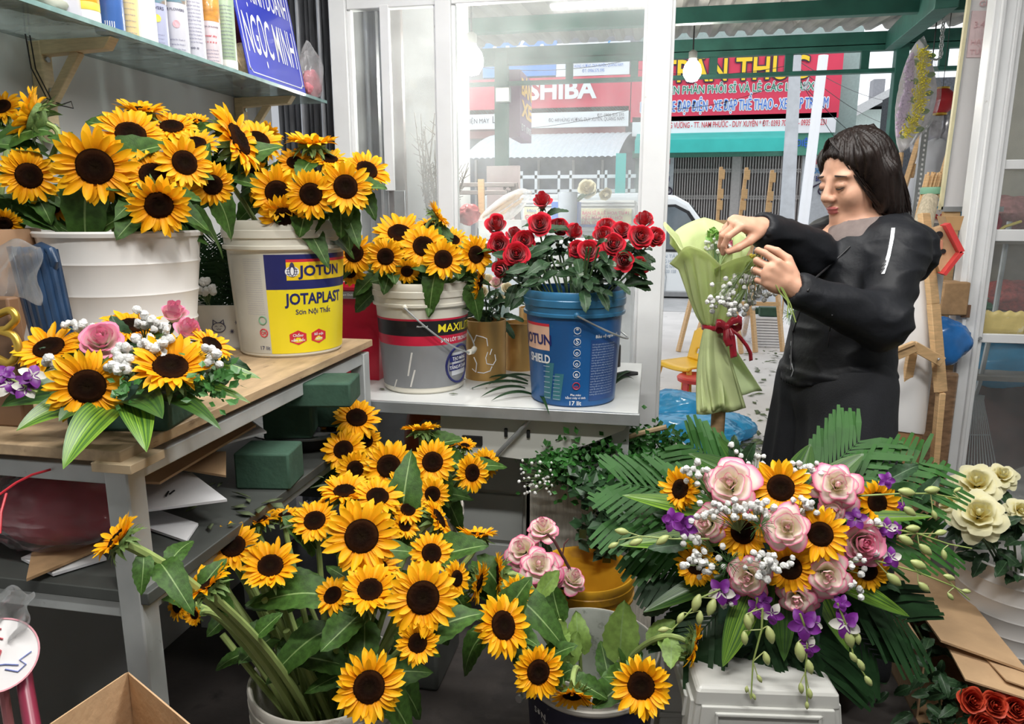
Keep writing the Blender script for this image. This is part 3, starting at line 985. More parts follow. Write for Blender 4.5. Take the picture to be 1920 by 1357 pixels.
rm=M.Translation(ctr)@M.Rotation(-R(34),4,'Y')@M.Translation(-ctr)
MB().merge(o,rm).build('wrapper',film('clear_plastic',(.97,.95,.96),.3,.15,12,gloss=.5),t)
o=case('carton',897,412,978,450,3.15,.12,mat('white_carton',(.78,.78,.78),.7),None)
tag(o,'white carton under the skewer pack behind the glass','box')
o=crumple(PY(880,402,3.3),(.05,.045,.04),21,40,.3,.16).build('plastic_bag',mat('dark_red_goods',(.35,.06,.07),.4,0,.4,20))
tag(o,'dark red bagged goods in the lower left of the window','bag')
# shelf that carries them
o=MB().span((PY(845,452,3.0).x,2.95,PY(900,452,3.1).z-.03),(-.15,3.6,PY(900,452,3.1).z)).build('window_shelf',WHITE_FRAME,bev=.003)
tag(o,'white ledge outside under the window glass','shelf')
# dried twigs
TW=mat('dry_twig',(.09,.065,.05),.8)
t=thing('twig_bundle','bare dried twigs standing behind the narrow window bay','twigs',PY(815,440,3.05))
base=PY(815,470,3.05)
for k in range(26):
 px,py=rl.uniform(772,880),rl.uniform(195,360)
 if px>835:py=rl.uniform(280,350)
 e=PY(px,py,3.05+rl.uniform(-.08,.1))
 m_=base.lerp(e,.5)+V((rl.uniform(-.03,.03),0,rl.uniform(0,.03)))
 g=MB().tube([base+V((rl.uniform(-.03,.03),0,0)),m_,e],[.005,.0036,.0016],4)
 for j in range(7):
  f=rl.uniform(.35,.95)
  s=base.lerp(e,f)
  g.tube([s,s+V((rl.uniform(-.05,.05),rl.uniform(-.02,.02),rl.uniform(.01,.06)))],[.0022,.001],3)
 g.build('twig',TW,t)
 # ======== LEFT TABLE, DESK, SHELF
TZ,DZ=0.97,0.78
def on_line(px,X,z):
 """point with given X and z that lies in the photo's column px"""
 u=(px-960)/FPX
 dz=z-CH
 y=(u*(_fw.x*X+_fw.z*dz)-_rt.x*X)/(_rt.y-u*_fw.y)
 return V((X,y,z))
LEGM=mat('grey_table_steel',(.46,.48,.48),.45,.2,.15,9,spots=((.25,.24,.23),.30,14))
t=thing('table','plywood topped table on grey steel legs carrying the white and yellow buckets','table',(-1.12,1.4,0))
MB().span((WL+.02,.93,TZ-.02),(-.80,1.97,TZ)).build('tabletop',PLY,t,bev=.002)
MB().span((-.845,.92,TZ-.033),(-.775,1.0,TZ-.018)).build('corner_plate',mat('raw_wood',(.55,.42,.27),.7,0,.15,10),t,bev=.001)
for x,y in ((-.825,.965),(-.825,1.93),(WL+.06,.965),(WL+.06,1.93)):
 MB().span((x-.021,y-.021,0),(x+.021,y+.021,TZ-.033)).build('leg',LEGM,t,bev=.003)
for z in (TZ-.045,.69):
 MB().span((WL+.06,.95,z-.02),(-.84,.98,z+.01)).build('rail',LEGM,t,bev=.002)
 MB().span((-.84,.98,z-.02),(-.81,1.92,z+.01)).build('rail',LEGM,t,bev=.002)
DKB=mat('dark_shelf_board',(.06,.065,.06),.5,0,.3,6,spots=((.16,.16,.15),.30,9))
MB().span((WL+.03,.945,.70),(-.79,1.96,.722)).build('lower_shelf',DKB,t,bev=.002)
# desk
DTOP=mat('pale_laminate',(.60,.61,.60),.35,0,.06,4,spots=((.40,.39,.36),.28,12))
DST=mat('cream_steel',(.62,.62,.58),.4,0,.06,3,spots=((.36,.33,.28),.27,10))
t=thing('desk','pale grey desk with cream steel front carrying the blue and grey buckets','desk',(-.7,2.35,0))
MB().span((WL+.1,1.985,DZ-.03),(-.025,2.70,DZ)).build('desktop',DTOP,t,bev=.003)
MB().span((WL+.1,1.975,DZ-.034),(-.02,1.99,DZ+.001)).build('edge_strip',STEEL,t,bev=.002)
def dk(px,py,Y=2.02):
 q=PY(px,py,Y)
 return (q.x,Y,q.z)
g=MB().prism([dk(826,762),dk(826,852),dk(925,854),dk(985,862),dk(1100,834),dk(1170,806),dk(1184,784)],(0,.012,0))
g.build('front_panel',DST,t,smooth=False)
HOL=mat('dark_slot',(.01,.01,.01),.8)
for (x0,y0,x1,y1,nm) in ((867,815,905,835,'slot'),(946,802,952,818,'slot'),(988,805,994,820,'slot'),(854,765,860,771,'slot'),(946,768,952,776,'slot'),(990,771,996,779,'slot'),(1119,781,1172,797,'slot')):
 a,b=dk(x0,y0),dk(x1,y1)
 MB().span((a[0],2.012,b[2]),(b[0],2.021,a[2])).build(nm,HOL,t,bev=.002)
MB().tube([V(dk(1004,776,2.0)),V(dk(930,853,2.0))],.006,8).build('brace_rod',STEEL,t)
for (x0,x1) in ((-1.33,-1.27),(-.10,-.05)):
 for y in (2.06,2.64):
  MB().span((x0,y-.02,0),(x1,y+.02,DZ-.034)).build('leg',LEGM,t,bev=.002)
  # pedestal under the desk
a,b=PY(838,862,2.26),PY(986,1010,2.26)
t=thing('pedestal','grey drawer pedestal under the desk behind the sunflowers','cabinet',((a.x+b.x)/2,2.3,0))
MB().span((a.x-.1,2.26,0.0),(b.x,2.60,DZ-.15)).build('body',DST,t,bev=.004)
for z0,z1 in ((.05,.22),(.235,.40),(.415,.58)):
 MB().span((a.x-.09,2.245,z0),(b.x-.01,2.26,z1)).build('drawer',mat('grey_drawer',(.50,.52,.50),.4,0,.06,4,spots=((.33,.32,.28),.26,9)),t,bev=.003)
o=MB().span((b.x-.14,2.16,DZ-.20),(b.x+.01,2.245,DZ-.165)).build('wood_offcut',mat('white_old_wood',(.55,.52,.46),.8,0,.2,8,stretch=(3,3,20),bump=.2))
tag(o,'rough white wooden block on the pedestal edge','block')
# clutter below the desk, left
a=PY(790,790,2.25)
o=crumple((a.x,2.4,.55),(.1,.1,.16),31,30).build('plastic_bag',mat('orange_bag',(.55,.12,.03),.4))
tag(o,'orange red bag under the desk beside the cream steel front','bag')
o=MB().span((-1.3,2.2,.36),(a.x+.08,2.6,.40)).build('under_desk_board',DKB)
tag(o,'dark board shelf under the desk','shelf')
# --- glass wall shelf, brackets, cans
SZ=1.735
t=thing('glass_shelf','greenish glass wall shelf on wooden brackets above the white bucket','shelf',(WL+.12,1.6,SZ))
SG=bpy.data.materials.new('green_shelf_glass')
SG=film('green_shelf_glass',(.78,.86,.84),.38,.12,9,haze=(.42,.46,.44),streak=(1,3,1))
MB().span((WL,.3,SZ-.008),(WL+.25,2.60,SZ)).build('glass',SG,t,smooth=False)
MB().span((WL+.249,.3,SZ-.009),(WL+.254,2.60,SZ+.001)).build('polished_edge',mat('green_glass_edge',(.22,.36,.35),.15,0,.2,30,coat=.6),t,smooth=False)
BW=mat('cream_bracket_wood',(.62,.50,.30),.5,0,.12,10,stretch=(3,3,20))
for pxb in (95,462):
 y=on_line(pxb,WL+.03,1.6).y
 br=MB()
 br.span((WL+.001,y-.017,SZ-.235),(WL+.032,y+.017,SZ-.01))
 br.build('bracket_post',BW,t,bev=.003)
 MB().prism([(WL+.03,y-.015,SZ-.009),(WL+.22,y-.015,SZ-.009),(WL+.20,y-.015,SZ-.035),(WL+.03,y-.015,SZ-.042)],(0,.03,0)).build('bracket_arm',BW,t,bev=.002)
 MB().bar((WL+.03,y,SZ-.15),(WL+.12,y,SZ-.035),.022,.018,V((0,1,0))).build('bracket_brace',BW,t,bev=.002)
 for z in (SZ-.05,SZ-.12,SZ-.20):
  MB().lathe([(.001,.003),(.006,.003),(.007,0),(.001,-.001)],10,(WL+.034,y,z),q=M.Rotation(pi/2,3,'Y')).build('screw',STEEL,t)
y=on_line(80,WL+.04,1.55).y
g=MB()
for s in (0,.012):
 g.tube([(WL+.05,y-.03+s,SZ-.01),(WL+.045,y-.02+s,SZ-.08),(WL+.04,y+.02+s,SZ-.14),(WL+.05,y+.05,SZ-.15)],.0016,5)
g.tube([(WL+.05,y+.05,SZ-.15),(WL+.06,y+.07,SZ-.14),(WL+.06,y+.075,SZ-.155),(WL+.05,y+.05,SZ-.152),(WL+.01,y-.12,SZ-.165),(WL+.012,y-.4,SZ-.19)],.0016,5)
tag(g.build('wire',BLACK),'thin dark wire looped round the left shelf bracket','wire')
def can(px,r,h,label,body,bands=(),cap=None,texts=(),dots=(),x=-1.245,neck=True,name='spray_can'):
 c=on_line(px,x,SZ)
 t=thing(name,label,'can',c,'cans on the glass shelf')
 MB().lathe([(.001,0),(r*.95,0),(r,.004),(r,h),(r*.97,h+.004),(r*.75,h+.012) if neck else (r*.9,h+.004),(.001,h+.013)],32,c).build('body',body,t)
 a0=atan2(-c.y,-c.x)
 for z0,z1,m in bands:
  MB().lathe([(r+.0003,z0*h),(r+.0005,z0*h+.0005),(r+.0005,z1*h-.0005),(r+.0003,z1*h)],40,c).build('label_band',m,t)
 rr=r+.0011
 def place(x,y):return V((c.x+rr*cos(a0+x/rr),c.y+rr*sin(a0+x/rr),c.z+y))
 for s,z,w,m in texts:
  text_to(MB(),s,lambda x,y:place(x,z*h+y),w,None,.01,center=True).build('lettering',m,t,smooth=False)
 for xx,z,rd,m in dots:
  MB().add([place(xx+rd*cos(k*pi/10),z*h+rd*sin(k*pi/10)) for k in range(20)],[tuple(range(20))]).build('label_dot',m,t,smooth=False)
 if cap:
  MB().lathe([(r*.93,h+.002),(r*.93,h+.045),(r*.85,h+.05),(.001,h+.05)],28,c).build('cap',cap,t)
 else:
  MB().lathe([(r*.3,h+.01),(r*.3,h+.03),(.001,h+.03)],14,c).build('nozzle',SWHITE,t)
 return t
LIL=mat('lilac_print',(.50,.53,.72),.3,0,.06,9,coat=.3)
PLIL=mat('pale_lilac_print',(.72,.72,.80),.3,0,.04,9,coat=.3)
LAND=mat('painted_landscape_print',(.42,.33,.27),.3,0,.55,12,spots=((.22,.38,.48),.48,16),stretch=(1,1,4),coat=.3)
ORL=mat('orange_landscape_print',(.75,.32,.07),.3,0,.5,25,spots=((.20,.25,.42),.36,30),stretch=(1,1,2),coat=.3)
GRT=mat('tiny_print_grey',(.25,.25,.38),.5)
INK=mat('print_ink',(.05,.05,.12),.5)
PNK=mat('pink_print',(.90,.45,.50),.5)
YELP=mat('yellow_print',(.90,.75,.10),.5)
CAPY=mat('yellow_cap',(.92,.70,.02),.35)
tiny=lambda z0,z1,n,w:[('color spray for fresh flowers'[k%4:22+k%6],z0+(z1-z0)*k/n,w,GRT) for k in range(n)]
can(118,.036,.19,'plain pale lilac can, leftmost on the glass shelf',PLIL)
can(165,.026,.18,'can with red, orange and yellow bands beside the blue can',mat('cream_can',(.85,.80,.60),.3),((.0,.12,SWHITE),(.13,.22,YELP),(.22,.34,mat('orange_print',(.9,.4,.03),.4)),(.34,.9,mat('red_print',(.75,.06,.05),.4))),None,(('ABC',.42,.022,SWHITE),),x=-1.225)
can(208,.032,.19,'deep blue can with a white barcode patch on the shelf',mat('blue_can',(.06,.16,.48),.3,0,.15,9,coat=.4),(),None,(('|||||',.05,.02,SWHITE),('color spray',.40,.045,SWHITE)))
can(246,.022,.19,'slim cream yellow can right of the blue can',mat('pale_yellow_can',(.85,.68,.35),.35),(),None,tiny(.05,.6,8,.03),x=-1.235)
can(297,.028,.19,'lilac can with landscape print and yellow dot',LIL,((.55,.98,LAND),),None,[('FLOWERS',.47,.045,INK)]+tiny(.06,.2,3,.035),((.004,.36,.009,YELP),))
can(333,.0325,.20,'wide lilac can with landscape print and pink dot',PLIL,((.62,.98,LAND),),None,[('THE FLOWERS',.52,.055,INK)]+tiny(.05,.22,3,.045),((.004,.36,.009,PNK),))
can(368,.028,.205,'pale lilac can covered in small print with yellow cap',PLIL,(),CAPY,tiny(.22,.93,16,.045)+[('oo o',.14,.02,INK)])
can(399,.0285,.19,'can with white shoulder, orange landscape and pink lettering',mat('pinkish_print',(.80,.70,.74),.3,coat=.3),((.0,.035,SREDL),(.62,.95,ORL)),None,[('COLOR OF FLOWER',.53,.05,INK)]+[('flower dry',.40,.036,SREDL),('* * * * *',.3,.034,SREDL)]+tiny(.07,.26,4,.04))
can(429,.027,.20,'sage green can with cream cap beside the woven ball',mat('sage_can',(.42,.55,.38),.35,0,.05),((.0,.16,mat('barcode_patch',(.75,.76,.72),.4)),),mat('cream_cap',(.85,.84,.62),.35),tiny(.2,.93,15,.042))
c=on_line(269,-1.25,SZ)
t=thing('carton','narrow white carton between the yellow and lilac cans','box',c,'cans on the glass shelf')
MB().box((c.x,c.y,SZ+.1),(.045,.055,.2),-.4).build('body',mat('white_carton2',(.8,.8,.84),.5),t,bev=.002)
c=on_line(457,-1.25,SZ)
g=MB().ball((c.x,c.y,SZ+.05),(.032,.032,.05),20)
for k in range(14):
 a=k*.7
 g.tube([(c.x+.033*sin(pi*j/10)*cos(a+j*.25),c.y+.033*sin(pi*j/10)*sin(a+j*.25),SZ+.05+.05*cos(pi*j/10)) for j in range(11)],.003,5)
tag(g.build('woven_ball',mat('raffia',(.55,.42,.26),.8,0,.25,40,bump=.3)),'oval woven raffia ball behind the blue sign','ball')
c=on_line(436,-1.33,SZ)
o=crumple((c.x-.03,c.y+.1,SZ+.12),(.05,.08,.12),44,24).build('maroon_cloth',mat('maroon_cloth',(.22,.04,.05),.9))
tag(o,'dark maroon cloth heap behind the green can','cloth')
c=on_line(40,-1.26,SZ)
o=crumple((c.x,c.y,SZ+.015),(.06,.10,.02),46,30,zmin=SZ).build('cloth',mat('pale_rag',(.55,.58,.50),.9))
tag(o,'pale crumpled rag at the left end of the glass shelf','cloth')
# blue enamel sign leaning on the shelf
bl,br_=on_line(468,-1.205,SZ+.003),on_line(574,-1.20,SZ-.012)
br_=V((-1.20,br_.y,SZ+.003))
ex=(br_-bl).normalized()
tl=V((-1.30,bl.y-.0,SZ+.46))
ey=(V((-.16,.0,.95))-ex*0).normalized()
ey=(ey-ex*ey.dot(ex)).normalized()
nrm=ex.cross(ey).normalized()
W=(br_-bl).length
Hs=.42
t=thing('name_sign','blue enamel sign with white letters leaning at the shelf end','sign',bl+ex*W/2)
EB=mat('enamel_blue',(.035,.05,.52),.22,0,.05,5,coat=.5)
def sg(x,y,d=0.0):return bl+ex*x+ey*y+nrm*d
MB().prism([sg(0,0),sg(W,0),sg(W,Hs),sg(0,Hs)],-nrm*.003).build('plate',EB,t,smooth=False)
LW=mat('letter_white',(.85,.86,.9),.4)
q=.012
pts=[(q*2.2,q),(W-q*2.2,q),(W-q*1.6,q*1.6),(W-q,q*2.2),(W-q,Hs-q),(q,Hs-q),(q,q*2.2),(q*1.6,q*1.6)]
g=MB()
for i in range(len(pts)):
 a,b=pts[i],pts[(i+1)%len(pts)]
 g.bar(sg(a[0],a[1],.0006),sg(b[0],b[1],.0006),.003,.0008,nrm)
g.build('border_line',LW,t,smooth=False)
g=text_to(MB(),'NGỌC MINH',lambda x,y:sg(W*.075+x,.075+y,.001),W*.85,.122,.006)
g.build('lettering',LW,t,smooth=False)
g=text_to(MB(),'HỘ KINH DOANH',lambda x,y:sg(W*.10+x,.232+y,.001),W*.82,.07,.01)
g.build('lettering',LW,t,smooth=False)
for x in (.012,W-.012):
 MB().ball(sg(x,.02,.001),.0035,8).build('screw',STEEL,t)
c=on_line(590,-1.22,SZ)
t=thing('snack_bag','small clear bag of pink goods hanging at the shelf end','bag',(c.x,c.y,SZ))
crumple((c.x,c.y-.02,SZ+.045),(.028,.045,.045),51,30,.25,.1,zmin=SZ).build('filling',mat('pink_goods',(.62,.20,.24),.5,0,.4,60),t)
crumple((c.x,c.y-.02,SZ+.08),(.032,.05,.085),52,30,.25,.14,zmin=SZ).build('wrapper',film('clear_plastic',(.97,.95,.96),.3,.15,12,gloss=.9),t)
# ======== BUCKETS AND POTS
def face_to(c):return atan2(CAM.y-c.y,CAM.x-c.x)
def rim_text(parent,s,c,prof,a_px,z,w,m,bold=0.0,h=None,off=.0014,name='lettering'):
 """letters bent round a bucket: centre angle a_px (radians from the side facing the camera, + = right)"""
 a0=face_to(c)+a_px
 def fn(x,y):
  zz=z+y
  r=prof(zz)+off
  a=a0+x/r
  return V((c.x+r*cos(a),c.y+r*sin(a),c.z+zz))
 return text_to(MB(),s,fn,w,h,bold,center=True).build(name,m,parent,smooth=False)
def patch(parent,c,prof,a0,a1,z0,z1,m,off=.0006,name='label_band',n=40,skew=0):
 f=face_to(c)
 def fn(u,v):
  z=z0+(z1-z0)*u
  a=f+a0+(a1-a0)*v+skew*u
  r=prof(z)+off
  return (c.x+r*cos(a),c.y+r*sin(a),c.z+z)
 return MB().grid(fn,4,n).build(name,m,parent)
def bucket(name,label,c,rt,rb,h,body,rimm=None,ribs=0,bail=None,cat='bucket',inner=None,lip=True,group=None,steps=0):
 c=V(c)
 t=thing(name,label,cat,c,group)
 pr=lambda z:rb+(rt-rb)*z/h
 out=[(.001,0),(rb-.006,0),(rb,.006)]
 zt=h-.075 if lip else h
 if steps:
  for k in range(steps):
   za,zb=h*k/steps,h*(k+1)/steps
   ra,rb_=pr(za)+.0,pr(zb)
   out+=[(ra,za+.004),(rb_-.0005,zb-.008),(rb_+.0022,zb-.002)]
 else:
  out+=[(pr(z),z) for z in (h*.3,h*.6,zt)]
 if lip:
  out+=[(pr(zt)+.001,zt)]
  zs=[zt,zt+.004,zt+.012,zt+.014,zt+.03,zt+.032,zt+.05,zt+.052,h-.006,h,h]
  rs=[.001,.009,.009,.004,.004,.008,.008,.006,.007,.004,0]
  out+=[(pr(z)+r,z) for z,r in zip(zs,rs)]
 else:
  out+=[(rt+.004,h-.012),(rt+.006,h-.004),(rt+.003,h),(rt,h)]
 k0=len(out)
 out+=[(pr(z)-.003,z) for z in (h-.004,h*.7,h*.3,.02)]+[(.001,.012)]
 mats=[body,rimm or body,inner or body]
 zl=zt if lip else h-.013
 g=MB().lathe(out,56,c,mf=lambda i,j:2 if i>=k0-1 else (1 if out[i][1]>=zl else 0))
 g.build('body',mats,t)
 if bail:
  a0,drop,zb=bail[:3]
  f=face_to(c)
  r=pr(zb)+.012
  p0=V((cos(f+a0),sin(f+a0),0))
  p1=-p0
  s=V((cos(f+a0+pi/2),sin(f+a0+pi/2),0))
  if len(bail)<4 and s.dot(V((CAM.x-c.x,CAM.y-c.y,0)))<0:s=-s
  pts=[]
  for k in range(17):
   a=pi*k/16
   pts.append(c+V((0,0,zb))+p0*r*cos(a)+s*(r*1.04)*sin(a)+V((0,0,-drop*sin(a))))
  MB().tube(pts,.0028,8).build('bail_handle',STEEL,t)
  if len(bail)<4:MB().tube([pts[7],pts[8],pts[9]],.009,10).build('grip',body,t)
  for p in (p0,p1):
   q=c+V((0,0,zb))+p*(pr(zb)+.004)
   MB().ball(q,.010,10).build('lug',rimm or body,t)
 return t,pr
WPL=mat('white_plastic',(.74,.72,.70),.35,0,.04,3,spots=((.58,.55,.50),.28,7))
WPLD=mat('dirty_white_plastic',(.62,.59,.53),.45,0,.10,4,spots=((.36,.31,.25),.40,9),stretch=(1,1,2))
CRM=mat('cream_plastic',(.70,.67,.58),.4,0,.05,4,spots=((.48,.42,.33),.30,9))
# white ribbed pot on the left table
cA=P(240,560,1.62)
cA.z=TZ
bucket('flower_pot','big white ribbed pot of sunflowers on the plywood table',cA,.163,.125,.325,WPL,None,lip=False,steps=5,cat='pot')
# yellow and navy paint bucket
cB=V((0,0,0))+Pz(548,654,TZ)
cB.z=TZ
JW=mat('paint_yellow',(.86,.70,.02),.35,0,.06,5,spots=((.70,.52,.06),.33,12))
NAVY=mat('print_navy',(.018,.022,.13),.35,0,.15,8,spots=((.25,.25,.32),.22,30))
tB,prB=bucket('paint_bucket','yellow and navy paint bucket of sunflowers at the table end',cB,.152,.132,.345,CRM,CRM)
f0=-.38
patch(tB,cB,prB,f0,1.75,.012,.175,JW)
patch(tB,cB,prB,f0,1.75,.175,.262,NAVY)
patch(tB,cB,prB,-.02,1.6,.198,.243,mat('label_amber',(.90,.62,.02),.35),.0012)
patch(tB,cB,prB,-.02,1.6,.243,.250,SREDL,.0012)
patch(tB,cB,prB,-1.2,f0,.012,.262,mat('print_grey_panel',(.55,.54,.48),.4,0,.06),.0005)
rim_text(tB,'JOTUN',cB,prB,.60,.209,.125,NAVY,.03,.026,.002)
rim_text(tB,'JOTAPLAST',cB,prB,.52,.138,.17,NAVY,.03,.028)
rim_text(tB,'Sơn Nội Thất',cB,prB,.45,.112,.098,NAVY,.012,.013)
for a,ww in ((.12,.020),(.52,.018)):
 aa=a
 fA=face_to(cB)
 g=MB()
 pts=[]
 for k in range(6):
  th=pi/6+k*pi/3
  z=.052+.019*sin(th)
  r=prB(z)+.0016
  an=fA+aa+.024*cos(th)/r
  pts.append((cB.x+r*cos(an),cB.y+r*sin(an),cB.z+z))
 g.add(pts,[tuple(range(6))])
 g.build('red_hexagon',SREDL,tB,smooth=False)
rim_text(tB,'Chống',cB,prB,.12,.055,.026,SWHITE,.02,None,.0024)
rim_text(tB,'nấm mốc',cB,prB,.12,.043,.034,SWHITE,.02,None,.0024)
rim_text(tB,'Bề mặt',cB,prB,.52,.055,.026,SWHITE,.02,None,.0024)
rim_text(tB,'cứng',cB,prB,.52,.043,.02,SWHITE,.02,None,.0024)
for k in range(26):
 rim_text(tB,('hướng dẫn sử dụng và bảo quản sơn nước nội thất','thi công bề mặt sạch khô không dính dầu mỡ')[k%2],cB,prB,-.62,.25-k*.0055,.05,GRT,0)
rim_text(tB,'17 lít',cB,prB,-.50,.022,.026,INK,.01)
rim_text(tB,'QK',cB,prB,-.50,.062,.016,SREDL,.02)
def ring_mark(parent,c,pr,a,z,rad,m,th=.0013,n=20,off=.0018,name='emblem'):
 f=face_to(c)
 pts=[]
 for k in range(n):
  q=2*pi*k/n
  zz=z+rad*sin(q)
  r=pr(zz)+off
  an=f+a+rad*cos(q)/r
  pts.append((c.x+r*cos(an),c.y+r*sin(an),c.z+zz))
 return MB().tube(pts,th,5,closed=True).build(name,m,parent)
ring_mark(tB,cB,prB,-.50,.066,.010,SREDL)
ring_mark(tB,cB,prB,-.50,.098,.010,mat('emblem_green',(.15,.38,.22),.5))
# penguin on a globe
fA=face_to(cB)
def on_b(a,z,off=.002):
 r=prB(z)+off
 return V((cB.x+r*cos(fA+a),cB.y+r*sin(fA+a),cB.z+z))
g=MB().add([on_b(.075+.017*cos(k*pi/12)/.145,.220+.013*sin(k*pi/12)) for k in range(24)],[tuple(range(24))])
for s in (-.6,0,.6):
 pass
g.build('globe_emblem',SWHITE,tB,smooth=False)
g=MB()
for s in (-.011,0.0,.011):
 g.tube([on_b(.075+s*cos(q)/.145,.220+.013*sin(q),.0024) for q in [-pi/2+k*pi/8 for k in range(9)]],.0006,4)
for s in (-.006,.0,.006):
 g.tube([on_b(.075+k*.0045/.145,.220+s,.0024) for k in range(-3,4)],.0006,4)
g.build('globe_lines',NAVY,tB)
g=MB().add([on_b(.075+.0065*cos(k*pi/10)/.145,.226+.017*sin(k*pi/10),.0028) for k in range(20)],[tuple(range(20))])
g.build('bird_emblem',INK,tB,smooth=False)
g=MB().add([on_b(.075+.004*cos(k*pi/10)/.145,.221+.010*sin(k*pi/10),.0032) for k in range(20)],[tuple(range(20))])
g.build('bird_belly',SWHITE,tB,smooth=False)
# grey, red and black paint bucket on the desk
cC=Pz(796,722,DZ)
cC.z=DZ
GRYP=mat('print_grey',(.22,.225,.235),.4,0,.08,5,spots=((.62,.60,.56),.30,10),stretch=(3,3,1.2))
tC,prC=bucket('paint_bucket','grey, black and red banded paint bucket of sunflowers on the desk',cC,.152,.128,.345,CRM,CRM,bail=(-.35,.155,.275))
patch(tC,cC,prC,-1.45,1.6,.02,.155,GRYP)
patch(tC,cC,prC,-1.45,1.6,.155,.185,mat('print_crimson',(.55,.015,.05),.4,0,.1))
patch(tC,cC,prC,-1.45,1.6,.185,.232,mat('print_black',(.012,.012,.014),.4,0,.2,8,spots=((.5,.5,.48),.2,20)))
patch(tC,cC,prC,-1.45,1.6,.232,.238,MATS['print_crimson'])
rim_text(tC,'MAXILITE',cC,prC,.88,.196,.16,mat('print_gold_yellow',(.92,.78,.03),.4),.014,.026)
rim_text(tC,'AkzoNobel',cC,prC,-.02,.214,.034,SWHITE,.01)
rim_text(tC,'SƠN LÓT TRONG NHÀ',cC,prC,.92,.164,.15,SWHITE,.02,.012)
ring_mark(tC,cC,prC,.98,.087,.060,NAVY,.004,28,.001)
patch(tC,cC,prC,.70,1.3,.052,.125,mat('pale_disc_print',(.6,.62,.66),.4),.0012)
for z,s,w in ((.100,'TẠO MÀNG',.07),(.072,'TĂNG ĐỘ BÁM',.09)):
 patch(tC,cC,prC,.62,1.4,z-.004,z+.017,NAVY,.002)
 rim_text(tC,s,cC,prC,.95,z+.001,w,SWHITE,.02,.011,.0032)
for k,(a,z0,z1) in enumerate(((-.38,.06,.135),(-.33,.025,.08),(-.82,.012,.045))):
 patch(tC,cC,prC,a-.022,a+.018,z0,z1,mat('chipped_paint',(.66,.64,.6),.6,0,.1,30),.0009,'chipped_patch',8,skew=.12)
 # blue bucket
cD=Pz(1074,744,DZ)
cD.z=DZ
BLP=mat('blue_bucket_plastic',(.015,.10,.30),.3,0,.12,4,spots=((.05,.16,.33),.35,8))
BLR=mat('blue_bucket_rim',(.035,.17,.33),.3,0,.12,6)
tD,prD=bucket('paint_bucket','dark blue paint bucket of red roses on the desk',cD,.147,.127,.335,BLP,BLR,bail=(.05,.085,.272,1))
# the bail is hinged further round: redraw as swung down to the right
patch(tD,cD,prD,-1.3,-.52,.165,.235,mat('label_peach',(.80,.50,.36),.4),.0008)
patch(tD,cD,prD,-1.3,-.52,.235,.243,SREDL,.0008)
rim_text(tD,'JOTUN',cD,prD,-.90,.182,.12,NAVY,.03,.030,.002)
rim_text(tD,'SHIELD',cD,prD,-.82,.128,.085,SWHITE,.03,.025,.002)
patch(tD,cD,prD,.36,1.15,.02,.20,mat('label_dim_blue',(.02,.07,.24),.4),.0008)
for k in range(20):
 rim_text(tD,('bảo vệ ngoại thất bền màu chống thấm','hướng dẫn thi công và pha loãng sơn','quét lăn phun đều hai lớp phủ mặt')[k%3],cD,prD,.70,.185-k*.0078,.085,mat('pale_ink',(.45,.55,.7),.5),0)
rim_text(tD,'Bảo vệ ngoài trời',cD,prD,.78,.205,.09,SWHITE,.01)
for k,z in enumerate((.228,.196,.164,.132,.100)):
 ring_mark(tD,cD,prD,.07,z,.0095,SWHITE,.0009)
 rim_text(tD,('*','S','o','o','e')[k],cD,prD,.07,z-.005,.008,SWHITE,.01,None,.002)
 rim_text(tD,'chống nấm mốc',cD,prD,.07,z-.0155,.022,MATS['pale_ink'],0)
ring_mark(tD,cD,prD,.07,.066,.010,SREDL,.0012)
rim_text(tD,'QR',cD,prD,.07,.060,.012,SREDL,.01)
rim_text(tD,'Pha màu',cD,prD,.06,.036,.030,SWHITE,.02)
rim_text(tD,'bằng máy vi tính',cD,prD,.06,.027,.058,SWHITE,.02)
rim_text(tD,'17 lít',cD,prD,.06,.008,.034,SWHITE,.02)
gm=mat('print_tower_green',(.05,.20,.25),.4)
for a0,a1,z0,z1,sk in ((-.72,-.52,.02,.13,.10),(-.48,-.28,.02,.10,.08)):
 patch(tD,cD,prD,a0,a1,z0,z1,gm,.0009,'tower_print',10,skew=sk)
 for k in range(7):
  patch(tD,cD,prD,a0+.02,a1-.02,z0+(z1-z0)*(k+.2)/7,z0+(z1-z0)*(k+.32)/7,MATS['pale_ink'],.0014,'tower_line',8,skew=sk/7)
  # floor buckets
cE=P(614,1258,1.48)
hE=cE.z
cE.z=0
tE,prE=bucket('paint_bucket','dirty white bucket full of sunflowers in the foreground',cE,.150,.128,hE,WPLD,WPLD)
patch(tE,cE,prE,.2,1.4,.05,hE-.09,mat('print_wine',(.30,.02,.07),.5,0,.2,10),.0008)
cF=P(1108,1206,1.66)
hF=cF.z
cF.z=0
INW=mat('mottled_grey_inside',(.42,.44,.40),.5,0,.16,14,spots=((.24,.26,.22),.42,22))
tF,prF=bucket('paint_bucket','white rimmed bucket with dark flaking label and drooping sunflowers',cF,.152,.130,hF,WPLD,WPLD,inner=INW)
patch(tF,cF,prF,-1.4,1.4,.03,hF-.082,mat('flaking_navy',(.02,.02,.05),.5,0,.3,10,spots=((.6,.58,.52),.34,16)),.0008)
rim_text(tF,'SƠN',cF,prF,-.85,hF-.125,.04,SWHITE,.02)
MB().tube([P(982,1300,1.5),P(978,1306,1.5),P(972,1311,1.49)],.008,10).build('grip',STEEL,tF)
cG=P(1098,1064,1.97)
hG=cG.z
cG.z=0
YBK=mat('ochre_yellow_plastic',(.62,.32,.02),.35,0,.12,4,spots=((.44,.22,.03),.38,9))
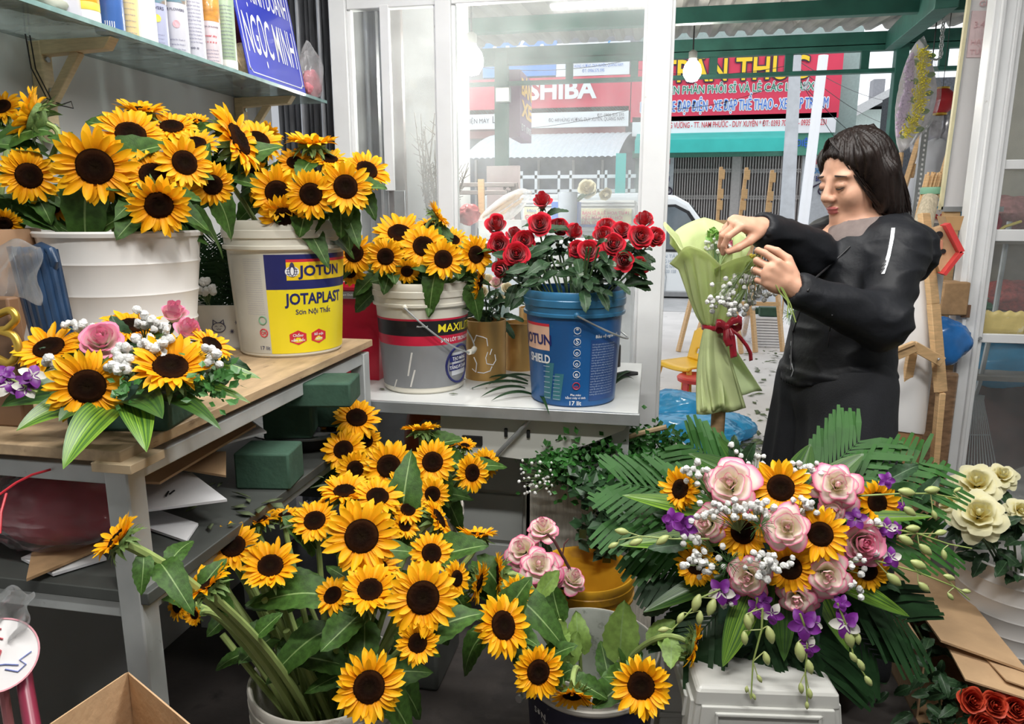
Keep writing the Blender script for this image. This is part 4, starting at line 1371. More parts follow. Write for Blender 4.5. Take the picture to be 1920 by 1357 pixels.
bucket('bucket','ochre yellow bucket holding pink edged roses',cG,.128,.108,hG,YBK,YBK)
cH=P(768,945,2.08)
hH=.36
zH=cH.z-hH
cH.z=zH
bucket('paint_bucket','dirty white bucket of sunflowers in front of the desk',cH,.150,.128,hH,WPLD,WPLD)
o=MB().span((cH.x-.14,cH.y-.12,0),(cH.x+.11,cH.y+.12,zH)).build('plastic_crate',DKB,bev=.01)
tag(o,'low dark crate under the middle sunflower bucket','crate')
# gold pots and red bin on the desk
GOLD=mat('gold_paint',(.50,.30,.10),.35,.55,.12,5)
def gold(px,py,r,h,label):
 c=Pz(px,py,DZ)
 c.z=DZ
 t=thing('gold_pot',label,'pot',c,'gold pots on the desk')
 MB().lathe([(.001,0),(r,0),(r,h),(r-.004,h),(r-.006,.01),(.001,.01)],40,c).build('body',GOLD,t)
 return t,c
tg,cg=gold(911,706,.070,.20,'matt gold pot with white scrawls and mixed roses on the desk')
prg=lambda z:.070
fg=face_to(cg)
for pts in ([(-.6,.13),(-.45,.155),(-.1,.15),(.05,.145),(.1,.12)],[(.30,.11),(.2,.09),(.1,.10),(-.0,.08),(.05,.06),(.35,.055),(.5,.07),(.45,.09)],[(-.7,.04),(-.5,.03),(-.45,.06),(-.6,.08)],[(-.4,.03),(-.1,.028),(.2,.035),(.3,.05)]):
 MB().tube([V((cg.x+.0705*cos(fg+a),cg.y+.0705*sin(fg+a),cg.z+z)) for a,z in pts],.0018,5).build('white_scrawl',LW,tg)
gold(975,690,.06,.17,'gold pot half hidden behind the blue bucket')
gold(1002,672,.06,.20,'second gold pot right behind the blue bucket')
c=Pz(690,706,DZ)+V((-.03,.02,0))
t=thing('bin','tall red plastic bin standing behind the yellow bucket','bin',(c.x,c.y,DZ))
RB=mat('red_bin_plastic',(.55,.012,.04),.3,0,.08,5)
g=MB()
for i,(z,s) in enumerate(((0,.082),(.0,.085),(.30,.10),(.305,.105),(.315,.105),(.315,.10),(.02,.08))):
 g.add([(c.x+sx*s*1.05,c.y+sy*s*.8,DZ+z) for sx,sy in ((-1,-1),(1,-1),(1,1),(-1,1))],[])
for i in range(6):
 for j in range(4):
  g.f.append((i*4+j,i*4+(j+1)%4,i*4+4+(j+1)%4,i*4+4+j))
  g.m.append(0)
g.f+=[(3,2,1,0),(24,25,26,27)]
g.m+=[0,0]
g.build('body',RB,t,smooth=False,bev=.006)
MB().box((c.x-.0,c.y-.0815,DZ+.288),(.06,.006,.024)).build('label',mat('grey_label',(.25,.22,.22),.5),t)
flat_text(MB(),'Nam Dương',(c.x-.026,c.y-.0855,DZ+.286),.052,None,.01).build('lettering',SWHITE,t,smooth=False)
# ======== FLOWERS: the kinds
rf=random.Random(11)
PETAL=mat('sunflower_petal',(1,1,1),.55,0,.07,30,trans=.22,spec=.25,uvgrad=[(0,(.82,.26,.003)),(.35,(.93,.42,.004)),(1,(.97,.53,.008))])
DISC=mat('sunflower_disc',(1,1,1),.95,0,.55,160,bump=.9,bscale=260,spec=.08,uvgrad=[(0,(.040,.022,.008)),(.3,(.024,.009,.004)),(.62,(.045,.014,.005)),(.85,(.085,.028,.007)),(1,(.020,.008,.004))])
CALYX=mat('sunflower_calyx',(.13,.22,.06),.7,0,.25,40,trans=.1)
STEM=mat('sunflower_stem',(.29,.38,.12),.6,0,.2,25,stretch=(1,1,.2))
LEAF=mat('sunflower_leaf',(.046,.108,.019),.5,0,.38,9,trans=.14,bump=.12,bscale=50,spec=.28)
LEAFV=mat('leaf_vein',(.18,.28,.09),.55,0,.1)
LEAFP=mat('pale_sunflower_leaf',(.20,.32,.07),.5,0,.2,9,trans=.2,bump=.1,bscale=50)
RLEAF=mat('rose_leaf',(.026,.062,.026),.45,0,.35,12,trans=.08,spec=.28)
RLEAFV=mat('rose_leaf_vein',(.07,.13,.06),.5)
RSTEM=mat('rose_stem',(.06,.11,.04),.5,0,.2)
def sunflower_head(seed,cup,droop,ragged=.0):
 r=random.Random(seed)
 g=MB()
 rd=.198
 for ring,(n,L,tz,w) in enumerate(((19,.305,.10,.080),(18,.285,.24,.074),(9,.21,.42,.058))):
  for k in range(n):
   a=2*pi*(k+.5*ring)/n+r.uniform(-.09,.09)
   ln=L*r.uniform(.86,1.10)
   ww=w*r.uniform(.8,1.15)
   el=tz+cup+r.uniform(-.16,.18)+(r.uniform(-.5,.5)*ragged)
   bend=droop+r.uniform(-.25,.3)
   tw=r.uniform(-.35,.35)
   side=r.uniform(-.18,.18)
   fold=r.uniform(.15,.6)
   def fn(u,v,a=a,ln=ln,ww=ww,el=el,bend=bend,tw=tw,side=side,fold=fold):
    s=2*v-1
    half=ww*(u+.12)**.5*max(0,1-u**2.4)**.75
    e=el-bend*u
    x=rd-.03+ln*u*cos(e*.8)
    z=-.01+ln*u*sin(e)+fold*half*s*s
    y=half*s*cos(tw*u)+side*ln*u*u
    z+=half*s*sin(tw*u)
    return (x*cos(a)-y*sin(a),x*sin(a)+y*cos(a),z)
   g.add(*_patch(fn,6,4))
 d=MB()
 n=44
 def fd(u,v):
  q=2*pi*v
  rr=rd*(u**.8)*1.03
  hgt=.055*(1-u**2.6)-.03*exp(-(u/.28)**2)+.012*r.random()+(.022*(r.random()) if u>.6 else 0)
  return (rr*cos(q),rr*sin(q),hgt)
 vs,fs,mm=[],[],[]
 rows=11
 for i in range(rows+1):
  for j in range(n):
   vs.append(fd(i/rows,j/n))
 for i in range(rows):
  for j in range(n):
   fs.append((i*n+j,(i+1)*n+j,(i+1)*n+(j+1)%n,i*n+(j+1)%n))
 d.add(vs,fs,0,[(0,i/rows) for i in range(rows+1) for j in range(n)])
 c=MB()
 c.lathe([(.235,0.0),(.24,-.03),(.20,-.085),(.12,-.135),(.045,-.17),(.02,-.18)],20)
 for ring,(nb,el0) in enumerate(((13,-.35),(12,.0))):
  for k in range(nb):
   a=2*pi*(k+.5*ring)/nb+r.uniform(-.1,.1)
   ln=r.uniform(.17,.27)
   el=el0+r.uniform(-.3,.15)
   cu=r.uniform(-.9,.2)
   def fb(u,v,a=a,ln=ln,el=el,cu=cu):
    s=2*v-1
    half=.052*(1-u)**.8*(1+.3*u)
    e=el+cu*u
    x=.20+ln*u*cos(e)
    z=-.06+ln*u*sin(e)-.05*ring+.3*half*s*s
    y=half*s
    return (x*cos(a)-y*sin(a),x*sin(a)+y*cos(a),z)
   c.add(*_patch(fb,3,2))
 return g.data('petal_ring',PETAL),d.data('flower_disc',DISC),c.data('calyx',CALYX)
def _patch(fn,nu,nv):
 t=MB().grid(fn,nu,nv)
 return t.v,t.f,0,t.uv
def leaf_data(name,seed,mats,heart=.42,serr=.014,droop=.35,fold=.25,wave=.05,tip=.8,n=12,base_w=.5):
 r=random.Random(seed)
 vsn=(-1,-.55,-.045,.045,.55,1)
 g=MB()
 vs,uv=[],[]
 ph=r.uniform(0,6)
 cv=r.uniform(-.12,.12)
 for i in range(n+1):
  u=i/n
  half=heart*(u+.015)**base_w*max(0,1-u)**tip*1.75
  for v in vsn:
   h=half*abs(v)
   if abs(v)==1:h+=serr*(1 if i%2 else -1)*(1 if 0<i<n else 0)
   x=h*(1 if v>0 else -1)+cv*u*u
   z=fold*h-droop*u*u+wave*sin(ph+7*u+2*v)*abs(v)
   back=-.10*abs(v)*(1-u)**3*(1 if heart>.3 else 0)
   vs.append((x,u*(1-.12*droop)+back,z))
   uv.append((v*.5+.5,u))
 k=len(vsn)
 for i in range(n):
  for j in range(k-1):
   g.add([],[])
   g.f.append((i*k+j,i*k+j+1,(i+1)*k+j+1,(i+1)*k+j))
   g.m.append(1 if j==2 else 0)
 g.v=vs
 g.uv=uv
 return g.data(name,mats)
HEADS={'flat':[sunflower_head(s,.02,.15) for s in (1,2,3)],'cup':[sunflower_head(s,.42,.25) for s in (4,5)],'tight':[sunflower_head(s,.80,.35) for s in (6,)],'ragged':[sunflower_head(s,.18,.30,1.0) for s in (8,9)],}
LEAVES=[leaf_data('leaf',s,[LEAF,LEAFV],droop=d,fold=f) for s,d,f in ((1,.3,.3),(2,.7,.2),(3,.1,.45),(4,1.0,.25))]
PLEAVES=[leaf_data('leaf',s,[LEAFP,LEAFV],droop=d,fold=f) for s,d,f in ((5,.3,.3),(6,.1,.2))]
RLEAVES=[leaf_data('leaf',s,[RLEAF,RLEAFV],heart=.27,serr=.012,droop=d,fold=f,base_w=.6,tip=.7) for s,d,f in ((11,.2,.35),(12,.5,.2),(13,.05,.5))]
def bez(p,k):
 out=[]
 for i in range(k+1):
  t=i/k
  out.append(p[0]*(1-t)**3+p[1]*3*t*(1-t)**2+p[2]*3*t*t*(1-t)+p[3]*t**3)
 return out
def leaf_m(p,d,nrm,s):
 """leaf with its base at p, growing along d"""
 y=d.normalized()
 z=nrm-y*nrm.dot(y)
 if z.length<1e-3:z=y.orthogonal()
 z.normalize()
 x=y.cross(z)
 return M(((x.x*s,y.x*s,z.x*s,p.x),(x.y*s,y.y*s,z.y*s,p.y),(x.z*s,y.z*s,z.z*s,p.z),(0,0,0,1)))
def leaves_on(t,pts,n,sizes,lib,f0=.35,f1=.92,name='leaf',rr=rf,hang=.35,petiole=None):
 for k in range(n):
  f=f0+(f1-f0)*(k+rr.random())/n
  i=min(len(pts)-2,int(f*(len(pts)-1)))
  p=pts[i].lerp(pts[i+1],f*(len(pts)-1)-i)
  tg=(pts[i+1]-pts[i]).normalized()
  a=rr.uniform(0,2*pi)
  o=tg.orthogonal().normalized()
  side=(o*cos(a)+tg.cross(o)*sin(a))
  toc=(CAM-p).normalized()
  if side.dot(toc)<-.2:side=side-toc*(side.dot(toc))*1.4
  d=(side+tg*rr.uniform(.1,.6)+V((0,0,-hang*rr.random()))).normalized()
  s=rr.uniform(*sizes)
  nrm=(V((0,0,1))*.7+toc*.6+side*rr.uniform(-.3,.3))
  st=p+d*s*.18
  if petiole:
   pm=MB().tube([p,p+d*s*.12+V((0,0,.004)),st],.0018,5).build('leaf_stalk',petiole,t)
  link(name,rr.choice(lib),t,leaf_m(st,d,nrm,s))
CNT=[0]
def sunflower(px,py,w,ax,ay,t,label,pot=None,kind='flat',nl=2,leaf=(.07,.12),group=None,lib=None,stem_r=.006,ctrl=None,roll=None,pale=False,f0=.35):
 """head centre at the pixel, w wide, at depth t, facing the camera turned by (ax, ay)"""
 h=P(px,py,t)
 D=w*t/FPX*1.13
 n=tilt(h,ax,ay)
 CNT[0]+=1
 petals,disc,calyx=HEADS[kind][CNT[0]%len(HEADS[kind])]
 m=TRS(h,n,roll if roll is not None else rf.uniform(0,6.28),D)
 back=h-n*D*.17
 if pot is not None:
  c,rr_,zr,zb=pot
  dv=V((h.x-c.x,h.y-c.y,0))
  out=dv.normalized()*min(dv.length*.45,rr_*.72) if dv.length>1e-4 else V((0,0,0))
  p0=V((c.x,c.y,zb))-out*.25+V((rf.uniform(-.03,.03),rf.uniform(-.03,.03),0))
  p1=V((c.x,c.y,zr+max(.03,(h.z-zr)*.35)))+out
  p2=back-n*max(.05,D*.55)+V((0,0,.012))
  cp=[p0,p1,p2,back]
 else:
  cp=ctrl(back,n,D) if ctrl else [back-n*.10-V((0,0,.03)),back-n*.08,back-n*.04,back]
 pts=bez(cp,14)
 root=thing('sunflower',label,'sunflower',pts[0],group)
 MB().tube(pts,[stem_r*(1.15-.25*i/14) for i in range(15)],8).build('stem',STEM,root)
 link('petal_ring',petals,root,m)
 link('flower_disc',disc,root,m)
 link('calyx',calyx,root,m)
 if pot is not None and pot[2]>.9:leaves_on(root,pts,2,(.06,.10),LEAVES,f0=.42,f1=.8,hang=1.3)
 if nl:leaves_on(root,pts,nl,leaf,lib or (PLEAVES if pale else LEAVES),f0=f0)
 return root
 # -------- roses
def rose_data(name,m,seed,layers,curl=.25,edge=.06):
 r=random.Random(seed)
 g=MB()
 for (rad,n,h,flare,spread,z0) in layers:
  a_off=r.uniform(0,6.28)
  for k in range(n):
   a=a_off+2*pi*k/n+r.uniform(-.15,.15)
   hh=h*r.uniform(.92,1.08)
   fl=flare*r.uniform(.7,1.3)
   rd=rad*r.uniform(.94,1.06)
   wv=r.uniform(0,6)
   def fn(u,v):
    s=2*v-1
    top=1-.30*abs(s)**2.6
    uu=u*top
    rr=rd*(.30+.70*min(1,uu*1.6)**.6)+fl*uu**3+.02*sin(wv+5*s)*u
    z=z0+hh*(uu**.9)-fl*curl*2.2*max(0,uu-.55)**1.5*2
    if uu>.8 and fl>.05:
     z-=(uu-.8)*.25
    aa=a+s*spread*(.55+.45*u**.5)
    return (rr*cos(aa),rr*sin(aa),z)
   g.add(*_patch(fn,7,8))
   # closed heart
 g.lathe([(.001,layers[0][5]),(.05,layers[0][5]+.1),(.045,layers[0][2]*.8),(.001,layers[0][2]*.86)],10)
 zs=[v[2] for v in g.v]
 g.uv=[(u[0],u[1]) for u in g.uv]
 return g.data(name,m)
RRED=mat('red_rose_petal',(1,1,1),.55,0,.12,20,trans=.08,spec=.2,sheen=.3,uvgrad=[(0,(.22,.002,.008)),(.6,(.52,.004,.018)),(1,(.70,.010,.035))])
RPINK=mat('pink_edged_petal',(1,1,1),.5,0,.04,12,trans=.22,spec=.25,uvgrad=[(0,(.80,.72,.42)),(.5,(.90,.80,.66)),(.86,(.91,.72,.68)),(.95,(.88,.34,.46)),(1,(.82,.10,.28))])
RPNK2=mat('pink_rose_petal',(1,1,1),.5,0,.04,12,trans=.22,spec=.25,uvgrad=[(0,(.86,.80,.62)),(.5,(.88,.62,.62)),(1,(.84,.22,.40))])
RYEL=mat('yellow_rose_petal',(1,1,1),.5,0,.05,12,trans=.22,spec=.25,uvgrad=[(0,(.88,.72,.22)),(.5,(.90,.83,.42)),(1,(.92,.88,.60))])
RCRM=mat('cream_rose_petal',(1,1,1),.5,0,.05,12,trans=.2,spec=.25,uvgrad=[(0,(.75,.62,.35)),(1,(.85,.78,.58))])
TIGHT=[(.07,2,.62,0,1.6,.0),(.125,3,.62,.0,1.3,.0),(.19,3,.60,.02,1.25,-.02),(.265,4,.56,.06,1.05,-.05),(.34,5,.50,.12,.9,-.08),(.40,5,.40,.16,.85,-.10)]
BUD=[(.08,2,.80,0,1.6,.0),(.14,3,.78,0,1.3,.0),(.21,3,.74,.01,1.25,-.03),(.28,4,.66,.05,1.1,-.06),(.33,4,.55,.16,.9,-.08)]
OPEN=[(.06,2,.46,0,1.5,.02),(.12,3,.45,.02,1.2,.0),(.21,3,.41,.08,1.1,-.03),(.25,4,.33,.17,.9,-.06),(.26,5,.20,.25,.75,-.10)]
LOOSE=[(.06,2,.42,0,1.4,.02),(.12,3,.42,.03,1.1,.0),(.18,4,.37,.10,.9,-.02),(.21,5,.29,.18,.75,-.05),(.23,6,.2,.25,.66,-.08),(.23,6,.12,.31,.6,-.11)]
ROSES={'red':[rose_data('bloom',RRED,s,TIGHT) for s in (1,2,3)]+[rose_data('bloom',RRED,4,BUD)],'redbud':[rose_data('bloom',RRED,5,BUD)],'pink':[rose_data('bloom',RPINK,s,OPEN) for s in (6,7)]+[rose_data('bloom',RPINK,8,LOOSE)],'pinkbud':[rose_data('bloom',RPINK,9,BUD)],'rosy':[rose_data('bloom',RPNK2,10,TIGHT)],'rosybud':[rose_data('bloom',RPNK2,12,BUD)],'yellow':[rose_data('bloom',RYEL,s,LOOSE) for s in (13,14)],'cream':[rose_data('bloom',RCRM,15,TIGHT)],}
def sepals():
 g=MB().lathe([(.02,-.24),(.10,-.2),(.13,-.12),(.10,-.06)],12)
 for k in range(5):
  a=2*pi*k/5
  def fn(u,v):
   s=2*v-1
   half=.06*(1-u)**.8
   x=.10+.16*u
   z=-.10-.16*u*u
   y=half*s
   return (x*cos(a)-y*sin(a),x*sin(a)+y*cos(a),z)
  g.add(*_patch(fn,4,2))
 return g.data('calyx',RSTEM)
SEPAL=sepals()
def rose(px,py,w,ax,ay,t,label,kind='red',pot=None,nl=3,leaf=(.05,.075),group=None,cat='rose',ctrl=None,stem_len=.1,f0=.45):
 h=P(px,py,t)
 D=w*t/FPX*.97
 n=tilt(h,ax,ay)
 CNT[0]+=1
 bl=ROSES[kind][CNT[0]%len(ROSES[kind])]
 org=h-n*D*.22
 m=TRS(org,n,rf.uniform(0,6.28),D)
 back=org-n*D*.22
 if pot is not None:
  c,rr_,zr,zb=pot
  dv=V((h.x-c.x,h.y-c.y,0))
  out=dv.normalized()*min(dv.length*.5,rr_*.75) if dv.length>1e-4 else V((0,0,0))
  cp=[V((c.x,c.y,zb))-out*.3,V((c.x,c.y,zr+(h.z-zr)*.3))+out,back-n*.05-V((0,0,.05)),back]
 elif ctrl:
  cp=ctrl(back,n,D)
 else:
  cp=[back-n*stem_len,back-n*stem_len*.7,back-n*stem_len*.3,back]
 pts=bez(cp,10)
 root=thing('rose',label,cat,pts[0],group)
 MB().tube(pts,.0032,6).build('stem',RSTEM,root)
 link('bloom',bl,root,m)
 link('calyx',SEPAL,root,m)
 if nl:leaves_on(root,pts,nl,leaf,RLEAVES,f0=f0,f1=.95)
 return root
 # -------- baby's breath, palm fronds, blade leaves, orchids
BBW=mat('white_florets',(.82,.82,.80),.8,0,.06,60,bump=.5,bscale=220,trans=.15)
BBS=mat('thin_green_stalk',(.18,.26,.10),.6)
def floret(g,p,r,rnd,n=8):
 k=5
 vs,fs=[],[]
 o=V((rnd.uniform(0,9),rnd.uniform(0,9),0))
 for i in range(k+1):
  th=pi*i/k
  for j in range(n):
   a=2*pi*j/n
   d=V((sin(th)*cos(a),sin(th)*sin(a),cos(th)))
   vs.append(p+d*r*(1+.28*(rnd.random()-.5)))
 for i in range(k):
  for j in range(n):
   fs.append((i*n+j,(i+1)*n+j,(i+1)*n+(j+1)%n,i*n+(j+1)%n))
 g.add(vs,fs)
def breath(root_p,pts,label,r=.0055,group="sprays of small white florets",rnd=rf,spread=0):
 t=thing('babys_breath',label,'filler flower',root_p,group)
 s=MB()
 mid=sum((V(p) for p in pts),V())/len(pts)
 j=root_p.lerp(mid,.6)
 s.tube([root_p,root_p.lerp(j,.5)+V((0,0,.004)),j],.0013,5)
 for p in pts:
  s.tube([j,j.lerp(p,.5)+V((0,0,.004)),p],.0007,4)
 s.build('stalk',BBS,t)
 f=MB()
 for p in pts:floret(f,V(p),r*rnd.uniform(.8,1.25),rnd)
 o=f.build('florets',BBW,t)
 o['kind']='stuff'
 return t
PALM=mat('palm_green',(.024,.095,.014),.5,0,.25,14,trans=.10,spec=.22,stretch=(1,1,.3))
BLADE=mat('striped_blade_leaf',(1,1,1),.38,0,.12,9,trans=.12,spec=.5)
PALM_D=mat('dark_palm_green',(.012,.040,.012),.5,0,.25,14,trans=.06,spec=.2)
def stripe_leaf_mat(name,a,b):
 m=mat(name,a,.36,0,.15,8,trans=.12,spec=.5)
 nt=m.node_tree
 N,L=nt.nodes,nt.links
 tc=[n for n in N if n.type=='TEX_COORD'][0]
 sp=N.new('ShaderNodeSeparateXYZ')
 L.new(tc.outputs['UV'],sp.inputs[0])
 wv=N.new('ShaderNodeTexNoise')
 wv.noise_dimensions='1D'
 wv.inputs['Scale'].default_value=13
 wv.inputs['Detail'].default_value=3
 L.new(sp.outputs['X'],wv.inputs['W'])
 rp=N.new('ShaderNodeValToRGB')
 rp.color_ramp.elements[0].position=.42
 rp.color_ramp.elements[1].position=.62
 L.new(wv.outputs['Fac'],rp.inputs['Fac'])
 p=N['Principled BSDF']
 src=p.inputs['Base Color'].links[0].from_socket
 mx=N.new('ShaderNodeMix')
 mx.data_type='RGBA'
 L.new(rp.outputs['Color'],mx.inputs['Factor'])
 L.new(src,mx.inputs['A'])
 mx.inputs['B'].default_value=(*b,1)
 L.new(mx.outputs['Result'],p.inputs['Base Color'])
 tr=[n for n in N if n.type=='BSDF_TRANSLUCENT']
 if tr:L.new(mx.outputs['Result'],tr[0].inputs['Color'])
 return m
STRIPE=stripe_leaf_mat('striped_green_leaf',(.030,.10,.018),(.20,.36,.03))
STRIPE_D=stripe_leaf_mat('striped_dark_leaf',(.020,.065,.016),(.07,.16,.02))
def blade(a,b,w,label,m=None,sag=.0,nrm=None,group='long blade leaves',name='blade_leaf',tw=.0,cat='leaf',fold=.3,mid=None):
 """long lance leaf from a to b"""
 a,b=V(a),V(b)
 L_=(b-a).length
 mid=mid or (a.lerp(b,.5)+V((0,0,sag)))
 pts=[a*(1-t)**2+mid*2*t*(1-t)+b*t*t for t in [i/14 for i in range(15)]]
 nrm=nrm or (CAM-a).normalized()*.7+V((0,0,.7))
 g=MB()
 vs,uv=[],[]
 K=8
 for i,p in enumerate(pts):
  u=i/14
  t=(pts[min(i+1,14)]-pts[max(i-1,0)]).normalized()
  x=t.cross(nrm).normalized()
  z=x.cross(t)
  h=w*.5*(sin(pi*min(1,(u*.93+.07))**.75)**.8 if u<1 else 0)
  q=tw*u
  for j in range(K+1):
   s=2*j/K-1
   vs.append(p+(x*cos(q)+z*sin(q))*h*s+(z*cos(q)-x*sin(q))*fold*h*abs(s))
   uv.append((j/K,u))
 fs=[(i*(K+1)+j,i*(K+1)+j+1,(i+1)*(K+1)+j+1,(i+1)*(K+1)+j) for i in range(14) for j in range(K)]
 g.add(vs,fs,0,uv)
 o=g.build(name,m or STRIPE)
 return tag(o,label,cat,group)
def frond(a,b,label,half=.09,n=24,m=None,sag=.02,droop=.2,group='palm fronds of the large arrangement',wl=.011,nrm=None,f0=.12,ang=.85):
 """feather palm: rachis from a to b with pinnate strips"""
 a,b=V(a),V(b)
 mid=a.lerp(b,.5)+V((0,0,sag))
 q=lambda t:a*(1-t)**2+mid*2*t*(1-t)+b*t*t
 g=MB().tube([q(i/12) for i in range(13)],[.0025*(1-.7*i/12) for i in range(13)],6)
 nrm=nrm or ((CAM-a).normalized()*.75+V((0,0,.5)))
 for k in range(n):
  u=f0+(1-f0)*k/(n-1)
  p=q(u)
  t=(q(min(1,u+.02))-q(max(0,u-.02))).normalized()
  x=t.cross(nrm).normalized()
  z=x.cross(t).normalized()
  ln=half*(.25+.9*sin(pi*(.10+.78*u))**.7)*rf.uniform(.9,1.08)
  for s in (-1,1):
   d=(x*s*sin(ang)+t*cos(ang)+z*rf.uniform(.0,.25)).normalized()
   e=p+d*ln-V((0,0,droop*ln*.5))
   mm=p+d*ln*.5
   wd=d.cross(z).normalized()*wl*.5
   g.add([p-wd*.4,p+wd*.4,mm+wd,mm-wd,e+wd*.55,e-wd*.55],[(0,1,2,3),(3,2,4,5)],0)
 o=g.build('palm_frond',m or PALM,smooth=False)
 return tag(o,label,'palm leaf',group)
OBUD=mat('orchid_bud',(.46,.52,.20),.4,0,.12,30,trans=.15)
OPUR=mat('orchid_purple',(.17,.018,.24),.45,0,.25,30,trans=.12)
OWHT=mat('orchid_white',(.74,.72,.66),.5,0,.08,30,trans=.2)
OSTEM=mat('orchid_stem',(.26,.34,.09),.5)
def orchid(pix,t,label,buds,blooms=(),r=.0022,group='orchid sprays'):
 pts=[P(*p,t) if len(p)==2 else P(*p) for p in pix]
 root=thing('orchid_spray',label,'orchid',pts[0],group)
 MB().tube(pts,[r*(1-.5*i/len(pts)) for i in range(len(pts))],6).build('stem',OSTEM,root)
 for (px,py,ln,ang,*tt) in buds:
  d=tt[0] if tt else t
  p=P(px,py,d)
  L_=ln*d/FPX
  dr=(_rt*cos(R(ang))+_up*sin(R(ang))).normalized()
  near=min(pts,key=lambda q:(q-(p-dr*L_*.5)).length)
  g=MB()
  g.lathe([(.001,-.5),(.10,-.42),(.22,-.18),(.25,.05),(.17,.3),(.06,.46),(.001,.5)],12)
  b=MB().merge(g,TRS(p,dr,0,L_))
  b.tube([near,near.lerp(p-dr*L_*.5,.6),p-dr*L_*.48],.0011,5)
  b.build('bud',OBUD,root)
 for (px,py,w,ax,ay,mixw,*tt) in blooms:
  d=tt[0] if tt else t
  p=P(px,py,d)
  n=tilt(p,ax,ay)
  m=TRS(p,n,rf.uniform(0,6.3),w*d/FPX)
  pm,wm=MB(),MB()
  for k in range(5):
   a=2*pi*k/5
   def fn(u,v):
    s=2*v-1
    half=.17*sin(pi*min(1,u*.9+.1))**.7
    x=.02+.46*u
    z=.14*u-.18*u*u+.25*half*s*s
    y=half*s
    return (x*cos(a)-y*sin(a),x*sin(a)+y*cos(a),z)
   (wm if (k%2 and mixw) else pm).add(*_patch(fn,6,4))
  def lip(u,v):
   s=2*v-1
   half=.15*sin(pi*min(1,u*.85+.15))**.6
   return (half*s,-.05-.28*u,.12+.1*u-.25*u*u+.3*half*s*s)
  pm.add(*_patch(lip,6,4))
  link('blossom',MB().merge(pm,m).data('blossom',OPUR),root,I4)
  if mixw:link('white_petals',MB().merge(wm,m).data('white_petals',OWHT),root,I4)
 return root
 # ======== FLOWERS IN PLACE
potA=(cA,.155,TZ+.325,TZ+.08)
potB=(cB,.145,TZ+.345,TZ+.10)
potC=(cC,.145,DZ+.345,DZ+.10)
potH=(cH,.145,zH+.36,zH+.10)
potE=(cE,.145,hE,.08)
potF=(cF,.145,hF,.10)
# brown pot at the far left
cL=P(-25,470,1.50)
cL.z=TZ
t=thing('flower_pot','tan brown pot of sunflowers cut off by the left edge','pot',cL)
MB().lathe([(.001,0),(.075,0),(.095,.2),(.10,.31),(.10,.33),(.095,.33),(.09,.2),(.07,.01),(.001,.01)],40,cL).build('body',mat('tan_brown_pot',(.40,.24,.14),.5,0,.1,5),t)
potL=(cL,.09,TZ+.33,TZ+.08)
GA,GB,GC,GH,GE,GF,GL=('sunflowers in the white ribbed pot','sunflowers in the yellow paint bucket','sunflowers in the grey paint bucket','sunflowers in the middle floor bucket','sunflowers in the foreground bucket','sunflowers in the dark labelled bucket','sunflowers at the left edge')
S=sunflower
S(54,329,102,14,0,1.45,'sunflower facing out at the left edge above the dark blue dustpan',potL,'flat',3,group=GL)
S(62,222,118,-104,22,1.47,'sunflower at the left edge turned up and away, calyx showing',potL,'cup',3,group=GL,f0=.6)
S(4,200,70,-30,40,1.55,'sunflower cut by the left edge under the shelf',potL,'flat',1,group=GL)
S(100,386,62,35,-10,1.52,'small half hidden sunflower low between left edge and white pot',potL,'ragged',1,group=GL)
S(8,418,60,-10,-30,1.46,'lowest sunflower at the left edge, over the tan pot',potL,'flat',2,group=GL)
S(178,312,142,0,-4,1.42,'largest front facing sunflower of the white ribbed pot',potA,'flat',3,(.11,.15),group=GA)
S(245,252,118,3,38,1.53,'sunflower tilted upward behind the largest one in the white pot',potA,'flat',1,group=GA)
S(287,328,106,0,30,1.48,'sunflower tilted upward at the centre of the white pot',potA,'flat',2,group=GA)
S(346,305,100,16,14,1.50,'sunflower right of centre in the white pot, turned a little right',potA,'flat',1,group=GA)
S(298,384,112,2,-16,1.44,'lowest sunflower hanging over the rim of the white pot',potA,'ragged',3,(.07,.10),group=GA)
S(398,346,82,16,-12,1.56,'sunflower at the lower right of the white pot, beside dark leaves',potA,'flat',2,(.09,.13),group=GA)
S(265,208,90,10,82,1.62,'topmost sunflower of the white pot, seen from its side',potA,'cup',1,group=GA,f0=.7)
S(322,238,92,-5,58,1.63,'sunflower facing up behind the centre of the white pot',potA,'flat',0,group=GA)
S(370,228,46,20,70,1.70,'small sunflower peeping out at the back of the white pot',potA,'tight',0,group=GA)
S(368,268,78,0,55,1.60,'sunflower facing up behind the right side of the white pot',potA,'flat',0,group=GA)
S(446,262,136,66,24,1.72,'big sunflower turned to the right between the white and yellow buckets',potB,'flat',6,(.09,.13),group=GB,f0=.5)
S(478,336,94,-60,2,1.85,'sunflower turned left at the left side of the yellow bucket',potB,'flat',3,group=GB)
S(484,262,92,25,45,1.86,'sunflower facing up behind the big turned one of the yellow bucket',potB,'flat',1,group=GB)
S(506,252,52,120,40,1.95,'small bloom at the back left of the yellow bucket, seen from behind',potB,'tight',0,group=GB)
S(585,270,98,4,86,1.86,'topmost sunflower of the yellow bucket, seen from the side',potB,'cup',4,(.08,.11),group=GB,f0=.62)
S(520,361,98,0,2,1.72,'left of the two level front facing sunflowers in the yellow bucket',potB,'flat',2,group=GB)
S(583,364,92,0,0,1.71,'right of the two level front facing sunflowers in the yellow bucket',potB,'flat',2,group=GB)
S(532,406,88,0,-32,1.74,'sunflower nodding over the rim of the yellow bucket',potB,'flat',1,group=GB)
S(648,350,98,5,10,1.73,'large sunflower at the right front of the yellow bucket',potB,'flat',4,(.09,.12),group=GB)
S(688,319,88,22,38,1.80,'rightmost sunflower of the yellow bucket, tilted up',potB,'flat',2,group=GB)
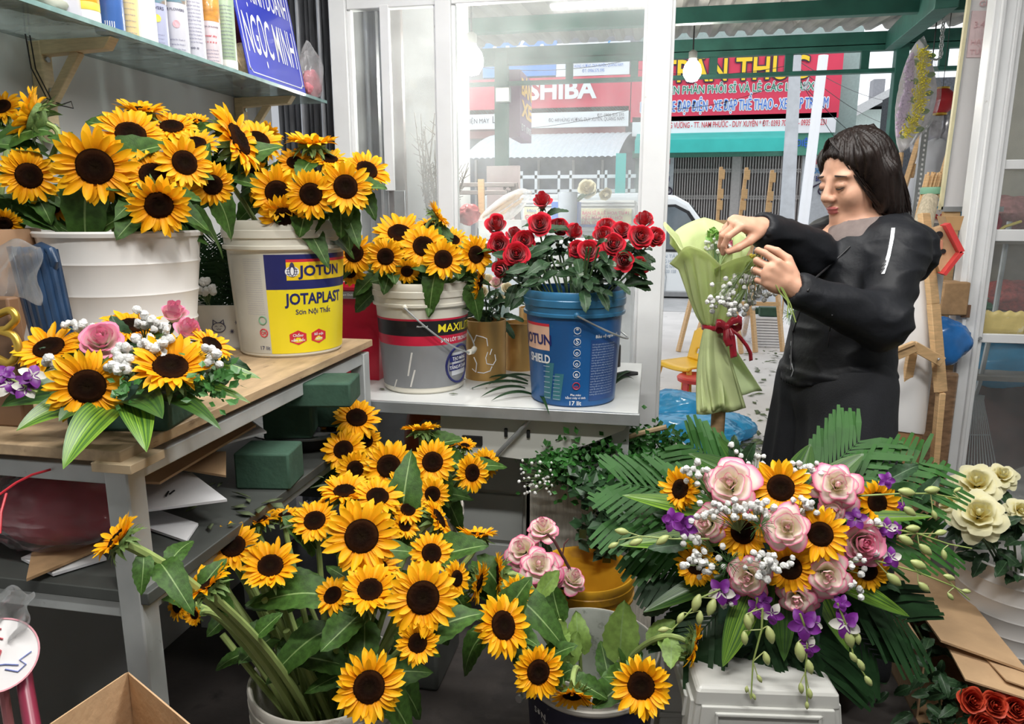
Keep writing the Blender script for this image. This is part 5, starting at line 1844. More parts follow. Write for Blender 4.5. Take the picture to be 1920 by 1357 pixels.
S(553,305,66,0,42,1.84,'half hidden sunflower behind the two level ones in the yellow bucket',potB,'flat',1,group=GB)
S(618,298,66,10,60,1.86,'half hidden sunflower facing up behind the large right one',potB,'flat',1,group=GB)
S(664,474,76,8,0,2.20,'sunflower peeping out between the yellow and grey buckets',potC,'flat',2,group=GC)
S(655,508,60,-20,-20,2.25,'half hidden low sunflower between the yellow and grey buckets',potC,'flat',1,group=GC)
S(749,437,96,0,46,2.22,'upper sunflower tilted up at the back of the grey bucket',potC,'flat',2,group=GC)
S(723,481,70,0,2,2.12,'front facing sunflower at the left of the grey bucket',potC,'flat',3,(.08,.12),group=GC)
S(794,462,88,4,22,2.16,'sunflower in the middle of the grey bucket',potC,'flat',2,group=GC)
S(831,486,76,5,10,2.12,'sunflower at the right front of the grey bucket',potC,'flat',3,(.08,.12),group=GC)
S(763,508,50,0,-25,2.14,'small half hidden sunflower low at the front of the grey bucket',potC,'flat',3,(.08,.12),group=GC)
S(892,477,72,30,2,2.18,'sunflower turned right at the right side of the grey bucket',potC,'flat',3,(.08,.11),group=GC)
S(820,405,60,84,36,2.28,'topmost sunflower of the grey bucket, turned away to the right',potC,'cup',2,group=GC,f0=.6)
S(806,424,56,0,60,2.34,'half hidden sunflower facing up at the back of the grey bucket',potC,'flat',0,group=GC)
S(899,530,64,78,-12,2.24,'sunflower seen edge on, hanging right of the grey bucket',potC,'flat',2,group=GC)
S(848,450,62,12,48,2.30,'half hidden sunflower facing up at the back right of the grey bucket',potC,'flat',1,group=GC)
# middle floor bucket
S(669,783,86,8,32,1.88,'topmost sunflower of the middle floor bucket, below the foam bricks',potH,'flat',2,group=GH)
S(644,843,80,-10,20,1.82,'sunflower at the left of the middle floor bucket',potH,'flat',2,group=GH)
S(686,826,58,0,8,1.92,'small sunflower behind the left one of the middle floor bucket',potH,'flat',1,group=GH)
S(729,874,98,0,10,1.78,'largest sunflower of the middle floor bucket',potH,'flat',2,group=GH)
S(811,866,86,0,14,1.80,'sunflower right of the largest one in the middle floor bucket',potH,'flat',2,group=GH)
S(789,806,72,5,86,1.92,'sunflower seen from its side at the back of the middle floor bucket',potH,'cup',2,group=GH,f0=.6)
S(885,886,72,34,0,1.78,'sunflower turned right at the right of the middle floor bucket',potH,'flat',2,group=GH)
S(911,869,58,24,4,1.86,'rightmost sunflower of the middle floor bucket',potH,'flat',2,group=GH)
S(666,879,68,4,0,1.80,'half hidden sunflower under the left one of the middle floor bucket',potH,'flat',1,group=GH)
S(762,919,84,14,-4,1.76,'half hidden dark centred sunflower under the largest middle one',potH,'flat',1,group=GH)
S(811,926,64,5,0,1.74,'lowest sunflower of the middle floor bucket, over its rim',potH,'flat',2,group=GH)
S(872,836,42,22,58,1.94,'small partly hidden sunflower behind the two right ones',potH,'tight',1,group=GH)
S(846,834,26,-10,60,1.96,'tiny opening bud at the back of the middle floor bucket',potH,'tight',0,group=GH)
S(602,852,46,-40,15,1.90,'leftmost half hidden sunflower of the middle floor bucket',potH,'flat',1,group=GH)
S(622,803,46,-20,40,1.96,'half hidden sunflower behind the topmost middle one',potH,'flat',0,group=GH)
# foreground bucket
S(646,921,92,0,55,1.50,'sunflower facing up at the back of the foreground bucket',potE,'cup',2,group=GE,f0=.5)
S(708,931,92,8,40,1.48,'sunflower tilted up right of the back one in the foreground bucket',potE,'flat',2,group=GE)
S(678,1005,138,0,6,1.36,'biggest sunflower above the middle of the foreground bucket',potE,'flat',2,(.09,.12),group=GE)
S(590,976,88,-6,30,1.44,'sunflower left of the biggest one in the foreground bucket',potE,'flat',2,group=GE)
S(809,1037,82,12,15,1.40,'sunflower right of the biggest one in the foreground bucket',potE,'flat',2,group=GE)
S(765,955,62,10,32,1.50,'half hidden sunflower behind the biggest one',potE,'flat',1,group=GE)
S(822,972,88,74,28,1.52,'sunflower turned right above the foreground bucket, edge on',potE,'flat',2,group=GE)
S(758,985,56,30,20,1.48,'small half hidden sunflower right above the biggest one',potE,'ragged',1,group=GE)
S(895,1004,78,30,82,1.52,'sunflower seen from its side, topmost on the right of the foreground bucket',potE,'cup',3,group=GE,f0=.55)
S(437,1024,98,-4,28,1.42,'sunflower at the upper left of the foreground bucket',potE,'flat',1,group=GE)
S(507,1061,104,0,30,1.36,'sunflower over the bare stems of the foreground bucket',potE,'cup',3,(.06,.09),group=GE)
S(222,1009,100,-70,46,1.03,'lone sunflower stretched far left on a thick bare stem',potE,'cup',4,(.045,.07),group=GE,stem_r=.0085,f0=.62)
S(384,1096,106,-48,58,1.16,'sunflower seen from its side left of the bare stems',potE,'cup',3,(.045,.065),group=GE,stem_r=.0075,f0=.55)
S(332,1136,54,-58,0,1.27,'small half hidden sunflower furthest left above the cardboard box',potE,'flat',1,group=GE)
S(624,1116,76,-22,28,1.34,'sunflower tilted left below the biggest one',potE,'flat',2,group=GE)
S(694,1106,104,0,30,1.30,'sunflower tilted up directly below the biggest one',potE,'cup',3,(.08,.11),group=GE)
S(793,1120,134,2,0,1.26,'large sunflower with pale ringed centre in the foreground bucket',potE,'flat',3,(.08,.11),group=GE)
S(783,1205,80,0,-4,1.24,'small cupped sunflower below the large ring centred one',potE,'cup',2,group=GE)
S(692,1287,128,0,-6,1.20,'lowest sunflower hanging over the rim of the foreground bucket',potE,'flat',3,(.09,.12),group=GE)
S(704,1062,96,8,58,1.36,'sunflower facing up behind the one below the biggest',potE,'flat',1,group=GE)
S(484,974,74,4,68,1.52,'left of two blooms seen from the side at the back left',potE,'cup',1,group=GE,f0=.6)
S(534,966,54,10,66,1.56,'right of two blooms seen from the side at the back left',potE,'cup',1,group=GE,f0=.6)
S(856,1084,66,46,0,1.36,'sunflower turned right behind the large ring centred one',potE,'flat',2,group=GE)
S(402,1010,56,-30,40,1.48,'half hidden sunflower behind the upper left one',potE,'flat',1,group=GE)
S(365,1152,40,-40,-10,1.27,'tiny half hidden bloom under the side view sunflower',potE,'tight',0,group=GE)
# green filler stems of the foreground bucket
t=thing('stalk_bundle','bunch of bare sunflower stems and leaves in the foreground bucket','stems',V((cE.x,cE.y,.1)))
for k in range(26):
 a=rf.uniform(0,6.28)
 e=V((cE.x,cE.y,0))+V((-.10+.13*cos(a),.02+.12*sin(a),hE+rf.uniform(.10,.22)))
 b=V((cE.x+.06+rf.uniform(-.06,.06),cE.y+rf.uniform(-.05,.05),.1))
 pts=bez([b,b.lerp(e,.35)+V((0,0,.03)),b.lerp(e,.7),e],8)
 MB().tube(pts,rf.uniform(.005,.0072),8).build('stem',STEM,t)
 if k%3==0:leaves_on(t,pts,1,(.05,.08),LEAVES,f0=.6)
 # dark labelled bucket: drooping heads
S(943,1172,116,34,8,1.36,'sunflower turned right hanging left of the dark labelled bucket',potF,'flat',4,(.07,.11),group=GF,f0=.5)
S(968,1116,72,34,-6,1.46,'half hidden sunflower above the left drooping one',potF,'flat',1,group=GF)
S(1009,1259,98,20,-10,1.36,'sunflower drooping at the left front of the dark labelled bucket',potF,'flat',2,(.06,.09),group=GF)
S(1073,1303,82,0,-72,1.38,'sunflower hanging face down over the dark labelled bucket',potF,'cup',3,(.05,.08),group=GF,f0=.6)
S(1202,1285,112,0,-6,1.36,'sunflower drooping at the right front of the dark labelled bucket',potF,'ragged',3,(.07,.10),group=GF)
S(1302,1206,88,92,-10,1.44,'sunflower seen edge on reaching right towards the white stool',potF,'flat',3,(.05,.07),group=GF,pale=True,f0=.55)
S(936,1076,80,-84,0,1.50,'sunflower turned left under the pink roses',potF,'flat',3,(.06,.09),group=GF,pale=True)
S(897,1092,80,80,-18,1.44,'sunflower seen edge on right of the large ring centred one',potE,'flat',1,group=GE)
# bright upright leaves inside the dark labelled bucket
t=thing('stalk_bundle','cut stems with bright green leaves standing in the dark labelled bucket','stems',V((cF.x,cF.y,.2)))
for (px,py,s,dx,m_) in ((1163,1232,.125,.0,1),(1088,1222,.085,-.02,1),(1065,1240,.07,.03,1),(1050,1160,.08,-.04,0),(1040,1210,.07,.02,1),(1190,1245,.08,-.05,0)):
 p=P(px,py,1.56)
 b=V((cF.x+(p.x-cF.x)*.3,cF.y,.12))
 MB().tube(bez([b,b.lerp(p,.4),p-V((0,0,.05)),p],8),.004,7).build('stem',STEM,t)
 d=(_up+_rt*dx*8+(CAM-p).normalized()*.1).normalized()
 link('leaf',(PLEAVES if m_ else LEAVES)[CNT[0]%2],t,leaf_m(p,d,(CAM-p).normalized(),s))
 CNT[0]+=1
 # --- red roses in the blue bucket
potD=(cD,.14,DZ+.335,DZ+.10)
RR='red roses in the blue bucket'
rs=[(1017,379,42,0,55,2.20,'redbud','topmost red rose above all the others'),(931,423,44,-10,30,2.22,'red','red rose furthest left at the top'),(1012,420,44,0,20,2.14,'red','open red rose right below the topmost one'),(1049,424,38,10,35,2.24,'red','red rose behind a curled green leaf'),(1076,437,38,15,40,2.22,'redbud','red rose bud right of the curled green leaf'),(964,440,34,0,40,2.28,'red','small red rose behind the upper left ones'),(935,458,42,-10,5,2.18,'red','dark red rose below the one furthest left'),(982,451,42,0,10,2.16,'red','dark red rose in the middle of the left cluster'),(968,476,48,0,12,2.08,'red','largest red rose in front of the left cluster'),(946,482,32,-15,5,2.16,'red','half hidden red rose at the left cluster'),(939,504,36,-15,-10,2.10,'redbud','lowest red rose of the left cluster'),(1082,466,36,-20,15,2.12,'red','pinkish red rose at the left of the right cluster'),(1104,470,42,-5,15,2.08,'red','red rose next to the pinkish one in the right cluster'),(1131,444,46,0,25,2.12,'red','red rose in the middle of the right cluster'),(1137,424,40,5,40,2.20,'red','red rose at the back of the right cluster'),(1150,458,44,5,15,2.06,'red','open red rose in front of the right cluster'),(1165,432,40,10,35,2.14,'red','red rose in the upper middle of the right cluster'),(1169,488,44,5,5,2.02,'red','lowest open red rose of the right cluster'),(1202,443,46,15,15,2.08,'red','large red rose near the white post'),(1207,415,42,12,45,2.16,'redbud','topmost red rose of the right cluster'),(1229,443,38,30,15,2.12,'red','red rose furthest right'),(1196,500,42,30,0,2.10,'redbud','red rose bud at the lower right of the cluster')]
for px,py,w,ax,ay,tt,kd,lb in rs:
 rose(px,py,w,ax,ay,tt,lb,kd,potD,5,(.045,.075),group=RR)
t=thing('rose_foliage','dense dark rose leaves spilling over the blue bucket rim','foliage',V((cD.x,cD.y,DZ+.3)))
for k in range(130):
 a=rf.uniform(0,6.28)
 q=sqrt(rf.random())*.19
 p=V((cD.x+q*cos(a),cD.y+q*sin(a)*.85-.02,DZ+.335+rf.uniform(-.0,.16)*(1.2-q*3)))
 d=V((cos(a),sin(a),rf.uniform(-.7,.5))).normalized()
 nrm=V((0,0,.6))+(CAM-p).normalized()*rf.uniform(.2,.9)
 if k<95:link('leaf',rf.choice(RLEAVES),t,leaf_m(p,d,nrm,rf.uniform(.05,.085)))
for k in range(14):
 a=rf.uniform(0,6.28)
 MB().tube([V((cD.x,cD.y,DZ+.12)),V((cD.x+.08*cos(a),cD.y+.08*sin(a),DZ+.36)),V((cD.x+.13*cos(a),cD.y+.13*sin(a),DZ+.46))],.003,6).build('stem',RSTEM,t)
 # --- mixed roses in the gold pot
potg=(cg,.065,DZ+.2,DZ+.04)
rose(930,531,26,0,30,cg.length*.96,'pale pink rose bud standing in the gold pot','pinkbud',potg,5,(.05,.08),group='roses in the gold pot')
rose(913,524,26,-20,40,cg.length*.99,'cream rose behind the pale pink bud in the gold pot','cream',potg,5,(.05,.08),group='roses in the gold pot')
rose(952,540,24,20,30,cg.length*.99,'small cream rose at the right of the gold pot','cream',potg,5,(.05,.08),group='roses in the gold pot')
rose(905,546,20,-20,20,cg.length*.95,'cream bud at the left of the gold pot','cream',potg,6,(.05,.08),group='roses in the gold pot')
rose(940,560,20,10,60,cg.length*.97,'low leafy rose bud over the gold pot rim','cream',potg,7,(.05,.08),group='roses in the gold pot')
# cream roses behind the glass
vz_=PY(1064,378,3.9)
for px,py,w,ax,ay,lb in ((1101,353,34,0,20,'open cream rose behind the window glass'),(1136,364,24,30,-20,'cream rose bud drooping behind the window glass')):
 rose(px,py,w,ax,ay,3.95,lb,'cream',None,1,(.06,.09),group='cream roses behind the glass',ctrl=lambda b,n,D:[V((vz_.x,vz_.y,vz_.z-.08)),V((vz_.x+.02,vz_.y,vz_.z+.03)),b-n*.04,b])
 # --- pink roses over the ochre bucket
PR='pink edged roses in the ochre bucket'
potG=(cG,.10,hG,.10)
rose(1018,986,70,-10,45,1.80,'topmost pink edged rose above the ochre bucket','pink',potG,1,group=PR)
rose(978,1028,76,-20,25,1.78,'left pink edged rose beside the ochre bucket','pink',potG,2,group=PR)
rose(1010,1057,88,0,20,1.72,'largest pink edged rose at the left rim of the ochre bucket','pink',potG,2,group=PR)
rose(1030,1080,66,10,0,1.74,'low pink rose touching the ochre bucket rim','pink',potG,2,group=PR)
rose(1076,1082,64,25,35,1.80,'pink edged rose lying inside the ochre bucket','pink',potG,0,group=PR)
tw=MB().tube([P(1090,1104,1.86),P(1062,1055,1.80),P(1040,1015,1.76),P(1026,1000,1.75)],[.0045,.004,.0035,.003],7)
tw.tube([P(1055,1040,1.79),P(1058,1020,1.78),P(1066,1010,1.78)],.002,5)
tag(tw.build('rose_twig',mat('brown_stem',(.13,.05,.05),.6)),'bare brown rose stem leaning in the ochre bucket','twig')
# ======== LARGE ARRANGEMENT ON THE STOOL
STM=mat('old_white_plastic',(.54,.54,.51),.4,0,.06,5,spots=((.42,.40,.36),.28,10))
st=Pz(1405,1215,.44)
t=thing('plastic_stool','old white plastic stool under the large flower arrangement','stool',(st.x,st.y,0))
qz=M.Rotation(R(8),3,'Z')
def sp(x,y,z):return qz@V((x,y,0))+V((st.x,st.y,z))
hw=.135
g=MB()
for z0,s0,z1,s1 in ((.40,1.02,.43,1.0),(.43,1.0,.44,.95)):
 vs=[sp(sx*hw*s,sy*hw*s,z) for z,s in ((z0,s0),(z1,s1)) for sx,sy in ((-1,-1),(1,-1),(1,1),(-1,1))]
 g.add(vs,[(i,(i+1)%4,4+(i+1)%4,4+i) for i in range(4)]+[(4,5,6,7),(3,2,1,0)])
g.build('seat',STM,t,smooth=False,bev=.006)
for sx in (-1,1):
 for sy in (-1,1):
  g=MB()
  for (z0,e0,w0,z1,e1,w1) in ((.41,.0,.050,.20,.022,.050),(.20,.026,.056,.185,.028,.056),(.185,.024,.052,.06,.036,.052),(.06,.040,.06,.0,.046,.06)):
   vs=[]
   for z,e,w in ((z0,e0,w0),(z1,e1,w1)):
    xo,yo=sx*(hw+e),sy*(hw+e)
    xi,yi=xo-sx*w,yo-sy*w
    vs+=[sp(xo,yo,z),sp(xi,yo,z),sp(xi,yi,z),sp(xo,yi,z)]
   f=[(0,1,5,4),(1,2,6,5),(2,3,7,6),(3,0,4,7),(0,3,2,1),(4,5,6,7)]
   g.add(vs,f)
  g.build('leg',STM,t,smooth=False,bev=.004)
for k in range(4):
 q4=M.Rotation(k*pi/2,3,'Z')
 def ap(x,y,z):
  v=q4@V((x,y,0))
  return sp(v.x,v.y,z)
 g=MB()
 pts=[(-.125,.405),(.125,.405),(.135,.31),(.095,.31),(.085,.345),(.06,.36),(-.06,.36),(-.085,.345),(-.095,.31),(-.135,.31)]
 g.prism([ap(x,-hw-.008-(.405-z)*.10,z) for x,z in pts],qz@(q4@V((0,.010,0))))
 g.prism([ap(x,-hw-.013-(.405-z)*.10,z) for x,z in ((-.10,.395),(.10,.395),(.10,.388),(-.10,.388))],qz@(q4@V((0,.008,0))))
 g.prism([ap(x,-hw-.013-(.405-z)*.10,z) for x,z in ((-.10,.395),(-.094,.395),(-.094,.35),(-.10,.35))],qz@(q4@V((0,.008,0))))
 g.prism([ap(x,-hw-.013-(.405-z)*.10,z) for x,z in ((.094,.395),(.10,.395),(.10,.35),(.094,.35))],qz@(q4@V((0,.008,0))))
 g.build('apron',STM,t,smooth=False,bev=.002)
HB=V((st.x+.03,st.y+.05,.44))
o=MB().box((HB.x,HB.y,.44+.075),(.20,.16,.15)).build('foam_brick',FOAM,bev=.008)
tag(o,'large green foam brick on the white stool inside the arrangement','foam brick')
core=V((HB.x,HB.y,.57))
def to_core(b,n,D):
 return [core+(b-core)*.12,core.lerp(b,.45),b-n*.03,b]
GG='sunflowers of the large arrangement'
def SG_(px,py,w,ax,ay,tt,lb,kind='flat'):
 return sunflower(px,py,w,ax,ay,tt,lb,None,kind,0,group=GG,stem_r=.005,ctrl=to_core)
SG_(1276,917,84,-38,6,1.50,'leftmost sunflower of the large arrangement, turned left','ragged')
SG_(1464,914,108,0,6,1.44,'top centre sunflower of the large arrangement')
SG_(1644,942,88,34,2,1.50,'rightmost sunflower of the large arrangement, turned right','ragged')
SG_(1393,997,96,-4,-4,1.43,'dark centred sunflower left of the central pink rose')
SG_(1538,1001,100,5,0,1.39,'bright sunflower right of the central pink rose')
SG_(1305,1058,80,-16,-4,1.47,'sunflower half covered by white florets at the lower left')
SG_(1481,1064,94,0,-8,1.41,'sunflower with a white floret on its centre, below the pink rose')
SG_(1627,1070,76,20,-12,1.47,'sunflower at the lower right of the large arrangement')
PG='pink edged roses of the large arrangement'
def RG(px,py,w,ax,ay,tt,lb,kind='pink'):
 return rose(px,py,w,ax,ay,tt,lb,kind,None,0,group=PG,ctrl=to_core)
RG(1368,905,108,-8,10,1.43,'big open pink edged rose at the upper left of the arrangement')
RG(1571,908,104,8,10,1.42,'big open pink edged rose at the upper right of the arrangement')
RG(1324,982,80,-25,0,1.45,'pink edged rose at the left, beside purple orchids')
RG(1477,988,94,0,4,1.37,'central pink edged rose of the arrangement')
RG(1617,1018,84,18,-2,1.43,'soft pink rose at the right under the turned sunflower','rosy')
RG(1402,1082,92,-8,-12,1.40,'pink edged rose at the lower left of centre')
RG(1552,1078,92,8,-10,1.38,'pink edged rose at the lower right of centre')
RG(1494,1124,84,0,-30,1.40,'lowest pink edged rose, nodding down')
RG(1560,957,60,6,-20,1.43,'small pink edged rose under the upper right one')
# palm fronds: tips by place
cf=P(1455,1010,1.52)
fr=[((1400,930),(1168,905),1.58,.11,'palm frond pointing left above the green bush'),((1390,960),(1158,968),1.56,.11,'palm frond pointing level left'),((1380,1040),(1215,1085),1.56,.075,'palm frond pointing lower left over the ochre bucket'),((1500,930),(1725,868),1.60,.11,'palm frond pointing upper right'),((1500,905),(1610,828),1.66,.12,'palm frond rising in front of her trousers'),((1540,940),(1760,905),1.58,.09,'palm frond pointing right to the yellow roses'),((1420,900),(1300,838),1.66,.10,'palm frond rising left of the bamboo post'),((1440,1110),(1400,1262),1.47,.10,'palm frond hanging down over the stool front'),((1500,1120),(1545,1268),1.46,.11,'palm frond hanging at the right edge of the stool'),((1560,1080),(1695,1165),1.52,.12,'palm frond pointing lower right to the carton'),((1400,1100),(1290,1210),1.49,.10,'palm frond hanging at the left edge of the stool'),((1480,1110),(1475,1268),1.45,.09,'palm frond hanging over the middle of the stool'),((1530,1010),(1745,1010),1.58,.10,'palm frond pointing level right'),((1350,1000),(1190,1030),1.60,.09,'palm frond behind the level left one'),((1530,1100),(1640,1230),1.50,.10,'palm frond pointing down to the floor gap')]
for (a0,b0,tt,hf,lb) in fr:
 low=b0[1]>1050
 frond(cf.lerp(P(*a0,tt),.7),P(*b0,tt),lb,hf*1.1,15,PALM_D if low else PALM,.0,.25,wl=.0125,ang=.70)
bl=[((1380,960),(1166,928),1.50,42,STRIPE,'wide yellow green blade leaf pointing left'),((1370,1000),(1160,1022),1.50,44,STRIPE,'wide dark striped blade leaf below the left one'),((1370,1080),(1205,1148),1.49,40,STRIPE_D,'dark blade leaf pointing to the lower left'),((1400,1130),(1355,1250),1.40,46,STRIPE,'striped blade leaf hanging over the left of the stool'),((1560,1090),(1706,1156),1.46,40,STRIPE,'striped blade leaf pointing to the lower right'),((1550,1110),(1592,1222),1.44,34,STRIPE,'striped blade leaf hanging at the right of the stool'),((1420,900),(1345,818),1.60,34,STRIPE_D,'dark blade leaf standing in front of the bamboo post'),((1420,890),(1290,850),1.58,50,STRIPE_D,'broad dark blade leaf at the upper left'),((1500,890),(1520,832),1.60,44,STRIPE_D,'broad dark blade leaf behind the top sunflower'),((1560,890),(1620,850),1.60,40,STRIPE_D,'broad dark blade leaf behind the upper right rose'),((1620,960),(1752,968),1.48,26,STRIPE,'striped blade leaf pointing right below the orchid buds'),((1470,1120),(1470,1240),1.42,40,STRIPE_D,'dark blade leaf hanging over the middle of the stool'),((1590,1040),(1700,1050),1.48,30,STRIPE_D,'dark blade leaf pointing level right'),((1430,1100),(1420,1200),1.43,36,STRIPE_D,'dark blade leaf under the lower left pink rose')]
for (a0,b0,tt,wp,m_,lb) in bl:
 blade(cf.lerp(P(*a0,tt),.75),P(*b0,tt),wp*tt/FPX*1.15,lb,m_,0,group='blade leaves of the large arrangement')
 # dark leafy core so the gaps between blooms are green
t=thing('foliage_core','dark green leaves filling the gaps of the large arrangement','foliage',core)
for k in range(80):
 px,py=rf.gauss(1455,95),rf.gauss(1005,65)
 p=P(px,py,1.49+rf.uniform(0,.06))
 d=(p-core).normalized()+V((rf.uniform(-.6,.6),rf.uniform(-.6,.6),rf.uniform(-.6,.6)))
 link('leaf',rf.choice(RLEAVES),t,leaf_m(p,d,(CAM-p).normalized()+V((0,0,.4)),rf.uniform(.05,.09)))
 # baby's breath clusters
BGR="babys breath of the large arrangement"
bb=[((1306,885),(24,24),14,1.46,'white florets above the leftmost sunflower'),((1395,855),(55,22),18,1.52,'white florets along the top left of the arrangement'),((1510,882),(28,18),14,1.46,'white florets between the top sunflower and upper right rose'),((1365,958),(52,20),30,1.39,'dense white florets under the upper left rose'),((1420,950),(30,18),16,1.39,'white florets left of the top centre sunflower'),((1510,955),(24,24),14,1.40,'white florets between the top sunflower and bright right one'),((1300,1010),(24,30),14,1.43,'white florets below the left pink rose'),((1315,1060),(36,34),22,1.41,'white florets over the lower left sunflower'),((1440,1055),(36,24),30,1.36,'dense white florets at the very middle'),((1365,1125),(24,14),8,1.42,'few white florets under the lower left rose'),((1590,1105),(34,18),16,1.40,'white florets under the lower right rose'),((1640,1000),(14,36),10,1.43,'white florets right of the soft pink rose'),((1480,1054),(10,8),4,1.35,'white floret cluster on the centre of the lower sunflower'),((1610,1060),(18,18),8,1.40,'white florets beside the lower right sunflower')]
for (c0,sc_,n_,tt,lb) in bb:
 pts=[P(c0[0]+rf.gauss(0,.55)*sc_[0],c0[1]+rf.gauss(0,.55)*sc_[1],tt+rf.uniform(-.02,.02)) for k in range(n_)]
 breath(core.lerp(P(*c0,tt),.3),pts,lb,.0062,BGR)
 # fine fern
FERN=mat('fine_fern',(.035,.11,.025),.6)
for (px,py,lb) in ((1425,985,'fine feathery fern over the dark centred sunflower'),(1365,1055,'fine feathery fern beside the lower left sunflower')):
 g=MB()
 p0=P(px,py,1.375)
 for k in range(46):
  d=(_rt*rf.uniform(-1,1)+_up*rf.uniform(-1,1)+_fw*rf.uniform(-.3,.2)).normalized()*rf.uniform(.015,.034)
  g.tube([p0+d*.15,p0+d*.6+V((0,0,.002)),p0+d],.0005,3)
 tag(g.build('fern_tuft',FERN),lb,'fern','fine ferns of the arrangement','stuff')
 # orchids
orchid([(1600,930),(1690,925),(1745,925),(1800,935)],1.44,'orchid spray reaching right at the level of the turned sunflower',[(1700,922,34,-10),(1748,918,30,5),(1705,958,30,-35),(1752,965,20,-70),(1795,918,16,30)],[(1662,900,36,20,10,0),(1690,948,20,30,0,0)])
orchid([(1640,985),(1720,1000),(1780,1020),(1822,1028)],1.43,'orchid spray with five buds over the carton flap',[(1698,1012,34,-30),(1735,1030,32,-40),(1712,990,28,0),(1770,1040,22,-80),(1764,998,24,10)],[(1662,990,44,15,0,1),(1680,990,30,35,10,0)])
orchid([(1640,1050),(1720,1072),(1790,1100),(1818,1124)],1.42,'orchid spray curving down over the carton',[(1676,1086,36,-40),(1722,1058,34,-25),(1732,1100,28,-40),(1780,1082,24,-20),(1812,1108,18,-10),(1782,1118,18,-50)],[(1670,1045,44,20,0,1)])
orchid([(1430,1140),(1428,1180),(1412,1240),(1408,1310)],1.37,'long orchid spray hanging down the middle of the stool',[(1402,1166,32,-80),(1396,1196,28,-85),(1444,1190,36,-75),(1437,1234,28,-75),(1424,1272,18,-60),(1400,1292,14,-95),(1414,1306,14,-70)],[(1448,1150,48,0,-20,1)])
orchid([(1500,1150),(1515,1190),(1510,1260),(1514,1320)],1.36,'orchid spray with purple lips hanging over the stool right side',[(1500,1222,40,-80),(1518,1250,30,-75),(1502,1290,22,-85),(1518,1300,22,-80),(1513,1322,16,-90)],[(1508,1170,66,0,-10,0),(1524,1168,40,10,-10,1),(1515,1212,46,5,-20,1)])
orchid([(1570,1130),(1590,1180),(1600,1230),(1630,1280)],1.38,'orchid spray hanging towards the floor gap',[(1592,1196,40,-75),(1608,1196,26,-80),(1600,1232,24,-55),(1614,1246,26,-60),(1628,1276,24,-55)],[(1585,1168,62,10,-10,1),(1578,1130,36,10,0,0)])
orchid([(1330,1010),(1260,1010),(1200,1005),(1160,1012)],1.43,'orchid spray reaching left over the ochre bucket',[(1242,1012,30,215),(1192,1016,28,200),(1166,996,28,170),(1150,1022,22,205)],[(1262,975,52,-25,0,0),(1285,985,54,-15,-10,0)])
orchid([(1360,1100),(1315,1120),(1290,1150),(1260,1180)],1.40,'orchid buds drooping at the lower left of the arrangement',[(1306,1130,36,250),(1334,1138,36,250),(1276,1158,24,240),(1312,1158,28,265),(1244,1180,22,190)],[(1352,1108,56,-5,-10,1),(1372,1120,34,-5,-15,0)])
orchid([(1420,1120),(1418,1140),(1420,1150)],1.39,'purple orchid blossoms under the lower pink roses',[(1408,1160,26,-90)],[(1420,1140,44,0,-10,0),(1432,1126,36,5,-10,0)])
orchid([(1600,980),(1608,965)],1.42,'dark purple orchid blossom between bright sunflower and soft rose',[],[(1604,972,46,5,5,0)])
# ======== LOW ARRANGEMENT ON THE TABLE
hb=Pz(232,800,TZ)
o=MB().box((hb.x,hb.y+.03,TZ+.04),(.17,.12,.08),.2).build('foam_brick',FOAM,bev=.006)
tag(o,'dark green foam brick inside the low table arrangement','foam brick')
hc=V((hb.x,hb.y+.03,TZ+.06))
def to_hc(b,n,D):return [hc,hc.lerp(b,.4),b-n*.025,b]
GH2='sunflowers of the low arrangement'
for px,py,w,ax,ay,tt,kd,lb in ((164,724,138,-3,0,1.10,'flat','front facing sunflower of the low table arrangement'),(320,688,138,8,42,1.14,'cup','sunflower tilted up at the right front of the low arrangement'),(92,652,118,-22,48,1.20,'flat','sunflower tilted up at the left of the low arrangement'),(246,612,118,2,62,1.28,'flat','sunflower facing up at the back of the low arrangement'),(397,645,84,45,45,1.22,'flat','sunflower half turned away at the right end of the low arrangement')):
 sunflower(px,py,w,ax,ay,tt,lb,None,kd,1,(.05,.07),group=GH2,stem_r=.004,ctrl=to_hc)
for px,py,w,ax,ay,tt,kd,lb in ((190,636,72,-6,30,1.16,'rosy','pink rose at the left of the low arrangement'),(350,622,56,30,40,1.22,'rosybud','pale pink rose bud at the right of the low arrangement'),(326,590,54,10,55,1.28,'rosybud','pink rose bud at the back of the low arrangement')):
 rose(px,py,w,ax,ay,tt,lb,kd,None,0,group='pink roses of the low arrangement',ctrl=to_hc)
for (c0,sc_,n_,tt,lb) in (((130,606),(30,12),8,1.20,'white florets behind the left table sunflower'),((280,606),(30,16),20,1.22,'white florets on the back table sunflower'),((285,650),(40,22),32,1.15,'dense white florets at the middle of the low arrangement'),((240,668),(24,22),16,1.12,'white florets right of the pink table rose'),((95,682),(14,16),7,1.10,'white florets at the left of the front table sunflower'),((395,672),(16,20),14,1.16,'white florets in front of the half turned table sunflower'),((218,690),(20,10),8,1.10,'white florets right above the front table sunflower')):
 pts=[P(c0[0]+rf.gauss(0,.55)*sc_[0],c0[1]+rf.gauss(0,.55)*sc_[1],tt+rf.uniform(-.015,.015)) for k in range(n_)]
 breath(hc.lerp(P(*c0,tt),.3),pts,lb,.0066,'babys breath of the low arrangement')
tz=TZ+.012
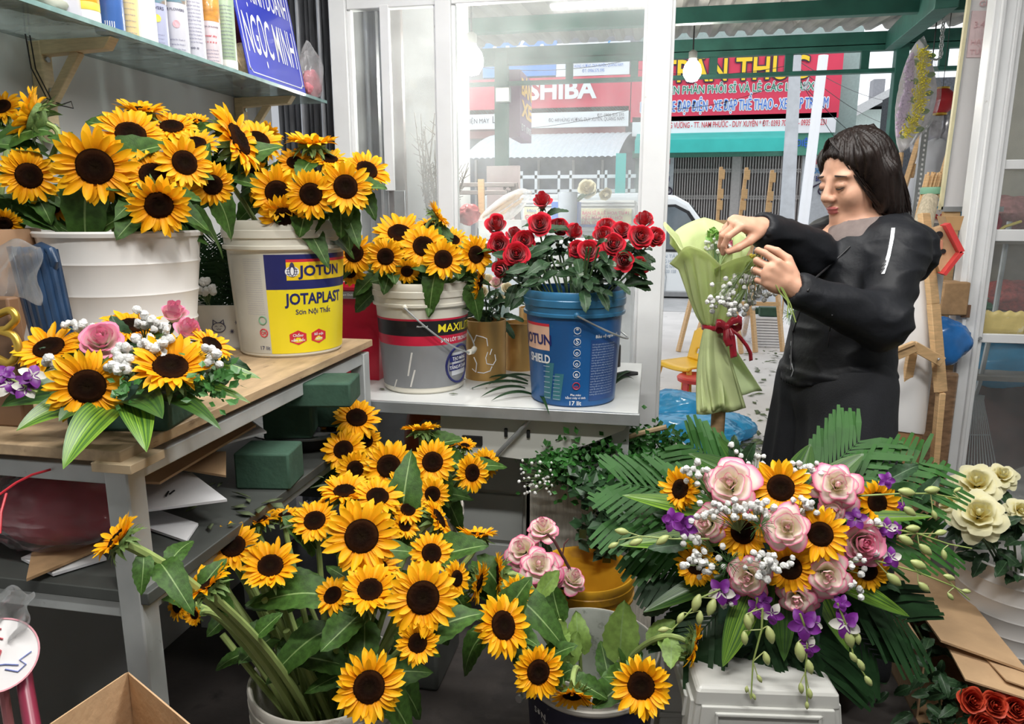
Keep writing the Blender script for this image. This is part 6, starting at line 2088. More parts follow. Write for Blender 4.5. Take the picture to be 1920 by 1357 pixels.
for (a0,b0,tt,w,m_,lb) in (((180,740,1.16),(2,762,1.12),0,.075,STRIPE_D,'broad dark leaf reaching the left table edge'),((180,770,1.12),(30,808,1.06),0,.050,STRIPE,'pale striped leaf pointing left on the tabletop'),((210,770,1.10),(118,880,.98),0,.055,STRIPE,'yellow striped leaf hanging over the table corner'),((250,770,1.10),(275,848,1.02),0,.050,STRIPE,'pale striped leaf hanging over the table front edge'),((230,765,1.12),(305,785,1.06),0,.060,STRIPE_D,'broad dark leaf curling in front of the low arrangement'),((300,740,1.14),(415,806,1.10),0,.034,STRIPE_D,'narrow leaf curling over the table edge'),((350,730,1.18),(470,756,1.20),0,.026,STRIPE,'thin pale leaf pointing right over the table edge'),((360,705,1.22),(490,710,1.26),0,.034,STRIPE,'thin yellow green leaf pointing right on the tabletop'),((200,760,1.12),(110,790,1.07),0,.055,STRIPE_D,'dark leaf under the front table sunflower')):
 blade(hc.lerp(P(*a0),.7),P(*b0),w,lb,m_,.03,group='blade leaves of the low arrangement')
t=thing('foliage_core','dark leaves filling the gaps of the low table arrangement','foliage',hc)
for k in range(46):
 p=hc+V((rf.gauss(0,.075),rf.gauss(.01,.05),rf.uniform(-.01,.07)))
 d=V((rf.uniform(-1,1),rf.uniform(-1,.4),rf.uniform(-.2,.8)))
 link('leaf',rf.choice(RLEAVES),t,leaf_m(p,d,(CAM-p).normalized()+V((0,0,.4)),rf.uniform(.045,.08)))
BOX=mat('boxwood_leaf',(.05,.17,.035),.4,0,.3,20,trans=.1)
def bush(name,label,pts,n,smin,smax,m,spread,root,group=None):
 t=thing(name,label,'foliage',root,group)
 g=MB()
 for k in range(n):
  c0=pts[k%len(pts)]
  p=V(c0)+V((rf.gauss(0,spread),rf.gauss(0,spread),rf.gauss(0,spread*.8)))
  d=V((rf.uniform(-1,1),rf.uniform(-1,1),rf.uniform(-.3,1))).normalized()
  s=rf.uniform(smin,smax)
  nn=((CAM-p).normalized()+V((rf.uniform(-.6,.6),rf.uniform(-.6,.6),rf.uniform(0,.8)))).normalized()
  x=d.cross(nn).normalized()*s*.32
  g.add([p,p+d*s*.45+x+nn*s*.08,p+d*s,p+d*s*.45-x+nn*s*.08,p+d*s*.45],[(0,1,4),(1,2,4),(2,3,4),(3,0,4)])
 o=g.build('leaves',m,t,smooth=False)
 o['kind']='stuff'
 for c0 in pts:
  MB().tube([V(root),V(root).lerp(V(c0),.5)+V((0,0,.02)),V(c0)],.0022,5).build('stem',RSTEM,t)
 return t
bush('boxwood_sprig','fresh green sprig of small leaves at the right of the low arrangement',[P(400,700,1.18),P(420,712,1.18),P(382,722,1.15),P(360,735,1.14),P(405,735,1.16)],120,.012,.022,BOX,.016,hc)
bush('boxwood_sprig','small sprig of green leaves right of the front table sunflower',[P(232,730,1.08),P(236,745,1.08)],26,.012,.02,BOX,.010,hc)
# ======== LEFT CLUTTER
# dustpan in plastic, brown gift box with gold ornament, orchids at the edge
t=thing('dustpan','dark blue plastic dustpan standing between the tan pot and white pot','dustpan',P(85,640,1.30))
BLD=mat('dark_blue_plastic',(.016,.042,.095),.35,0,.3,8,stretch=(8,8,1))
def dp(u,v):
 s=2*v-1
 py=468+190*u
 x0,x1=18+52*u,104+40*u
 a,b=P(x0,py-6*(1-u),1.42),P(x1,py,1.42)
 p=a.lerp(b,v)
 return p+(CAM-p).normalized()*(.03*(1-s*s))+(CAM-p).normalized()*.004*sin(v*40)
o=MB().grid(dp,8,40).build('pan',BLD,t)
o.modifiers.new('thick','SOLIDIFY').thickness=.006
MB().tube([P(60,470,1.42),P(78,462,1.41),P(96,470,1.40),P(103,490,1.40),P(100,505,1.41)],.009,10).build('loop_handle',BLD,t)
o=MB().grid(lambda u,v:P(-30+105*v+6*sin(u*9),455+110*u+8*sin(v*8),1.36+.02*sin(7*v+4*u)),14,18).build('plastic_sheet',film('crinkled_plastic',(.97,.97,.97),.18,.12,10,gloss=.45))
o.modifiers.new('thick','SOLIDIFY').thickness=.001
tag(o,'crinkled clear plastic sheet draped over the dark blue dustpan','plastic sheet')
c=P(0,690,1.20)
t=thing('gift_box','brown box with raised gold swirl ornament at the left edge','box',(c.x,c.y,TZ))
GLD=mat('gold_ornament',(.55,.36,.06),.3,.7,.15,20)
MB().span((c.x-.12,c.y+.02,TZ),(c.x+.012,c.y+.045,P(10,555,1.22).z)).build('body',mat('brown_gift_card',(.17,.09,.045),.6),t,bev=.004)
for dy in (0,):
 MB().tube(cat_rom([P(-4,590,1.185),P(20,582,1.185),P(30,598,1.185),P(14,616,1.185),P(2,620,1.185),P(26,630,1.185),P(34,655,1.185),P(20,680,1.185),P(-4,672,1.185)]),.0065,10).build('gold_swirl',GLD,t)
o=MB().prism([P(28,545,1.5),P(140,560,1.5),P(150,690,1.5),P(38,690,1.5)],(0,.004,0)).build('paper_sheet',PAPERW,smooth=False)
tag(o,'white paper sheet standing behind the dark blue dustpan','paper')
orchid([(70,735),(40,720),(10,705)],1.12,'purple and white orchid blossoms lying at the left table edge',[],[(18,720,60,-10,20,1),(60,705,54,10,25,1),(48,728,50,0,20,1),(8,700,44,-10,35,0)],group='loose orchids')
# white tray with fern behind the two buckets
a,b=on_line(352,-1.16,TZ),on_line(458,-1.16,TZ)
t=thing('tray','white cardboard tray with printed cat face holding cut palm leaves','tray',(-1.25,1.7,TZ))
fx0,fx1=P(352,610,1.95),P(462,606,1.95)
hz=P(352,572,1.95).z
MB().prism([V((fx0.x,fx0.y,TZ)),V((fx1.x,fx1.y,TZ)),V((fx1.x,fx1.y,hz)),V((fx0.x,fx0.y,hz))],(-.01,.008,0)).build('front_side',mat('white_tray_card',(.70,.69,.66),.6),t,smooth=False)
bk_=(fx1-fx0).normalized()
pr=V((-bk_.y,bk_.x,0))
MB().prism([V((fx0.x,fx0.y,TZ)),V((fx1.x,fx1.y,TZ)),V((fx1.x,fx1.y,TZ))+pr*.18,V((fx0.x,fx0.y,TZ))+pr*.18],(0,0,.004)).build('tray_floor',MATS['white_tray_card'],t,smooth=False)
for q in (fx0,fx1):
 MB().prism([V((q.x,q.y,TZ)),V((q.x,q.y,TZ))+pr*.18,V((q.x,q.y,hz))+pr*.18,V((q.x,q.y,hz))],bk_*.004).build('side',MATS['white_tray_card'],t,smooth=False)
mc=(fx0+fx1)/2
mz=(TZ+hz)/2
def tp(x,z):return mc*1+bk_*x+V((0,0,mz+z-mc.z))-pr*.003
g=MB()
g.tube([tp(.018*cos(k*pi/10)+.005,.013*sin(k*pi/10)) for k in range(20)],.0012,4,closed=True)
for s in (-1,1):
 g.tube([tp(.005+s*.015,.008),tp(.005+s*.014,.021),tp(.005+s*.004,.013)],.0012,4)
 g.tube([tp(.005+s*.010,.002),tp(.005+s*.007,.005),tp(.005+s*.004,.002)],.0008,4)
 g.tube([tp(.005+s*.006,-.003),tp(.005+s*.003,-.006),tp(.005,-.003)],.0008,4)
g.build('cat_print',INK,t)
for x in (-.055,-.04,.04,.055):
 g=MB()
 for k in range(8):
  a=k*pi/4
  g.tube([tp(x,.012 if x in (-.055,.055) else -.012),tp(x+.006*cos(a),(.012 if x in (-.055,.055) else -.012)+.006*sin(a))],.0008,4)
 g.build('flower_print',INK,t)
t0=P(400,560,2.0)
for k in range(9):
 frond(V((t0.x+rf.uniform(-.06,.06),t0.y+.05,TZ+.06)),P(365+k*13,455+rf.uniform(-15,60),1.99+rf.uniform(-.04,.06)),'dark cut palm leaf standing in the white tray',.09,18,PALM_D,.03,.6,'cut palm leaves in the tray',.006)
for k in range(4):
 breath(V((t0.x,t0.y,TZ+.06)),[P(358+rf.uniform(0,45),520+rf.uniform(0,40),1.94) for j in range(7)],('small white buds at the left end of the cat tray','small white buds low in the cat tray','small white buds in front of the palm leaves','small white buds at the tray rim')[k],.009,'white buds in the tray')
 # under the table: cardboard sheets, foam bricks, red bag
SHZ=.722
def sheet(pix,t_or_z,label,m,th=.005,name='cardboard_sheet',group='cardboard sheets under the table',zs=None):
 pts=[Pz(px,py,z) for (px,py),z in zip(pix,zs or [t_or_z]*len(pix))]
 o=MB().prism(pts,(0,0,th)).build(name,m,smooth=False)
 return tag(o,label,'cardboard',group)
sheet([(225,975),(350,1018),(372,985),(300,960),(240,940)],SHZ+.002,'lowest white card sheet on the dark shelf',PAPERW)
sheet([(150,1000),(200,1050),(100,1080),(40,1050)],SHZ+.003,'white card sheet under the red bag',PAPERW)
sheet([(212,968),(426,940),(360,890),(212,880)],SHZ+.05,'large white card sheet with pen marks',PAPERW,zs=[SHZ+.045,SHZ+.045,SHZ+.06,SHZ+.06])
sheet([(212,905),(300,908),(480,800),(430,770),(212,830)],SHZ+.09,'brown cardboard sheet folded under the table edge',CARD,zs=[SHZ+.10,SHZ+.09,SHZ+.11,SHZ+.12,SHZ+.12])
sheet([(330,880),(424,895),(424,850),(350,850)],SHZ+.07,'short brown cardboard flap beside the foam brick',CARD,zs=[SHZ+.075,SHZ+.07,SHZ+.08,SHZ+.085])
sheet([(60,900),(165,940),(165,880),(90,870)],SHZ+.07,'brown cardboard sheet behind the red bag',CARD)
sheet([(200,890),(262,885),(290,840),(200,830)],SHZ+.13,'upper grey white sheet touching the table',PAPERW)
sheet([(400,840),(500,812),(470,790),(410,805)],SHZ+.10,'white card under the foam bricks tray',PAPERW)
sheet([(50,1090),(190,1030),(200,1000),(60,1040)],SHZ+.012,'brown folded cardboard in front of the red bag',CARD_IN)
g=MB()
for (a0,b0) in (((311,930),(316,921)),((318,926),(327,919))):
 a,b=Pz(*a0,SHZ+.0585),Pz(*b0,SHZ+.0595)
 g.bar(a,b,.003,.002)
 tag(g.build('pen_mark',BLACK),('short black twig on the white card','second short black twig on the white card')[len([o for o in COL.objects if o.name.startswith('pen_mark')])-1],'twig','black twigs on the card')
 g=MB()
FB='green foam bricks under the table'
for (px,py,z,sx,sy,sz_,rz,lb) in ((487,918,SHZ,.125,.10,.085,.15,'lone green foam brick with a cut leaf on the dark shelf'),(530,822,SHZ+.05,.12,.11,.095,.3,'front dark green foam brick on the round tray'),(600,800,SHZ+.05,.14,.11,.10,.2,'foam brick behind the front one on the tray'),(590,762,SHZ+.152,.16,.12,.06,.2,'upper foam brick against the table leg')):
 c=Pz(px,py,z)
 o=MB().box((c.x,c.y+.05,z+sz_/2),(sx,sy,sz_),rz).build('foam_brick',FOAM,bev=.005)
 tag(o,lb,'foam brick',FB)
c=Pz(560,815,SHZ+.03)
o=MB().lathe([(.001,0),(.10,0),(.17,.012),(.175,.018),(.165,.018),(.10,.006),(.001,.006)],40,(c.x,c.y+.07,SHZ+.03)).build('tray',mat('grey_metal_tray',(.35,.36,.36),.25,.6))
tag(o,'round grey metal tray carrying foam bricks under the table','tray')
o=MB().lathe([(.001,0),(.12,0),(.12,.029),(.001,.029)],24,(c.x,c.y+.07,SHZ+.001)).build('tray_stand',BLACK)
tag(o,'dark low stand under the round metal tray','stand')
litter(26,lambda k:Pz(rl.gauss(470,70),rl.gauss(940,40),SHZ+.004),.008,.03,'leaf cuttings scattered on the dark lower shelf','cuttings')
c=Pz(85,1040,SHZ)
t=thing('goods_bag','clear bag of red goods tied with red string under the table','bag',(c.x,c.y,SHZ))
crumple((c.x,c.y+.06,SHZ+.07),(.115,.09,.062),61,50,.08,.05,zmin=SHZ+.004).build('red_filling',mat('red_filling',(.42,.015,.05),.45,0,.25,12,spec=.4),t)
crumple((c.x,c.y+.055,SHZ+.078),(.125,.10,.075),62,60,.10,.09,zmin=SHZ+.002).build('clear_wrapper',film('crinkled_plastic',(.97,.97,.97),.18,.12,10,gloss=.45),t)
MB().tube([P(-5,930,1.12),P(30,905,1.13),P(60,890,1.15),P(95,880,1.17)],.002,6).build('red_string',SREDL,t)
MB().tube([P(0,1000,1.08),P(2,960,1.09),P(12,925,1.11)],.002,6).build('red_string',SREDL,t)
# front left: open carton, plastic bag with white fan
t=thing('carton','open brown cardboard box at the bottom left corner','box',P(230,1340,1.0))
ca,cb_,cc_=P(234,1262,1.02),P(70,1372,.86),P(370,1372,.88)
MB().prism([ca,cb_,cb_-V((0,0,.3)),ca-V((0,0,.3))],(.003,.004,0)).build('side',CARD,t,smooth=False)
MB().prism([ca+V((.006,0,0)),cc_,cc_-V((0,0,.3)),ca-V((0,0,.3))],(-.003,.004,0)).build('side',CARD,t,smooth=False)
dd=cb_+cc_-ca
MB().prism([cb_,dd,dd-V((0,0,.3)),cb_-V((0,0,.3))],(.004,.0,0)).build('side',CARD,t,smooth=False)
MB().prism([cc_,dd,dd-V((0,0,.3)),cc_-V((0,0,.3))],(-.004,.0,0)).build('side',CARD,t,smooth=False)
MB().prism([q-V((0,0,.3)) for q in (ca,cb_,dd,cc_)],(0,0,.004)).build('bottom',CARD_IN,t,smooth=False)
MB().span((min(cb_.x,dd.x)+.02,dd.y,0),(cc_.x-.02,ca.y-.02,ca.z-.33)).build('support_box',CARD_IN,t,smooth=False)
c=P(-4,1228,.95)
t=thing('paper_fan','round white paper fan with faint pink and blue print at the left edge','fan',c)
nrm=(CAM-c).normalized()
q=frame(nrm)
MB().lathe([(.001,0),(.044,0),(.045,.001),(.045,.002),(.001,.002)],40,c,q=q).build('disc',mat('fan_paper',(.82,.80,.80),.6,0,.03),t)
MB().lathe([(.0445,-.001),(.0465,-.001),(.0465,.003),(.0445,.003)],40,c,q=q).build('pink_rim',mat('pink_rim',(.75,.35,.40),.5),t)
g=MB()
for k,pts in enumerate(([(-.01,.02),(.0,.024),(.008,.018)],[(-.002,.012),(.004,.004),(.0,-.004)],[(.0,.03),(.008,.032)])):
 g.tube([c+q@V((x,y,.0032)) for x,y in pts],.0012,4)
 g.build('ink_stroke',mat('fan_red_ink',(.50,.08,.10),.6),t)
 g=MB()
for pts in ([(.005,-.02),(.018,-.028),(.028,-.022),(.022,-.014),(.036,-.008)],[(-.012,-.01),(.006,-.014),(.02,-.02)]):
 MB().tube([c+q@V((x,y,.0032)) for x,y in pts],.0009,4).build('ink_stroke',mat('fan_blue_ink',(.20,.25,.55),.6),t)
MB().tube([c-V((0,0,.04)),c-V((0,0,.14))],.006,8).build('handle',mat('fan_handle',(.55,.2,.22),.5),t)
o=MB().grid(lambda u,v:P(-20+84*v-20*u*v+5*sin(u*12),1105+100*u+9*sin(v*9+u*4),.97+.015*sin(9*v+5*u)),16,18).build('plastic_bag',film('crinkled_plastic',(.97,.97,.97),.18,.12,10,gloss=.45))
o.modifiers.new('thick','SOLIDIFY').thickness=.001
tag(o,'crumpled clear plastic bag above the white paper fan','bag')
o=MB().tube([P(40,1230,.99),P(48,1290,.97),P(62,1370,.94)],.010,10).build('red_pole',mat('maroon_plastic',(.22,.02,.05),.35))
tag(o,'maroon plastic stick at the bottom left edge','stick')
# ======== THE FLORIST
import numpy as np
class SDF:
 """signed distance field on a grid: tapered capsules and ellipsoids blended smoothly, turned into one closed surface"""
 def __init__(s,lo,hi,h):
  s.h=h
  s.lo=np.array(lo,float)
  s.n=np.ceil((np.array(hi,float)-s.lo)/h).astype(int)+1
  s.F=np.full(s.n,.08,np.float32)
 def _win(s,a,b):
  i0=np.maximum(0,np.floor((np.array(a)-s.lo)/s.h).astype(int))
  i1=np.minimum(s.n,np.ceil((np.array(b)-s.lo)/s.h).astype(int)+1)
  if (i1<=i0).any():return None
  ax=[s.lo[k]+s.h*np.arange(i0[k],i1[k]) for k in range(3)]
  X,Y,Z=np.meshgrid(*ax,indexing='ij')
  return tuple(slice(i0[k],i1[k]) for k in range(3)),X,Y,Z
 def _mix(s,sl,d,k,sub):
  f=s.F[sl]
  if sub:
   d=-d
   hh=np.maximum(k-np.abs(f-d),0)/max(k,1e-6)
   s.F[sl]=np.maximum(f,d)+hh*hh*k*.25
  else:
   hh=np.maximum(k-np.abs(f-d),0)/max(k,1e-6)
   s.F[sl]=np.minimum(f,d)-hh*hh*k*.25
 def cap(s,a,b,r1,r2=None,k=.01,sub=False):
  r2=r1 if r2 is None else r2
  a,b=np.array(a),np.array(b)
  m=max(r1,r2)+k+3*s.h
  w=s._win(np.minimum(a,b)-m,np.maximum(a,b)+m)
  if w is None:return
  sl,X,Y,Z=w
  ba=b-a
  L=max(1e-12,ba@ba)
  t=np.clip(((X-a[0])*ba[0]+(Y-a[1])*ba[1]+(Z-a[2])*ba[2])/L,0,1)
  d=np.sqrt((X-a[0]-t*ba[0])**2+(Y-a[1]-t*ba[1])**2+(Z-a[2]-t*ba[2])**2)-(r1+(r2-r1)*t)
  s._mix(sl,d,k,sub)
 def ell(s,c,r,axes,k=.01,sub=False):
  c=np.array(c)
  m=max(r)+k+3*s.h
  w=s._win(c-m,c+m)
  if w is None:return
  sl,X,Y,Z=w
  X,Y,Z=X-c[0],Y-c[1],Z-c[2]
  q=[X*A[0]+Y*A[1]+Z*A[2] for A in axes]
  k0=np.sqrt(sum((q[i]/r[i])**2 for i in range(3)))+1e-9
  k1=np.sqrt(sum((q[i]/r[i]**2)**2 for i in range(3)))+1e-9
  s._mix(sl,k0*(k0-1)/k1,k,sub)
 def below(s,fn,k=.004):
  """cut away everything under z = fn(x, y)"""
  ax=[s.lo[i]+s.h*np.arange(s.n[i]) for i in range(3)]
  X,Y,Z=np.meshgrid(*ax,indexing='ij',sparse=True)
  s.F=np.maximum(s.F,(fn(X,Y)-Z).astype(np.float32))
 def mesh(s):
  F=s.F
  n=np.array(F.shape)
  I=F<0
  c=n-1
  pos=np.zeros((*c,3),np.float32)
  cnt=np.zeros(c,np.float32)
  for ax in range(3):
   o1,o2=[i for i in range(3) if i!=ax]
   for u in (0,1):
    for v in (0,1):
     sa=[None]*3
     sa[ax]=slice(0,c[ax])
     sa[o1]=slice(u,c[o1]+u)
     sa[o2]=slice(v,c[o2]+v)
     sb=list(sa)
     sb[ax]=slice(1,c[ax]+1)
     fa,fb=F[tuple(sa)],F[tuple(sb)]
     x=(fa<0)!=(fb<0)
     if not x.any():continue
     t=np.where(x,fa/np.where(fa-fb==0,1,fa-fb),0)
     cnt+=x
     pos[...,ax]+=np.where(x,t,0)
     pos[...,o1]+=x*u
     pos[...,o2]+=x*v
  has=cnt>0
  ids=np.full(c,-1,np.int64)
  ids[has]=np.arange(has.sum())
  idx=np.argwhere(has)
  vs=(idx+pos[has]/cnt[has][:,None])*s.h+s.lo
  quads=[]
  for ax in range(3):
   o1,o2=(ax+1)%3,(ax+2)%3
   sa=[slice(1,c[i]) for i in range(3)]
   sa[ax]=slice(0,c[ax])
   sb=list(sa)
   sb[ax]=slice(1,c[ax]+1)
   a,b=I[tuple(sa)],I[tuple(sb)]
   e=np.argwhere(a!=b)
   if not len(e):continue
   fl=a[tuple(e.T)]
   base=e+1
   base[:,ax]-=1
   d1,d2=np.zeros(3,int),np.zeros(3,int)
   d1[o1],d2[o2]=1,1
   q=np.stack([ids[tuple((base-d1-d2).T)],ids[tuple((base-d2).T)],ids[tuple(base.T)],ids[tuple((base-d1).T)]],1)
   q[~fl]=q[~fl][:,::-1]
   quads.append(q)
  return vs,np.concatenate(quads)
def sdf_obj(name,sd,mats,parent,smooth_it=2,move=None,pick=None):
 vs,q=sd.mesh()
 # light smoothing
 for _ in range(smooth_it):
  acc=np.zeros_like(vs)
  ct=np.zeros(len(vs))
  for i in range(4):
   a,b=q[:,i],q[:,(i+1)%4]
   np.add.at(acc,a,vs[b])
   np.add.at(ct,a,1)
   np.add.at(acc,b,vs[a])
   np.add.at(ct,b,1)
  vs=vs*.5+acc/ct[:,None]*.5
 if move is not None:
  fnm=np.cross(vs[q[:,2]]-vs[q[:,0]],vs[q[:,3]]-vs[q[:,1]])
  nm=np.zeros_like(vs)
  for i in range(4):np.add.at(nm,q[:,i],fnm)
  nm/=np.linalg.norm(nm,axis=1)[:,None]+1e-12
  vs=vs+nm*np.array([move(p) for p in vs])[:,None]
 me=bpy.data.meshes.new(name)
 ctr=V((float(vs[:,0].mean()),float(vs[:,1].mean()),float(vs[:,2].min())))
 vs=vs-np.array(ctr)
 me.from_pydata(vs.tolist(),[],q.tolist())
 for m in mats:me.materials.append(m)
 me.polygons.foreach_set('use_smooth',[True]*len(me.polygons))
 if pick is not None:
  fc=vs[q].mean(1)+np.array(ctr)
  me.polygons.foreach_set('material_index',pick(fc).astype(int).tolist())
 me.update()
 return link(name,me,parent,M.Translation(ctr))
 # body frame: b = towards the camera, r = picture right, chest faces left and towards the camera
hipc=P(1560,720,1.99)
_b=V((CAM.x-hipc.x,CAM.y-hipc.y,0)).normalized()
_r=V((-_b.y,_b.x,0))
Uz=V((0,0,1))
def dirw(yaw,pitch):
 """direction turned yaw degrees to picture left from facing the camera, pitched up"""
 return (_b*cos(R(yaw))-_r*sin(R(yaw)))*cos(R(pitch))+Uz*sin(R(pitch))
chest=dirw(52,0)
sax=Uz.cross(chest).normalized()
# head frame
hf=dirw(48,-15)
hl=Uz.cross(hf).normalized()
hu=hf.cross(hl).normalized()
HD=P(1604,333,1.97)
def hp(f,l,u):return HD+hf*f+hl*l+hu*u
HAX=[tuple(hf),tuple(hl),tuple(hu)]
BAX=[tuple(chest),tuple(sax),(0,0,1)]
nb=P(1628,432,1.99)
Ls,Rs=P(1688,462,1.88),P(1556,446,2.13)
Le,Lw=P(1652,604,1.78),P(1492,541,1.72)
Re,Rw=P(1512,474,1.94),P(1428,428,1.80)
chc=P(1606,505,2.0)
wai=P(1578,620,2.0)
hip=P(1566,705,2.0)
lo=(min(Rw.x,Lw.x)-.16,Lw.y-.16,0.0)
hi=(Ls.x+.14,Rs.y+.22,1.62)
sd=SDF(lo,hi,.0031)
# head
sd.ell(hp(-.012,0,.035),(.090,.073,.084),HAX,.01)
sd.ell(hp(.024,0,-.030),(.062,.061,.085),HAX,.03)
sd.ell(hp(.034,0,-.074),(.046,.048,.037),HAX,.025)
sd.cap(hp(.068,-.008,-.097),hp(.068,.008,-.097),.017,.017,.02)
for s in (-1,1):
 sd.ell(hp(.054,s*.037,-.036),(.027,.025,.027),HAX,.02)
 sd.ell(hp(.066,s*.030,.020),(.018,.024,.010),HAX,.014)
 sd.ell(hp(.0935,s*.031,.0),(.011,.017,.011),HAX,.010,True)
 sd.ell(hp(.0765,s*.031,-.002),(.0125,.0165,.0115),HAX,.004)
 sd.ell(hp(-.006,s*.076,-.012),(.019,.009,.031),HAX,.006)
sd.cap(hp(.082,0,.012),hp(.103,0,-.026),.0085,.0115,.012)
sd.ell(hp(.104,0,-.031),(.0125,.0125,.011),HAX,.006)
for s in (-1,1):
 sd.ell(hp(.095,s*.0125,-.035),(.0105,.0085,.0085),HAX,.006)
sd.ell(hp(.088,0,-.0615),(.0105,.021,.0062),HAX,.004)
sd.ell(hp(.086,0,-.0715),(.0105,.018,.0066),HAX,.003)
sd.cap(hp(.099,-.018,-.0665),hp(.099,.018,-.0665),.0013,.0013,.002,True)
# neck, torso, legs
sd.cap(hp(-.036,0,-.07),nb-chest*.012,.046,.053,.014)
sd.cap(nb-V((0,0,.02)),chc,.062,.085,.04)
sd.ell(chc,(.100,.140,.14),BAX,.04)
sd.ell(wai,(.10,.135,.16),BAX,.05)
sd.ell(hip,(.115,.155,.12),BAX,.05)
for s in (-1,1):
 h0=V(hip)+sax*s*.078
 kn=V((h0.x,h0.y,.47))+chest*.02
 an=V((h0.x,h0.y,.085))-chest*.01
 sd.cap(h0,kn,.082,.052,.03)
 sd.cap(kn,an,.052,.036,.02)
 sd.cap(an-V((0,0,.045)),an+chest*.14-V((0,0,.055)),.034,.028,.02)
 # arms
for (a,e,w) in ((Ls,Le,Lw),(Rs,Re,Rw)):
 sd.cap(nb.lerp(a,.5)-V((0,0,.02)),a-V((0,0,.015)),.042,.048,.03)
 sd.cap(a,e,.052,.040,.03)
 sd.cap(e,w,.040,.026,.02)
def hand(w,d,n,curls,thumb,sgn,sc_=1.0,spread=(.10,.03,-.04,-.12)):
 """palm and five bent fingers; d = along the hand, n = out of its back, sgn puts the thumb on one side"""
 d=d.normalized()
 n=(n-d*n.dot(d)).normalized()
 s=d.cross(n).normalized()*sgn
 ax=[tuple(d),tuple(s),tuple(n)]
 sd.cap(w,w+d*.03*sc_,.024*sc_,.023*sc_,.012)
 sd.ell(w+d*.052*sc_,(.046*sc_,.038*sc_,.0155*sc_),ax,.012)
 tips=[]
 for (so,bl,lens,rad),(c1,c2,c3),sp_ in zip(((.0285,.088,(.040,.025,.021),.0088),(.0095,.093,(.044,.028,.022),.0090),(-.0095,.089,(.040,.026,.021),.0086),(-.0270,.080,(.031,.020,.018),.0076)),curls,spread):
  p=w+(d*(bl-.012)+s*so)*sc_+n*.003
  fd=(d+s*sp_).normalized()
  sd.cap(w+(d*.045+s*so*.8)*sc_+n*.002,p,.0115*sc_,rad*1.12*sc_,.007)
  a=0
  for L_,cu,rr_ in zip(lens,(c1,c2,c3),(1.04,.95,.86)):
   a+=R(cu)
   v=fd*cos(a)-n*sin(a)
   q=p+v*L_*sc_
   sd.cap(p,q,rad*rr_*sc_,rad*rr_*.92*sc_,.0028)
   p=q
  tips.append((p,v))
 (t0,t1,t2)=thumb
 p=w+(d*.022+s*.024)*sc_-n*.006
 v0=(d*t0[0]+s*t0[1]+n*t0[2]).normalized()
 q=p+v0*.040*sc_
 sd.cap(p,q,.0150*sc_,.0115*sc_,.010)
 v1=(d*t1[0]+s*t1[1]+n*t1[2]).normalized()
 q2=q+v1*.031*sc_
 sd.cap(q,q2,.0108*sc_,.0098*sc_,.003)
 v2=(d*t2[0]+s*t2[1]+n*t2[2]).normalized()
 q3=q2+v2*.024*sc_
 sd.cap(q2,q3,.0098*sc_,.0078*sc_,.003)
 tips.append((q3,v2))
 return tips
 # raised right hand: pinching down over the wrapped bouquet; left hand: holding the floret stems
rd_=(-_rt*.86+_up*.10-_fw*.30)
tipsR=hand(Rw,rd_,(_up*.75-_fw*.55-_rt*.1),((48,42,22),(58,48,28),(64,52,30),(66,54,30)),((.75,.55,-.45),(.85,.10,-.75),(.80,-.15,-.70)),-1,1.0)
ld_=(-_rt*.82+_up*.46-_fw*.18)
tipsL=hand(Lw,ld_,(-_fw*.88-_up*.28+_rt*.15),((30,48,30),(52,62,40),(60,66,42),(62,66,42)),((.70,.62,-.30),(.95,.10,-.35),(.90,-.15,-.45)),1,1.0)
SKIN=mat('skin',(.62,.345,.235),.48,0,.06,30,spec=.35)
SKIN.node_tree.nodes['Principled BSDF'].inputs['Subsurface Weight'].default_value=.12
SKIN.node_tree.nodes['Principled BSDF'].inputs['Subsurface Radius'].default_value=(.012,.005,.003)
LIP=mat('lips',(.50,.14,.13),.4,0,.06,60)
def pick_lip(fc):
 rel=fc-np.array(HD)
 f,l,u=rel@np.array(hf),rel@np.array(hl),rel@np.array(hu)
 up_=((l/.0225)**2+((u+.0620)/.0062)**2<1)
 lw_=((l/.0195)**2+((u+.0712)/.0068)**2<1)
 return ((up_|lw_)&(f>.085)).astype(int)
person=sdf_obj('person',sd,[SKIN,LIP],None,1,None,pick_lip)
tag(person,'woman with dark bobbed hair in a black jacket, arranging a green wrapped bouquet','person')
del sd
# eyes (looking down), brows
LASH=mat('lash_black',(.012,.009,.008),.6)
for s in (-1,1):
 pts=[]
 for k in range(11):
  a=-1+2*k/10
  pts.append(hp(.0885-.009*a*a+(.001 if s*a>0 else 0),s*.031+.0155*a,-.0075-.0035*(1-a*a)))
 MB().tube(pts,[.0006+.0013*(1-abs(-1+2*k/10))**.5 for k in range(11)],6).build('eyelid_line',LASH,person)
 pts=[hp(.0855-.008*a*a,s*.031+.0150*a,.0050-.002*a*a) for a in [-1+k/5 for k in range(11)]]
 MB().tube(pts,.0005,5).build('eyelid_crease',mat('skin_crease',(.33,.16,.11),.6),person)
 pts=[hp(.087-.013*a*a,s*.033+.021*a,.0215+.003*(1-a*a)-.002*s*a) for a in [-1+k/5 for k in range(11)]]
 MB().tube(pts,[.0008+.0018*(1-abs(-1+2*k/10)**2) for k in range(11)],6).build('eyebrow',mat('brow_dark',(.05,.032,.025),.8),person)
 # nails
NAIL=mat('nail',(.72,.45,.38),.25,0,.04)
